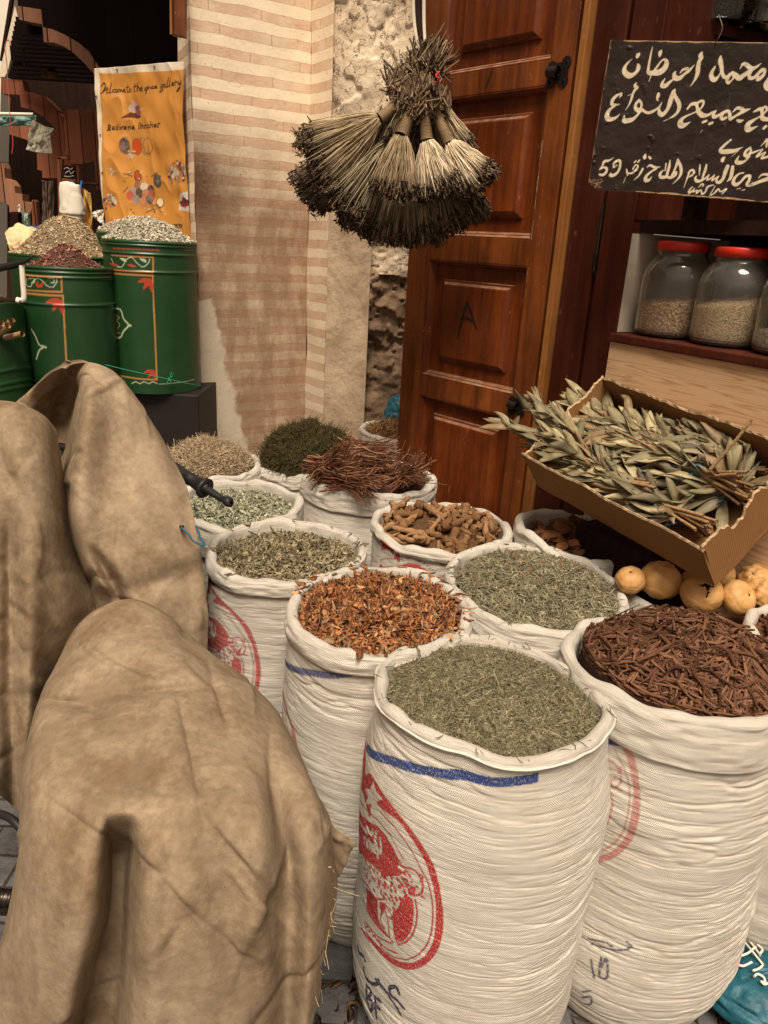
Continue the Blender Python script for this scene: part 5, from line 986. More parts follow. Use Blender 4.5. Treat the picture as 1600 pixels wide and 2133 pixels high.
brush('outermost left palm brush pointing down left at the pillar', (788, 248), (655, 338), (848, 205), 2.52, 2.56, .016, .092, .065, 520, STR, 1)
brush('lowest left palm brush with a grey-green fan behind the others', (760, 300), (640, 408), (842, 230), 2.66, 2.70, .02, .075, .05, 380, GRN, 2)
brush('middle left palm brush fanning below the outermost left one', (805, 300), (715, 428), (850, 225), 2.56, 2.58, .016, .098, .07, 540, GRN, 3)
brush('central palm brush with pale front bristles', (836, 285), (818, 400), (862, 215), 2.46, 2.47, .018, .066, .045, 420, STR, 4, tl=.05)
brush('palest palm brush right of the centre of the bunch', (890, 296), (915, 400), (880, 205), 2.48, 2.48, .017, .062, .045, 430, PALE, 5)
brush('rightmost palm brush pointing at the door panel', (938, 300), (1000, 385), (900, 215), 2.50, 2.48, .017, .062, .045, 420, PALE, 6, tl=.05)
brush('lower palm brush left of the bottom of the bunch', (815, 320), (765, 482), (860, 235), 2.64, 2.66, .02, .105, .07, 540, STR, 7, .6)
brush('bottom palm brush with a broad dark underside', (855, 320), (848, 500), (875, 235), 2.62, 2.62, .02, .12, .08, 560, STR, 8, .65)
brush('lower right palm brush behind the pale ones', (905, 320), (955, 470), (890, 235), 2.62, 2.60, .02, .105, .07, 520, STR, 9, .65)
brush('short top palm brush with its tuft against the strap', (868, 190), (835, 300), (898, 128), 2.56, 2.54, .018, .05, .04, 260, GRN, 10, .8, tl=.06)
brush('upper right palm brush with its tuft touching the door', (898, 205), (960, 330), (880, 150), 2.58, 2.58, .018, .055, .04, 260, STR, 11, .7, tl=.06)
brush('hidden palm brush with its tuft at the left of the bunch top', (832, 205), (800, 330), (835, 180), 2.58, 2.58, .018, .055, .04, 260, GRN, 12, .8, tl=.05)
strap = thing('hanging_strap', 'dark strap with pale edges holding up the bunch of palm brushes', 'strap', at_y(880, 60, 2.60))
P = [at_y(862, -80, 2.60), at_y(861, 10, 2.60), at_y(866, 70, 2.59), at_y(880, 125, 2.58), at_y(885, 180, 2.56)]; P2 = [at_y(884, -80, 2.6), at_y(883, 10, 2.60), at_y(884, 70, 2.59), at_y(888, 100, 2.58), at_y(890, 180, 2.56)]
b = MB()
for Pq in (P, P2): b.add(sweep(catmull(Pq, 24), .0055, .0018, ref=np.array([0, -1., 0]), s=8))
b.build('strap_edges', MWHITE, strap); Pm = (catmull(P, 24)+catmull(P2, 24))/2; b = MB(); b.add(sweep(Pm, np.full(24, .013), np.full(24, .0012), ref=np.array([0, -1., 0]), s=8)); b.build('strap_web', MDARK, strap)
b = MB(); b.add(sweep(catmull([at_y(905, 175, 2.47), at_y(915, 165, 2.46), at_y(908, 158, 2.46), at_y(914, 150, 2.47)], 16), np.full(16, .003), s=6)); tag(b.build('red_string', M('red_string', .7).fin((.5, .02, .03))), 'short red string knotted on the brush tufts', 'string')
# ---------------------------------------------------------------- cardboard box with bay bundles
BF, BR_, BB = at_y(1087, 945, 2.0), at_y(1464, 1147, 1.5), at_y(1235, 775, 2.15)
uX = nrm(BR_-BF); LX = np.linalg.norm(BR_-BF); vX = BB-BF; vX = vX-uX*(vX @ uX); LW = np.linalg.norm(vX); vX = vX/LW; nX = np.cross(uX, vX); nX = nX if nX[2] > 0 else -nX
def XP(u, v, h): u, v, h = np.broadcast_arrays(np.asarray(u, float), v, h); return BF+u[..., None]*uX+v[..., None]*vX+h[..., None]*nX
cbx = thing('cardboard_box', 'torn open brown cardboard box tilted towards the camera full of leaf bundles', 'cardboard box', XP(0, 0, -.14))
HB = .145; TW = .007
def wall(p, q, up, inn, name, seed, drop=.006):
    n_ = 60; t = np.linspace(0, 1, n_); vn = VN(seed); top = drop*vn.fbm(t*14, t*0+1, o=4)-.003*np.abs(vn(t*60, t*0)); bot = np.full(n_, -HB); rows = []
    base = p+(q-p)*t[:, None]
    for off in (0, TW):
        for hh in (bot, bot*.5, top-.004): rows.append(base+inn*off+nX*hh[:, None]+inn*(.006*vn.fbm(t*5, hh*9, o=2))[:, None])
    V = np.stack([rows[0], rows[1], rows[2]], 0); V2 = np.stack([rows[5], rows[4], rows[3]], 0)
    b_ = MB(); b_.add((V.reshape(-1, 3), gridF(3, n_))); b_.add((V2.reshape(-1, 3), gridF(3, n_))); o_ = b_.build(name, MCARD, cbx)
    e = np.stack([rows[2]+nX*.0035*0, rows[2]+nX*.0045+inn*TW*.5+nX*(np.random.default_rng(seed).normal(0, .0012, n_))[:, None], rows[5]], 0); mesh('torn_rim', e.reshape(-1, 3), gridF(3, n_), MCARDE, o_, smooth=False)
    o_.children[0].location = (0, 0, 0)
c00, c10, c01, c11 = XP(0, 0, 0), XP(LX, 0, 0), XP(0, LW, 0), XP(LX, LW, 0)
wall(c00, c10, nX, vX, 'front_wall', 1); wall(c01, c11, nX, -vX, 'back_wall', 2, .010); wall(c00, c01, nX, uX, 'left_wall', 3, .012); wall(c10, c11, nX, -uX, 'right_wall', 4, .03)
V, f = prism([XP(0, 0, -HB), XP(LX, 0, -HB), XP(LX, LW, -HB), XP(0, LW, -HB)], nX, .004); mesh('box_floor', V, f, MCARD, cbx, smooth=False)
V = np.stack([XP(LX-.004, LW*.72+.02*np.array([0, 1]), -.02), XP(LX+.004, LW*.72+.03*np.array([0, 1]), -.03), XP(LX+.012, LW*.72+.02*np.array([.3, .9]), -.065)], 0); o = mesh('tape_scrap', V.reshape(-1, 3), gridF(3, 2), MWHITE, cbx); solid(o, .001)
nXh = lambda px, py, h: hit(px, py, BF+nX*h, nX)
BAY = [(.15, .122, .060), (.20, .165, .085), (.095, .076, .038), (.27, .222, .12), (.18, .12, .055)]
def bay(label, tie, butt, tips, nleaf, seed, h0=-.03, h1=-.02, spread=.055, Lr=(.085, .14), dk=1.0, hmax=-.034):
    rg = np.random.default_rng(seed); Tp = nXh(*tie, h0); Bp = nXh(*butt, h0+.006); t_ = thing('leaf_bundle', label, 'leaf bundle', Tp, 'bundles of dried leaves in the box')
    b = MB(); lv = MB(); ns = len(tips)*3; LP, LD, LU = [], [], []
    for i in range(ns):
        tp = tips[i % len(tips)]; E_ = nXh(tp[0]+rg.normal(0, 8), tp[1]+rg.normal(0, 6), h1+rg.uniform(-.025, .02)); off = rg.normal(0, .006, 3); bt = Bp+rg.normal(0, .016, 3)
        P = catmull([bt, Tp+off, Tp*.55+E_*.45+rg.normal(0, .012, 3)+nX*.012, E_], 14); b.add(sweep(P[None], np.linspace(.0042, .0012, 14)[None]*rg.uniform(.8, 1.2), s=6), np.array([.33, .20, .10])*rg.uniform(.75, 1.2))
        for j in range(int(nleaf/ns)):
            q = rg.uniform(.34, 1.0)*12.9; k = int(q); p = P[k]*(1-q+k)+P[k+1]*(q-k); ax = nrm(P[min(k+1, 13)]-P[k]); d = nrm(ax+rg.normal(0, .36, 3)*(1-.5*np.abs(nX))+nX*rg.uniform(-.20, .10)); LP.append(p); LD.append(d); LU.append(nrm(nX*1.0+rg.normal(0, .55, 3)))
    b.build('stems', MROOT, t_); LP, LD, LU = map(np.array, (LP, LD, LU)); n = len(LP); k = 9; t = np.linspace(0, 1, k); L = rg.uniform(*Lr, n); s_ = nrm(np.cross(LD, LU))
    Q = LP[:, None]+LD[:, None]*(t[None, :, None]*L[:, None, None])+LU[:, None]*(rg.normal(-.06, .27, (n, 1))*L[:, None]*(t*t))[..., None]+s_[:, None]*(rg.normal(0, .14, (n, 1))*L[:, None]*t*t)[..., None]
    vq = (Q-BF) @ vX; Q = Q+vX*np.where((Q-BF) @ uX > .02, np.maximum(0, .016-vq)-np.maximum(0, vq-LW+.02), 0)[..., None]; uq = (Q-BF) @ uX; Q = Q-uX*np.maximum(0, uq-LX+.03)[..., None]; hq = (Q-BF) @ nX; Q = Q-nX*(np.maximum(0, hq-hmax)*.85)[..., None]+nX*np.maximum(0, -HB+.008-hq)[..., None]
    wd = np.outer(L*rg.uniform(.070, .115, n), np.sin(np.pi*np.clip(t, 0.02, .985))**.75+.02)
    # folded blade: two halves meeting at the midrib
    T = nrm(np.gradient(Q, axis=1)); S_ = nrm(np.cross(T, LU[:, None])); U_ = np.cross(S_, T); cup = rg.uniform(.05, .55, (n, 1, 1)); wv = .30*np.sin(t*9+rg.uniform(0, 6, (n, 1)))[..., None]
    Lf = Q+S_*wd[..., None]+U_*wd[..., None]*(cup+wv); Rt = Q-S_*wd[..., None]+U_*wd[..., None]*(cup-wv); V = np.stack([Lf, Q, Rt], 2).reshape(-1, 3); f = gridF(k, 3); Fq = (f[None]+(np.arange(n)*k*3)[:, None, None]).reshape(-1, 4)
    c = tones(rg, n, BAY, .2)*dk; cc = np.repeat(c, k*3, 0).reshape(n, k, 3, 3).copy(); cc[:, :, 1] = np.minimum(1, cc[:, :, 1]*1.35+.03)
    o_ = mesh('leaves', V, Fq, MLEAF, t_, col=cc.reshape(-1, 3)); solid(o_, .0006)
    ax = nrm(Bp-Tp); e1 = nrm(np.cross(ax, nX)); e2 = np.cross(e1, ax); a2 = np.linspace(0, 2*math.pi*2.3, 46); R_ = .017; rg_ = Tp+e1*np.cos(a2)[:, None]*R_+e2*np.sin(a2)[:, None]*R_+ax*(a2*.0009)[:, None]; tail = catmull([rg_[-1], rg_[-1]+e1*.012-e2*.01, rg_[-1]+e1*.05-ax*.02], 12)
    mesh('twine_tie', *sweep(np.vstack([rg_, tail[1:]]), np.full(46+11, .0020), s=6), MTWB, t_)
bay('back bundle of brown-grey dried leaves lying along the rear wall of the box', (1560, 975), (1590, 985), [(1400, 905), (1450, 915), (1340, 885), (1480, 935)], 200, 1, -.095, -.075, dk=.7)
bay('upper bundle of pale dried leaves tied with blue twine in the middle of the box', (1452, 978), (1558, 1022), [(1190, 850), (1215, 830), (1250, 880), (1300, 890), (1200, 890), (1260, 860)], 330, 2, -.055, -.045, Lr=(.10, .16), dk=1.1)
bay('lower bundle of dried leaves tied with blue twine along the front wall', (1364, 1045), (1480, 1092), [(1125, 945), (1150, 930), (1190, 975), (1230, 985), (1180, 945)], 320, 3, -.078, -.060)
bay('short bundle of dried leaves poking out over the left corner of the box', (1260, 985), (1360, 1020), [(1062, 892), (1105, 850), (1122, 835), (1090, 905), (1140, 900)], 130, 4, -.055, -.012, Lr=(.08, .12), hmax=.035)
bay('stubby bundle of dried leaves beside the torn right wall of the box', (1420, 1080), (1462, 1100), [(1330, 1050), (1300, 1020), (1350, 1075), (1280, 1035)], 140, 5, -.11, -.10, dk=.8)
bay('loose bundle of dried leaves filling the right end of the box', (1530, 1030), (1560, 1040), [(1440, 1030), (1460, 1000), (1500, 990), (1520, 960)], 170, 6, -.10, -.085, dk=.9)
P = np.array([nXh(1480, 978, -.005), nXh(1530, 920, .055), nXh(1566, 874, .10)]); mesh_ = mesh('dry_stick', *sweep(catmull(P, 10), np.linspace(.0042, .0032, 10), s=8), MROOT, None, col=np.broadcast_to((.45, .30, .15), (80, 3))); tag(mesh_, 'single pale stick standing up out of the leaf bundles', 'stick')
# crate under the box keeps it up
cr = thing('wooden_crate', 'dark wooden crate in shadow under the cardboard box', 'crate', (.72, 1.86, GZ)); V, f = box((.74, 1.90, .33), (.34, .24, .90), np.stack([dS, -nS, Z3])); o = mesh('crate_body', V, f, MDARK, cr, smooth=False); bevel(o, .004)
# ---------------------------------------------------------------- green spice drums across the lane
plat = tag(mesh('drum_platform', *box((-1.30, 3.42, .355), (.94, .52, .965)), m_plain('black_painted_box', (.016, .011, .010), .6, .3, .4, 8), smooth=False), 'black box platform under the tallest green drum', 'platform'); bevel(plat, .006)
OR_, GW, RD2 = (.42, .20, .06), (.42, .46, .30), (.42, .05, .025)
def drum(label, c, R, z0, z1, deco=None, cutz=None, seed=1, nth=420, nz=240, rings=(), lean=0):
    t_ = thing('spice_drum', label, 'drum', (c[0], c[1], z0), 'green spice drums'); vn = VN(seed)
    th = np.linspace(0, 2*math.pi, nth, endpoint=False)-1.5*math.pi; z = np.linspace(z0, z1, nz); TH, ZZ = np.meshgrid(th, z); U = (TH/(2*math.pi)) % 1.0
    Rr = R+.003*vn.fbm(U*4, ZZ*3, 4, 3)
    for rz in rings: Rr = Rr+.0045*np.exp(-((ZZ-rz)/.0045)**2)
    X, Y = c[0]+Rr*np.cos(TH), c[1]+Rr*np.sin(TH)
    Zt = ZZ
    if cutz is not None: Zt = z0+(ZZ-z0)*(cutz(TH)-z0)/(z1-z0)
    V = np.stack([X, Y, Zt], -1).reshape(-1, 3); pnt = np.zeros((len(V), 4))
    if deco is not None:
        cv = Canvas(-4.72*R, 1.6*R, z0, z1+.01, .0012); deco(cv, R, lambda px, py: cyl(px, py, np.array([c[0], c[1], 0]), R)); pnt = cv.sample(TH*R, ZZ).reshape(-1, 4)
    o = mesh('drum_body', V, gridF(nz, nth, True)[:, ::1], MDRUM, t_, pnt=pnt); solid(o, .003)
    if cutz is None:
        V, f = lathe([(R-.002, z1-.012), (R+.004, z1-.006), (R+.005, z1), (R, z1+.005), (R-.006, z1)], 64, (c[0], c[1], 0)); mesh('drum_rim', V, f, MDRUM, t_, pnt=np.zeros((len(V), 4)))
    S = Sack(); S.c = np.array([c[0], c[1], 0]); S.Rin = R-.004; S.R = R; S.zr = z1; S.ell = 0; S.lean = (0, 0); return S
def leaf3(cv, p, sz, col):
    p = np.array(p)
    for a_ in (.3, .95, 1.6): d = np.array([-math.cos(a_), -math.sin(a_)]); n_ = np.array([-d[1], d[0]]); cv.poly(np.array([p, p+d*sz*.5+n_*sz*.16, p+d*sz, p+d*sz*.5-n_*sz*.16]), col, 24)
def deco1(cv, R, f):
    A, B = f(232, 530), f(318, 538)
    tl, tr, bl, br = f(233, 531), f(319, 536), f(233, 563), f(319, 567)
    for P in ([tl, tr, br, bl],): cv.stroke(np.array(P), OR_, .0075, sm=False)
    P = np.array([f(237, 569), f(318, 574)]); cv.stroke(P, OR_, .009)
    cv.stroke(np.array([f(318, 572), f(321, 650), f(324, 720), f(327, 790)]), OR_, .0075); cv.stroke(np.array([f(250, 782), f(327, 791)]), OR_, .0075)
    cv.stroke(np.array([f(x, y) for x, y in [(232, 538), (240, 552), (254, 556), (264, 541), (275, 536), (286, 548), (298, 556), (309, 548), (312, 540)]]), GW, .0045)
    for q in [(262, 540), (303, 541)]: cv.poly(np.array([f(q[0]-13, q[1]-4), f(q[0], q[1]-1), f(q[0]+2, q[1]+6), f(q[0]-7, q[1]+3)]), GW, 20)
    for q in [(240, 551), (276, 553)]: cv.poly(np.array([f(q[0]-12, q[1]-2), f(q[0]-2, q[1]-3), f(q[0]+9, q[1]+3), f(q[0]-3, q[1]+3)]), RD2, 20)
    for x in np.arange(236, 330, 9): cv.stroke(np.array([f(x, 517+.04*(x-236)), f(x+6, 518+.04*(x-236))]), RD2, .006)
    leaf3(cv, f(314, 580), .055, RD2); leaf3(cv, f(321, 770), .045, RD2)
    cv.stroke(np.array([f(x, y) for x, y in [(242, 642), (252, 646), (258, 664), (268, 677), (258, 690), (252, 702), (243, 704)]]), GW, .008); cv.disc(*f(271, 678), .008, .006, GW)
    cv.stroke(np.array([f(x, y) for x, y in [(241, 655), (249, 662), (243, 668), (250, 676), (243, 690), (250, 694)]]), (.35, .22, .10), .005)
    cv.stroke(np.array([f(x, 797+2*math.sin(x*.35)) for x in range(275, 330, 4)]), GW, .005); cv.stroke(np.array([f(330, 800), f(370, 797), f(405, 790)]), (.30, .32, .20), .004)
DX1 = (-1.052, 3.31)
D1 = drum('tallest green drum with painted panel next to the striped pillar', DX1, .190, .838, 1.452, deco1, seed=1, rings=(1.437, 1.405, 1.337))
D1b = drum('green drum half hidden behind the tallest drum', (-1.20, 3.64), .19, .838, 1.475, lambda cv, R, f: (cv.stroke(np.array([f(196, 516), f(226, 518)]), OR_, .007), cv.stroke(np.array([f(x, y) for x, y in [(198, 522), (205, 534), (212, 522), (219, 536), (226, 524)]]), GW, .005), [cv.disc(*f(x, 541), .008, .006, RD2) for x in (200, 222)]), seed=2, rings=(1.46, 1.43), nth=300, nz=120)
def deco2(cv, R, f):
    tl, tr, br, bl = f(46, 572), f(128, 578), f(129, 608), f(50, 603)
    cv.stroke(np.array([tl, tr, br, bl]), OR_, .0075, sm=False); cv.stroke(np.array([f(48, 609), f(130, 616)]), OR_, .009); cv.stroke(np.array([f(131, 615), f(135, 690), f(139, 770), f(141, 840)]), OR_, .008)
    cv.stroke(np.array([f(x, y) for x, y in [(56, 578), (55, 592), (64, 597), (70, 585), (80, 580), (90, 586), (98, 595), (110, 598), (118, 588), (119, 580)]]), GW, .0045)
    for q in [(66, 583), (107, 583)]: cv.stroke(np.array([f(q[0]-6, q[1]-3), f(q[0]+5, q[1]-3), f(q[0]+6, q[1]+5), f(q[0], q[1]+6)]), GW, .005)
    cv.poly(np.array([f(74, 593), f(79, 585), f(81, 593), f(90, 588), (f(88, 598)), f(80, 599)]), RD2, 24)
    for x in np.arange(54, 118, 9): cv.stroke(np.array([f(x, 554+.06*(x-54)), f(x+6, 555+.06*(x-54))]), RD2, .007)
    leaf3(cv, f(126, 622), .060, RD2)
    cv.stroke(np.array([f(x, y) for x, y in [(66, 686), (74, 700), (82, 718), (92, 722), (82, 730), (76, 748)]]), GW, .008); cv.disc(*f(94, 723), .009, .006, GW)
D2 = drum('green drum with red flowers heaped on it and an empty panel edge', (-1.335, 3.12), .178, .60, 1.343, deco2, seed=3, rings=(1.325, 1.308, 1.205))
D2b = drum('green drum of beige seeds behind the red flower drum', (-1.50, 3.52), .24, .60, 1.37, None, seed=4, rings=(1.36,), nth=120, nz=60)
S3c = np.array([-1.62, 2.92])
drum('green drum cut away at the top with cinnamon sticks at the left edge', S3c, .175, .55, 1.16, None, cutz=lambda th: 1.10+.115*np.cos(th+.35), seed=5, rings=(.93, .885, .865, .80), nth=160, nz=110)
needles(D1, 'heap of grey-white chips on the tallest green drum', 'chip_heap', 2600, (.010, .022), (.0030, .0055), [(.50, .44, .33), (.62, .56, .43), (.34, .29, .20), (.42, .40, .30)], -.004, .088, k=3, bend=.3, tilt=.4, flat=1.2, seed=21, lump=.010, p=1.45)
needles(D1b, 'heap of pale chips on the drum behind the tallest drum', 'pale_chip_heap', 900, (.008, .016), (.003, .0045), [(.62, .53, .39), (.52, .43, .30), (.68, .60, .46)], -.002, .07, k=3, bend=.3, tilt=.4, flat=1.2, seed=22, p=.8)
needles(D2, 'small heap of reddish-brown flowers on a green drum', 'flower_heap', 700, (.012, .022), (.003, .0055), [(.24, .10, .07), (.34, .15, .11), (.17, .06, .04), (.42, .18, .12)], .012, .095, k=4, bend=.6, tilt=.6, flat=1.2, seed=23, lump=.01, p=3.0, base=(.07, .03, .02))
needles(D2b, 'tall cone of beige seeds behind the red flowers', 'seed_heap', 2200, (.010, .018), (.0030, .0048), [(.50, .37, .22), (.60, .46, .29), (.38, .26, .14)], .0, .165, k=3, bend=.3, tilt=.4, flat=1.3, seed=24, lump=.012, p=1.9)
rg = np.random.default_rng(6); b0 = np.array([S3c[0], S3c[1], 1.02])
for i in range(12):
    p = b0+np.array([rg.uniform(-.10, .14), rg.uniform(-.12, .08), rg.uniform(.02, .07)+.012*i*.3]); d = nrm(np.array([.55, -.2, .42])+rg.normal(0, .14, 3)); q = np.linspace(-.5, .5, 6)[:, None]
    o = mesh('cinnamon_stick', *sweep(p+d*q*rg.uniform(.16, .24), np.full(6, rg.uniform(.009, .014)), s=9), MROOT, None, col=np.broadcast_to(np.array([.40, .24, .13])*rg.uniform(.7, 1.2), (54, 3))); tag(o, 'thick tan cinnamon stick poking out of the cut-away green drum', 'cinnamon stick', 'cinnamon sticks in the drum')
P = catmull([at_y(92, 723, 3.10), at_y(160, 741, 3.02), at_y(240, 762, 3.05), at_y(350, 787, 3.12), at_y(405, 800, 3.2), at_y(420, 803, 3.34)], 50); P[:, 2] -= .006*np.sin(np.linspace(0, 3.14, 50))
b = MB(); b.add(sweep(P, np.full(50, .0018), s=6)); k0 = at_y(352, 788, 3.12)
for i in range(7): e_ = k0+rg.normal(0, .012, 3); b.add(sweep(catmull([k0, (k0+e_)/2+rg.normal(0, .006, 3), e_+[0, 0, .012]], 8), np.full(8, .002), s=5))
tag(b.build('green_string', MGRT), 'green string stretched across the fronts of the green drums', 'string')
# basket, tray edge and small goods on the far left
bs = thing('woven_basket', 'small woven straw basket with white and pink goods at the left edge', 'basket', (-1.66, 2.92, 1.24)); cB = np.array([-1.66, 2.90, 1.228])
b = MB()
for i in range(9): r = .088+.004*i; an = np.linspace(0, 2*math.pi, 60); b.add(sweep(cB+np.stack([r*np.cos(an), r*np.sin(an), an*0+.010*i+.0025*np.sin(an*14+i*3.14)], -1), np.full(60, .0058), s=6), np.array([.36, .22, .11])*(1 if i < 8 else .35))
b.build('basket_weave', MSTRAW, bs); V, f = lathe([(0, .003), (.085, .003), (.118, .08)], 40, cB); mesh('basket_floor', V, f, MSTRAW, bs, col=np.broadcast_to((.2, .12, .06), (len(V), 3)))
for i in range(12):
    V, f = lathe([(0, -.5), (.4, -.35), (.5, 0), (.4, .35), (0, .5)], 9); p = cB+np.array([rg.uniform(-.06, .08), rg.uniform(-.06, .05), .085+rg.uniform(0, .03)]); V = V*rg.uniform(.03, .05)*np.array([1.3, .8, .7])
    q, _ = np.linalg.qr(rg.normal(size=(3, 3))); tag(mesh('soap_lump', V @ q+p, f, MPCS, col=np.broadcast_to([(.62, .55, .48), (.60, .38, .30), (.5, .44, .4), (.20, .36, .12)][i % 4], (len(V), 3))), 'small rounded lump of soap in the woven basket', 'soap', 'soap lumps in the basket')
V, f = box((-1.70, 2.90, 1.205), (.26, .30, .03)); o = tag(mesh('wooden_tray', V, f, m_wood('tray_wood', (.30, .17, .08), (.46, .28, .15))), 'thin wooden tray under the woven basket', 'tray'); bevel(o, .003)
b = MB(); P = [at_y(45, 545, 2.76), at_y(48, 590, 2.76), at_y(50, 620, 2.76), at_y(44, 626, 2.76), at_y(34, 624, 2.76)]; b.add(sweep(catmull(P, 20), np.full(20, .006), np.full(20, .010), s=8)); tag(b.build('white_bracket', MCLOTHW), 'white metal bracket at the corner of the wooden tray', 'bracket')
V, f = box((-1.80, 3.02, .90), (.5, .34, .60)); o = tag(mesh('stall_table', V, f, MDARK, smooth=False), 'dark wooden stall table beside the cut-away drum', 'table'); bevel(o, .004)
b = MB(); P = catmull([at_y(-10, 560, 2.8), at_y(30, 552, 2.78), at_y(52, 545, 2.75), at_y(72, 532, 2.74)], 14); b.add(sweep(P, np.interp(np.arange(14), [0, 6, 8, 13], [.013, .012, .007, .002]), s=10)); tag(b.build('dark_handle', MBLACK), 'dark tapered tool handle lying over the basket', 'tool')
# ---------------------------------------------------------------- banner
pBL, pBR = at_y(203, 300, 3.74), at_y(388, 300, 3.53); uB = pBR-pBL; uB[2] = 0; WB = np.linalg.norm(uB); uB /= WB; nB = np.array([uB[1], -uB[0], 0])
def bq(px, py): P = hit(px, py, pBL, nB); return np.array([(P-pBL) @ uB, P[2]])
zT = [bq(200, 141)[1], bq(388, 128)[1]]; zLo = bq(210, 505)[1]-.06
cv = Canvas(-.05, WB+.05, zLo-.02, max(zT)+.02, .0012)
def bs_(P, col, w_, sm=True): cv.stroke(np.array([bq(190+x*.17346, 130+y*.17346) for x, y in P]), col, w_, sm)
def bd_(x, y, rx, ry, col): p = bq(190+x*.17346, 130+y*.17346); k = np.linalg.norm(bq(301, 300)-bq(300, 300))*.17346; cv.disc(p[0], p[1], rx*k, ry*k, col)
def bp_(P, col, n=40): cv.poly(np.array([bq(190+x*.17346, 130+y*.17346) for x, y in P]), col, n)
bp_([(20, 30), (1150, -60), (1150, 90), (900, 105), (500, 120), (70, 125), (80, 150), (90, 300), (140, 900), (170, 1500), (180, 2300), (20, 2300)], (.66, .57, .44), None)
bp_([(75, 128), (500, 122), (900, 107), (1160, 80), (1170, 2300), (205, 2300), (180, 1500), (150, 900), (95, 300)], (.54, .24, .05), None)
BK = (.045, .02, .015)
for P in ([(100, 290), (130, 245), (150, 270), (120, 360)], [(105, 375), (140, 340), (150, 300)], [(160, 335), (185, 320), (175, 300), (158, 330), (172, 365), (195, 355)], [(205, 365), (225, 240), (210, 350), (225, 360)], [(262, 320), (245, 325), (240, 355), (262, 350)], [(278, 320), (270, 350), (288, 352), (292, 325), (278, 318)], [(300, 355), (306, 315), (318, 325), (318, 352), (330, 318), (342, 350)], [(352, 335), (372, 322), (360, 312), (350, 340), (375, 350)],
          [(408, 262), (402, 345), (418, 350)], [(392, 292), (425, 288)], [(432, 318), (428, 348), (450, 345), (450, 315), (434, 312)], [(515, 255), (505, 340), (522, 345)], [(495, 290), (540, 283)], [(555, 250), (542, 345), (560, 300), (575, 310), (575, 345)], [(590, 322), (612, 312), (600, 300), (588, 330), (615, 342)],
          [(655, 300), (640, 330), (660, 340)], [(672, 285), (650, 375)], [(672, 290), (692, 300), (672, 320)], [(705, 290), (708, 318)], [(742, 285), (725, 290), (725, 312), (745, 308)], [(756, 300), (778, 288), (765, 278), (755, 305), (782, 308)],
          [(855, 270), (835, 275), (835, 305), (858, 290)], [(862, 262), (850, 345), (815, 355), (840, 320)], [(895, 262), (875, 270), (880, 300), (900, 285), (905, 300)], [(935, 190), (918, 290), (935, 292)], [(965, 182), (948, 285), (965, 285)], [(982, 268), (1002, 255), (990, 245), (980, 275), (1008, 280)], [(1018, 278), (1022, 240), (1042, 242)], [(1055, 232), (1062, 268), (1085, 250)], [(1092, 222), (1072, 330), (1048, 352), (1068, 310)]): bs_(P, BK, .0052, len(P) > 2)
# saffron flower picture
bp_([(340, 672), (420, 605), (500, 590), (580, 640), (540, 665), (440, 660)], (.12, .03, .02)); bp_([(415, 545), (440, 505), (500, 510), (520, 560), (500, 600), (440, 585)], (.55, .40, .36)); bp_([(455, 440), (500, 470), (540, 520), (530, 580), (490, 540), (470, 490)], (.50, .35, .32)); bp_([(500, 530), (550, 510), (575, 600), (545, 630), (510, 600)], (.22, .07, .09)); bs_([(555, 565), (608, 552)], (.7, .5, .3), .003)
# name in heavy slab letters
def slab(strs):
    for P in strs: bs_(P, BK, .0056, False)
slab([[(192, 745), (192, 812)], [(192, 748), (212, 752), (212, 778), (192, 780), (216, 812)], [(182, 812), (202, 812)], [(230, 790), (258, 788), (255, 768), (238, 766), (232, 800), (258, 806)], [(300, 735), (300, 806)], [(300, 772), (280, 770), (274, 796), (296, 806)], [(322, 768), (332, 802), (342, 776), (352, 800), (360, 766)], [(374, 768), (396, 768), (396, 798)], [(396, 782), (376, 786), (376, 798), (396, 796)], [(420, 800), (420, 764)], [(420, 772), (444, 764), (446, 796)], [(466, 782), (494, 780), (490, 762), (472, 762), (468, 792), (496, 796)],
      [(552, 718), (552, 792)], [(576, 722), (576, 790)], [(576, 756), (598, 750), (600, 788)], [(620, 788), (620, 750)], [(620, 758), (644, 748), (648, 786)], [(692, 752), (668, 750), (664, 780), (692, 780)], [(708, 708), (708, 782)], [(708, 748), (732, 742), (734, 778)], [(752, 744), (776, 742), (778, 774)], [(778, 758), (754, 762), (756, 776), (776, 772)], [(800, 774), (800, 738), (828, 736)], [(792, 776), (812, 774)]])
for x, y, c_ in [(390, 1000, (.10, .06, .05)), (527, 1005, (.50, .07, .01)), (660, 1000, (.60, .27, .06))]: bd_(x, y, 62, 74, (.25, .10, .04)); bd_(x, y-4, 52, 64, c_)
r4 = np.random.default_rng(2)
for i in range(50): a_, q = r4.uniform(0, 6.28), math.sqrt(r4.uniform()); bd_(390+46*q*math.cos(a_), 1000+58*q*math.sin(a_), 5, 5, (.24, .18, .16))
for P in ([(400, 925), (390, 885), (420, 900)], [(470, 930), (480, 885)], [(580, 930), (560, 900), (600, 905)], [(650, 925), (670, 900), (690, 925)], [(590, 1060), (610, 1110)], [(600, 1060), (640, 1115)]): bs_(P, (.20, .18, .10), .005, False)
for i in range(34): bd_(r4.uniform(420, 500), r4.uniform(1060, 1140), r4.uniform(4, 12), r4.uniform(3, 7), [(.6, .5, .4), (.25, .12, .07)][i % 2])
def spice(x, y, r, n, pal, s0=8, s1=26):
    for i in range(n): a_, q = r4.uniform(0, 6.28), math.sqrt(r4.uniform()); bd_(x+r*q*math.cos(a_), y+r*q*math.sin(a_), r4.uniform(s0, s1), r4.uniform(s0, s1), pal[r4.integers(0, len(pal))])
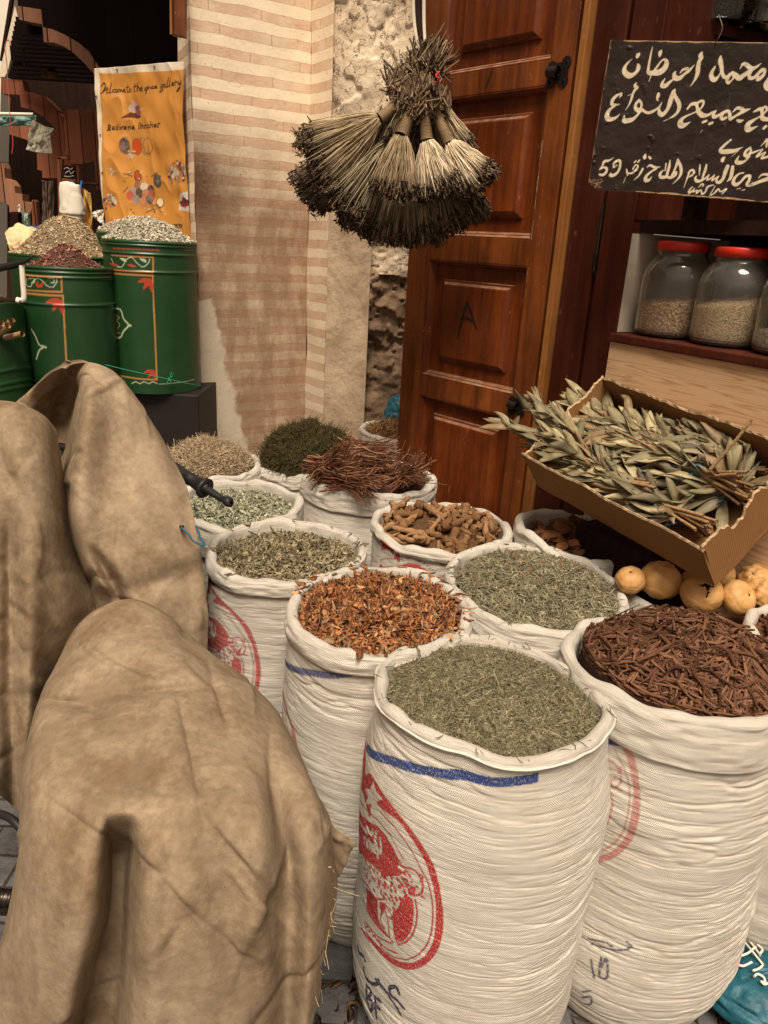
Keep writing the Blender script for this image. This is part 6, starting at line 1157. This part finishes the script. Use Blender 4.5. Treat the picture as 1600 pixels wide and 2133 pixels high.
PALS = [(.30, .08, .04), (.06, .045, .04), (.55, .47, .38), (.28, .20, .15), (.62, .52, .42), (.40, .16, .06)]
spice(1020, 1320, 130, 60, PALS); spice(250, 1660, 70, 36, PALS); spice(265, 1320, 50, 20, [(.55, .47, .4), (.20, .25, .12), (.5, .12, .06)], 5, 12); bp_([(1050, 1580), (1170, 1545), (1170, 1790), (1030, 1770)], (.60, .55, .48), None); spice(1110, 1680, 50, 26, [(.06, .03, .03), (.25, .02, .02)])
bd_(545, 1365, 42, 54, (.12, .05, .03)); bd_(545, 1360, 32, 42, (.42, .08, .02)); bd_(770, 1420, 50, 60, (.08, .07, .06)); spice(770, 1420, 36, 30, [(.2, .2, .18), (.05, .05, .05)], 4, 7); bd_(795, 1680, 46, 52, (.15, .10, .06)); bd_(795, 1676, 34, 40, (.62, .48, .28))
for i, (x, y) in enumerate([(550, 1480), (620, 1500), (690, 1530), (500, 1550), (570, 1570), (640, 1580), (470, 1600), (535, 1650), (610, 1680), (680, 1640), (700, 1580)]): bd_(x, y, 42, 44, [(.30, .13, .07), (.60, .48, .38), (.07, .055, .05), (.36, .29, .24), (.10, .07, .06), (.42, .18, .08), (.45, .10, .06), (.30, .24, .20), (.48, .22, .08), (.13, .12, .11), (.32, .10, .05)][i])
for P in ([(390, 1335), (480, 1365)], [(470, 1325), (410, 1360)], [(700, 1365), (780, 1315)], [(640, 1800), (730, 1750)], [(480, 1760), (520, 1810)], [(440, 1500), (395, 1560)]): bs_(P, (.20, .09, .03), .006, False)
for i in range(40): bd_(r4.uniform(390, 850), r4.choice([r4.uniform(1300, 1440), r4.uniform(1730, 1820)]), r4.uniform(4, 10), r4.uniform(4, 8), PALS[i % 6])
for P in ([(245, 1915), (250, 1900), (290, 1895), (300, 1915), (300, 2010), (290, 2020), (255, 2020), (248, 2000), (245, 1915)], [(262, 1950), (285, 1945), (285, 1975), (265, 1978), (262, 1950)]): bs_(P, (.40, .10, .08), .0042)
def digits(txt, x, y, w_, h):
    seg = {'0': [(0, 0), (1, 0), (1, 1), (0, 1), (0, 0)], '1': [(.2, .2), (.6, 0), (.6, 1)], '5': [(1, 0), (.1, 0), (0, .45), (.8, .42), (1, .7), (.7, 1), (0, .95)], '3': [(0, 0), (1, 0), (.5, .42), (1, .68), (.7, 1), (0, .95)], '4': [(.75, 1), (.75, 0), (0, .68), (1, .68)], '2': [(0, .2), (.5, 0), (1, .25), (0, 1), (1, 1)], '9': [(1, .45), (.2, .5), (0, .2), (.5, 0), (1, .2), (.95, .7), (.4, 1)]}
    for i, c_ in enumerate(txt): bs_([(x+i*w_*1.28+q*w_, y+r*h-.05*i*w_) for q, r in seg[c_]], BK, .0055, False)
digits('1534209', 818, 1950, 29, 48)
nu, nz = 190, 380; U_, Tt = np.meshgrid(np.linspace(0, 1, nu), np.linspace(0, 1, nz), indexing='ij'); top = zT[0]+(zT[1]-zT[0])*U_**1.6
Zb = zLo+(top-zLo)*Tt; Ub = U_*WB+.030*(1-Tt)*(1-U_); vn = VN(77)
D_b = .016*np.sin(U_*5+Tt*4)*(1-.3*Tt)+.010*vn.fbm(U_*3+Tt*3, Tt*4-U_*2, o=2)-.006*np.abs(vn.fbm(U_*5-Tt*4+30, Tt*5+U_*5, o=2))*2
ban = thing('spice_banner', 'orange vinyl banner printed with spices, black lettering and a phone number', 'banner', pBL+[0, 0, 0])
V = pBL*np.array([1, 1, 0])+Ub[..., None]*uB+Zb[..., None]*Z3+D_b[..., None]*nB
o = mesh('banner_sheet', V.reshape(-1, 3), gridF(nu, nz), MBAN, ban, pnt=cv.sample(Ub, Zb).reshape(-1, 4)); solid(o, .0012)
b = MB()
for iu, it in [(.27, .985), (.70, .985), (.02, .86), (.03, .66), (.035, .46), (.04, .27), (.05, .1)]: p = V[int(iu*(nu-1)), int(it*(nz-1))]; b.add(sweep(np.array([p-nB*.002, p+nB*.004]), [.0055, .0045], s=10))
b.build('eyelet', MSTEEL, ban)
# ---------------------------------------------------------------- covered arcade behind
def planked(name, label, pts, Y, t, mat, cat, seed=1, gap=None, smooth=False, parent=None):
    P = np.array([at_y(x, y, Y) for x, y in pts]); V, f = prism(P, np.array([0, 1., 0]), t)
    o = mesh(name, V, f, mat, parent, smooth)
    return o if parent is not None else tag(o, label, cat)
def s7(P, oy=0): return [(x*.1344, oy+y*.1344) for x, y in P]
def m_plk(name, c1, c2, sc_=7.5):
    k = M(name, .6, .3); v = k.obj(); x = k.sep(v)[0]; fr = k.math('FRACT', k.math('MULTIPLY', x, sc_)); ln = k.ramp(fr, [(0., 1.), (.04, 1.), (.07, 0.), (1., 0.)])
    idn = k.N('ShaderNodeTexWhiteNoise', {'W': k.math('FLOOR', k.math('MULTIPLY', x, sc_))}, noise_dimensions='1D').outputs[0]
    n = k.noise(k.mapv(v, (6, 6, .7)), 5, 5); c = k.mix(n, c1, c2); c = k.mix(1.0, c, k.ramp(idn, [(0., .72), (1., 1.2)]), 'MULTIPLY'); c = k.mix(ln, c, (.006, .0025, .002)); k.b.inputs['Specular IOR Level'].default_value = .08; return k.fin(c, k.bump(ln, .006, .5))
MPK1 = m_plk('arch_planks', (.24, .11, .063), (.40, .20, .12)); MPK2 = m_plk('arch_planks_red', (.22, .075, .040), (.36, .135, .075), 9.5); MPK3 = m_plk('shade_planks', (.005, .0018, .0013), (.011, .004, .0025), 6)  # shade_planks: the arcade's shade is put into a near-black plank colour
ar = thing('wooden_arch', 'nearest planked wooden arch curving down behind the orange banner', 'arch', at_y(100, 100, 5.0), 'planked arches of the arcade')
planked('arch_band', '', s7([(240, 85), (635, 145), (665, 420), (800, 450), (990, 530), (1200, 650), (1370, 790), (1520, 1020), (1680, 1500), (1700, 2300), (1600, 2300), (1580, 1500), (1460, 1150), (1300, 970), (1150, 830), (1000, 720), (850, 660), (680, 650), (655, 375), (300, 305)]), 5.0, .10, MPK1, 'arch', parent=ar)
planked('arch_wall', '', s7([(270, -60), (2950, -60), (2950, 1700), (1650, 1700), (1640, 1400), (1500, 1025), (1360, 795), (1190, 655), (980, 535), (800, 456), (660, 424), (630, 148), (275, 90)]), 5.02, .06, MPK3, 'arch', parent=ar)
a2 = thing('wooden_arch', 'second planked wooden arch seen through the nearest one', 'arch', at_y(60, 200, 6.4), 'planked arches of the arcade')
planked('arch_band', '', s7([(15, 1215), (345, 1240), (375, 1410), (540, 1445), (700, 1500), (850, 1650), (935, 1790), (980, 1960), (1000, 2210), (1000, 2400), (1090, 2400), (1120, 2700), (900, 2760), (655, 2755), (655, 2650), (580, 2630), (570, 2380), (740, 2350), (745, 2030), (870, 2000), (700, 1830), (500, 1700), (330, 1660), (305, 1470), (25, 1450)]), 6.4, .12, MPK2, 'arch', parent=a2)
planked('arch_wall', '', s7([(1000, 1700), (1750, 1700), (1750, 2950), (1500, 2950), (1460, 2500), (1260, 2540), (1100, 2540), (1090, 2400), (1000, 2400), (1010, 2210), (985, 1960)]), 6.3, .06, MPK2, 'arch', parent=a2)
a3 = thing('wooden_arch', 'farthest planked arch below the green tarpaulin', 'arch', at_y(40, 270, 7.6), 'planked arches of the arcade')
planked('arch_band', '', s7([(130, 1950), (600, 1900), (640, 2250), (400, 2160), (140, 2080)]), 7.6, .12, MPK2, 'arch', parent=a3)
lc = thing('carved_bracket', 'stepped dusty brown wooden bracket at the far left edge', 'bracket', at_y(10, 420, 5.6))
planked('bracket_board', '', s7([(-200, 2480), (20, 2500), (60, 2600), (75, 2760), (150, 2790), (220, 2880), (235, 2990), (345, 3005), (350, 3110), (500, 3170), (480, 3290), (150, 3290), (140, 3180), (60, 3130), (-200, 3100)]), 5.6, .10, MPK1, 'bracket', parent=lc)
b = MB()
for i in range(11): p = at_y(39-i*2.2, 48+i*9.5, 5.15+i*.14); b.add(box(p+np.array([.75, 0, -.02]), (1.5, .07, .09)))
tag(b.build('ceiling_beam_row', MPK3, smooth=False), 'row of dark ceiling beams under the nearest arch', 'ceiling beams')
rf = thing('arcade_roof', 'dark plank roof over the spice arcade', 'roof', (-1.5, 5, 3.6))
b = MB(); b.add(box((-.9, 6.45, 3.62), (2.5, 5.7, .06))); b.build('roof_boards', MPK3, rf, smooth=False)
b = MB(); b.add(box((.6, 6.0, 1.6), (2.6, .1, 4.2))); b.add(box((-2.0, 10.0, 1.6), (7.0, .1, 4.2))); tag(b.build('arcade_back_wall', MDARK, smooth=False), 'dark back wall of the arcade shops', 'wall')
fx = thing('shutter_corner', 'lower corner of a varnished wooden shutter high beside the pillar', 'shutter', at_y(375, 40, 3.3)); V, f = prism([at_y(*q, 3.36) for q in [(354, -60), (386, -60), (386, 78), (356, 72)]], np.array([0, 1., 0]), .03); o = mesh('shutter_board', V, f, MDOOR, fx, smooth=False); bevel(o, .003)
b = MB(); b.add(sweep(np.array([at_y(355.5, -60, 3.35), at_y(357, 72, 3.35)]), np.full(2, .006), s=6)); b.build('shutter_moulding', MEDGE, fx)
lw = thing('white_building', 'bright white plastered building wall at the far left edge', 'building', at_y(-40, 100, 8.5))
V, f = prism([at_y(*q, 8.5) for q in [(-260, -260), (60, -260), (24, 0), (4, 130), (2, 175), (-4, 420), (-4, 800), (-260, 800)]], np.array([0, 1., 0]), .2); mesh('white_wall', V, f, m_plain('white_plaster', (.82, .76, .64), .9, .1, .06, 3), lw, smooth=False)  # white plaster in its own even tone
b = MB(); b.add(sweep(np.array([at_y(31, -40, 8.0), at_y(4, 128, 8.0)]), np.full(2, .022), s=8)); b.build('drain_pipe', MDARK, lw)
V, f = prism([at_y(*q, 6.0) for q in [(31, 12), (39, 44), (37, 62), (16, 148), (10, 160), (-4, 160), (4, 130)]], np.array([0, 1., 0]), .03); tag(mesh('light_reed_screen', V, f, m_plain('reed_screen', (.72, .62, .46), .9, .1, .2, 40), smooth=False), 'pale slatted reed screen hanging at the end of the beams', 'screen')
b = MB()
for P in ([(14, 84), (10, 100), (14, 130), (17, 180), (20, 230), (22, 262)], [(26, 275), (27, 300), (25, 320)], [(14, 86), (18, 83), (22, 96)]): b.add(sweep(catmull([at_y(x, y, 5.3) for x, y in P], 16), np.full(16, .0028), s=5))
tag(b.build('pink_string', MPINK), 'thin pink string dangling at the far left', 'string')
b = MB(); b.add(sweep(catmull([at_y(46, 52, 5.6), at_y(48, 90, 5.6), at_y(51, 138, 5.6)], 8), np.full(8, .005), s=5)); tag(b.build('hanging_wire', MSTEEL), 'loose wire hanging under the dark ceiling beams', 'wire')
la = thing('ceiling_lamp', 'unlit square lamp hanging from the dark arcade ceiling', 'lamp', at_y(105, 155, 6.2)); b = MB(); b.add(box(at_y(105, 157, 6.2), (.10, .10, .035))); b.build('lamp_shade', MPLANK, la, smooth=False); b = MB(); b.add(box(at_y(106, 138, 6.2), (.03, .03, .10))); b.build('lamp_stem', MDARK, la, smooth=False)
# hanging cloths
def flatcloth(name, label, cat, pts, Y, mat, amp, seed, t=.004, kx=22, group=None, thick=None):
    rows = lattice(np.array(pts, float), 60, 50); V = np.array([[at_y(p[0], p[1], Y) for p in r] for r in rows]); vn = VN(seed); u, v = np.meshgrid(np.linspace(0, 1, 60), np.linspace(0, 1, 50), indexing='ij')
    d = amp*(np.sin(v*kx+2*vn(u*2, v*2))*.6+vn.fbm(v*6, u*3, o=3)); V[..., 1] += d
    o = mesh(name, V.reshape(-1, 3), gridF(60, 50), mat); solid(o, t); return tag(o, label, cat)
flatcloth('green_tarpaulin', 'green tarpaulin sheet with a white edge under the far arch', 'tarpaulin', [[(-10, 238), (30, 238), (76, 240)], [(-10, 255), (25, 256), (74, 252)], [(-10, 262), (22, 262), (72, 262)]], 6.0, MGREENT, .018, 1, kx=9)
b = MB(); b.add(sweep(np.array([at_y(-10, 237, 5.95), at_y(70, 238.5, 5.95)]), np.full(2, .012), s=6)); tag(b.build('white_pole', MCLOTHW), 'white pole along the top of the green tarpaulin', 'pole')
flatcloth('grey_cloth', 'grey-beige cloth hanging from the second arch', 'cloth', [[(70, 250), (90, 262), (114, 268)], [(60, 285), (84, 292), (106, 286)], [(54, 312), (80, 318), (109, 320)]], 5.9, m_plain('grey_beige_cloth', (.36, .33, .25), .9, .1, .15, 5), .022, 2, kx=5)
flatcloth('yellow_apron', 'yellow cotton apron hanging beside the banner', 'apron', [[(172, 392), (178, 396), (184, 402)], [(152, 440), (178, 440), (194, 442)], [(140, 480), (170, 482), (196, 470)], [(138, 500), (168, 496), (197, 494)]], 4.3, MYEL, .03, 3, kx=12)
V, f = lathe(catmull([(0, .12), (.06, .118), (.078, .095), (.088, .02), (.096, -.035), (.080, -.048), (.082, -.066), (.05, -.108), (.0, -.125)], 60), 48); vn = VN(5); V = V*(1+.09*vn.fbm(V[:, :1]*14+20, V[:, 2:]*12+20, o=3)-.05*np.exp(-(vn.fbm(V[:, :1]*18+60, V[:, 2:]*9+20, o=2)/.06)**2)); c_ = at_y(150, 430, 4.15); V = V*np.array([.68, .55, .95])+c_
tag(mesh('white_bag', V, f, MCLOTHW), 'white cloth bag hanging in front of the yellow apron', 'bag')
b = MB(); b.add(sweep(np.array([at_y(126, 380, 4.3), at_y(203, 384, 4.3)]), np.full(2, .007), s=6)); tag(b.build('hanging_rail', MDARK), 'thin dark rail carrying the white bag and apron', 'rail')
for i, x in enumerate((150, 170)): b = MB(); b.add(sweep(catmull([at_y(x, 378, 4.28), at_y(x-1, 386, 4.25), at_y(x-4, 396, 4.2)], 8), np.full(8, .006), s=6)); tag(b.build('blue_hook', MBLUE), ['blue hook holding the white bag', 'blue hook holding the yellow apron'][i], 'hook', 'blue hooks on the rail')
ch = thing('small_chalkboard', 'small framed blackboard with chalk scribbles in the back stall', 'blackboard', at_y(144, 358, 5.8)); V, f = prism([at_y(*q, 5.8) for q in [(129, 343), (157, 346), (158, 373), (130, 371)]], np.array([0, 1., 0]), .02); mesh('slate', V, f, MSIGN, ch, smooth=False, pnt=np.zeros((8, 4)))
b = MB()
for P in ([(134, 352), (140, 349), (146, 353), (152, 350)], [(136, 361), (144, 356), (148, 362), (154, 357)], [(134, 367), (144, 368), (154, 366)]): b.add(sweep(catmull([at_y(x, y, 5.79) for x, y in P], 12), np.full(12, .0035), s=5))
b.build('chalk_writing', MWHITE, ch)
sf = thing('stall_shelf_frame', 'brown wooden stall frame around the small blackboard', 'frame', at_y(130, 400, 5.9)); b = MB()
for q in ([(119, 328), (128, 329), (130, 478), (122, 478)], [(128, 371), (160, 373), (160, 379), (128, 378)], [(158, 345), (164, 345), (166, 440), (160, 440)], [(119, 326), (140, 326), (140, 332), (119, 331)]): V, f = prism([at_y(x, y, 5.9) for x, y in q], np.array([0, 1., 0]), .05); b.add((V, f[:1])); b.add((V, f[1:]))
b.build('frame_bars', MPK2, sf, smooth=False)
flatcloth('striped_blanket', 'dark striped blanket hanging behind the blue tub', 'blanket', [[(88, 375), (100, 378), (112, 376)], [(90, 420), (100, 424), (112, 422)], [(92, 468), (102, 470), (112, 468)]], 5.7, m_plain('brown_blanket', (.13, .09, .065), .95, .1, .4, 20), .03, 7)
for i, (q, m_) in enumerate([([(64, 415), (74, 416), (80, 480), (66, 480)], MPK2), ([(20, 440), (38, 441), (38, 480), (20, 480)], MDARK)]): V, f = prism([at_y(x, y, 5.0) for x, y in q], np.array([0, 1., 0]), .06); o = tag(mesh('carved_post', V, f, m_, smooth=False), ['leaning brown wooden post in the back stall', 'dark carved wooden post at the far left stall'][i], 'post', 'posts of the back stall'); bevel(o, .012)
flatcloth('white_curtain', 'narrow white cloth strip between the wooden posts', 'cloth', [[(40, 425), (42, 432)], [(42, 450), (47, 452)], [(40, 480), (48, 480)]], 5.1, MCLOTHW, .02, 9)
flatcloth('mint_cloth', 'pale mint cloth folded behind the beige seeds', 'cloth', [[(46, 442), (63, 444)], [(48, 460), (64, 462)], [(48, 482), (66, 482)]], 5.2, m_plain('mint_cotton', (.33, .42, .34), .9, .1, .2, 9), .03, 10)
# yellow-white sack, blue tub, net bag, papers
rows = [[(12, 485, 3.95), (40, 468, 3.9), (80, 482, 3.9), (112, 505, 3.92)], [(15, 500, 3.85), (45, 490, 3.78), (80, 500, 3.78), (110, 520, 3.8)], [(20, 520, 3.8), (50, 515, 3.74), (85, 520, 3.74), (108, 535, 3.78)], [(30, 545, 3.78), (55, 550, 3.72), (85, 550, 3.72), (104, 552, 3.76)]]
o = sheet('cotton_sack', rows, 70, 70, None, lambda px, py, Y: Y+.02*np.sin(px*.16+py*.03), .008, 31, mat=m_plain('cream_cotton', (.66, .52, .29), .9, .1, .15, 6)); tag(o, 'slumped cream cotton sack behind the beige seeds', 'sack')
tb = thing('blue_tub', 'round blue plastic tub in the shade of the back stall', 'tub', at_y(100, 475, 4.9)); c_ = at_y(99, 474, 4.9); V, f = lathe([(0, -.12), (.11, -.12), (.145, 0), (.155, .004), (.155, -.012), (.145, -.014)], 40, c_); mesh('tub_body', V, f, MBLUE, tb)
V, f = lathe([(0, -.03), (.13, -.035)], 30, c_); mesh('tub_contents', V, f, MDARK, tb)
needles_S = Sack(); needles_S.c = at_y(180, 520, 4.0)*np.array([1, 1, 0]); needles_S.Rin = .13; needles_S.R = .13; needles_S.zr = at_y(180, 520, 4.0)[2]; needles_S.ell = 0; needles_S.lean = (0, 0)
needles(needles_S, 'mound of grey-brown roots between the seed drum and the tall drum', 'brown_root_mound', 260, (.03, .06), (.005, .010), [(.20, .13, .08), (.27, .18, .11), (.13, .08, .05)], .03, .07, k=4, bend=.4, tilt=.4, seed=41, s=6, mat=MROOT)
flatcloth('paper_flag', 'crumpled white paper bag tucked beside the banner edge', 'paper bag', [[(190, 446), (200, 440), (214, 436)], [(192, 450), (204, 452), (216, 456)], [(206, 458), (212, 464), (218, 470)]], 3.95, MCLOTHW, .02, 12)
lv_ = thing('lane_wall', 'plain reddish plaster wall on the far left side of the lane', 'wall', (-4.6, 4, GZ))
V, f, _ = wallgrid((-4.6, 9.2), (-4.6, -1.5), GZ, 4.6, 90, 50, .02, 51); mesh('lane_wall_render', V, f, m_plaster('reddish_lane_plaster', (.30, .15, .10), (.42, .24, .16), .3), lv_)
# ---------------------------------------------------------------- plastic bags low among the sacks
def bag(label, c, R, seed, sq, mat=MTURQ, parts=None):
    a_ = np.linspace(0, math.pi, 50); b_ = np.linspace(0, 2*math.pi, 80, endpoint=False); A2, B2 = np.meshgrid(a_, b_, indexing='ij'); vn = VN(seed); U = B2/(2*math.pi); rr = 1+.10*vn.fbm(U*6, A2*3, 6, 3)-.10*np.exp(-(vn.fbm(U*8, A2*5+9, 8, 2)/.08)**2)
    V = np.stack([rr*np.sin(A2)*np.cos(B2)*sq[0], rr*np.sin(A2)*np.sin(B2)*sq[1], rr*np.cos(A2)*sq[2]], -1).reshape(-1, 3)*R+np.asarray(c); V[:, 2] = np.maximum(V[:, 2], GZ+.002); t_ = thing('plastic_bag', label, 'plastic bag', (c[0], c[1], GZ), 'turquoise plastic bags'); mesh('bag_film', V, gridF(50, 80, True), mat, t_); return t_, V
c_ = at_y(1625, 2030, 1.24); c_[2] = GZ+.055; t_, V = bag('turquoise printed plastic bag under the sack at the right edge', c_, .16, 3, (1, .75, .42))
b = MB(); cc_ = c_+np.array([0, 0, .0])
def onbag(x, y): d = ray(x, y); d = d/np.linalg.norm(d); k = (V-OC)/np.linalg.norm(V-OC, axis=1, keepdims=True) @ d; i = np.argsort(-k)[:40]; j = i[np.argmin(np.linalg.norm(V[i]-OC, axis=1))]; return OC+d*(np.linalg.norm(V[j]-OC)-.004)
for P in ([(1571, 2034), (1578, 2029), (1590, 2035), (1594, 2046), (1586, 2044)], [(1585, 2044), (1592, 2050), (1600, 2048)], [(1530, 1994), (1546, 1990), (1560, 1984), (1574, 1972)], [(1522, 2002), (1534, 2008), (1548, 2012), (1566, 2004)], [(1538, 1950), (1552, 1964), (1570, 1985), (1590, 2010)], [(1548, 1948), (1566, 1966), (1584, 1990)], [(1578, 1968), (1588, 1978), (1582, 1988)], [(1568, 2022), (1580, 2018), (1588, 2012)]): b.add(sweep(catmull([onbag(*q) for q in P], 20), np.full(20, .0028), s=5))
b.build('white_print', MCLOTHW, t_)
c_ = at_y(655, 2115, .98); c_[2] = GZ+.08; bag('pale blue plastic bag on the ground under the cover hem', c_, .09, 4, (1, 1, .8))
c_ = at_y(822, 856, 3.42); bag('turquoise plastic bag behind the edge of the wooden door', c_+[.03, .06, -.05], .12, 5, (.7, .6, 1))
rg = np.random.default_rng(31); n = 420; P = np.stack([rg.uniform(-.1, 1.3, n), rg.uniform(.80, 1.25, n), np.full(n, GZ+.006)], 1); N_ = np.tile(Z3, (n, 1)); Q = curves(rg, P, N_, rg.uniform(.02, .06, n), 4, .5, .15); V, f = sweep(Q, np.outer(rg.uniform(.003, .009, n), [.3, 1, 1, .3]), np.full((n, 4), .0007), nrm(N_+rg.normal(0, .4, (n, 3))), s=4)
tag(mesh('leaf_litter', V, f, MLEAF, col=np.repeat(tones(rg, n, [(.06, .026, .013), (.035, .016, .009), (.09, .045, .022)]), 16, 0)), 'dry brown leaf litter on the ground at the sack feet', 'litter', None, 'stuff')
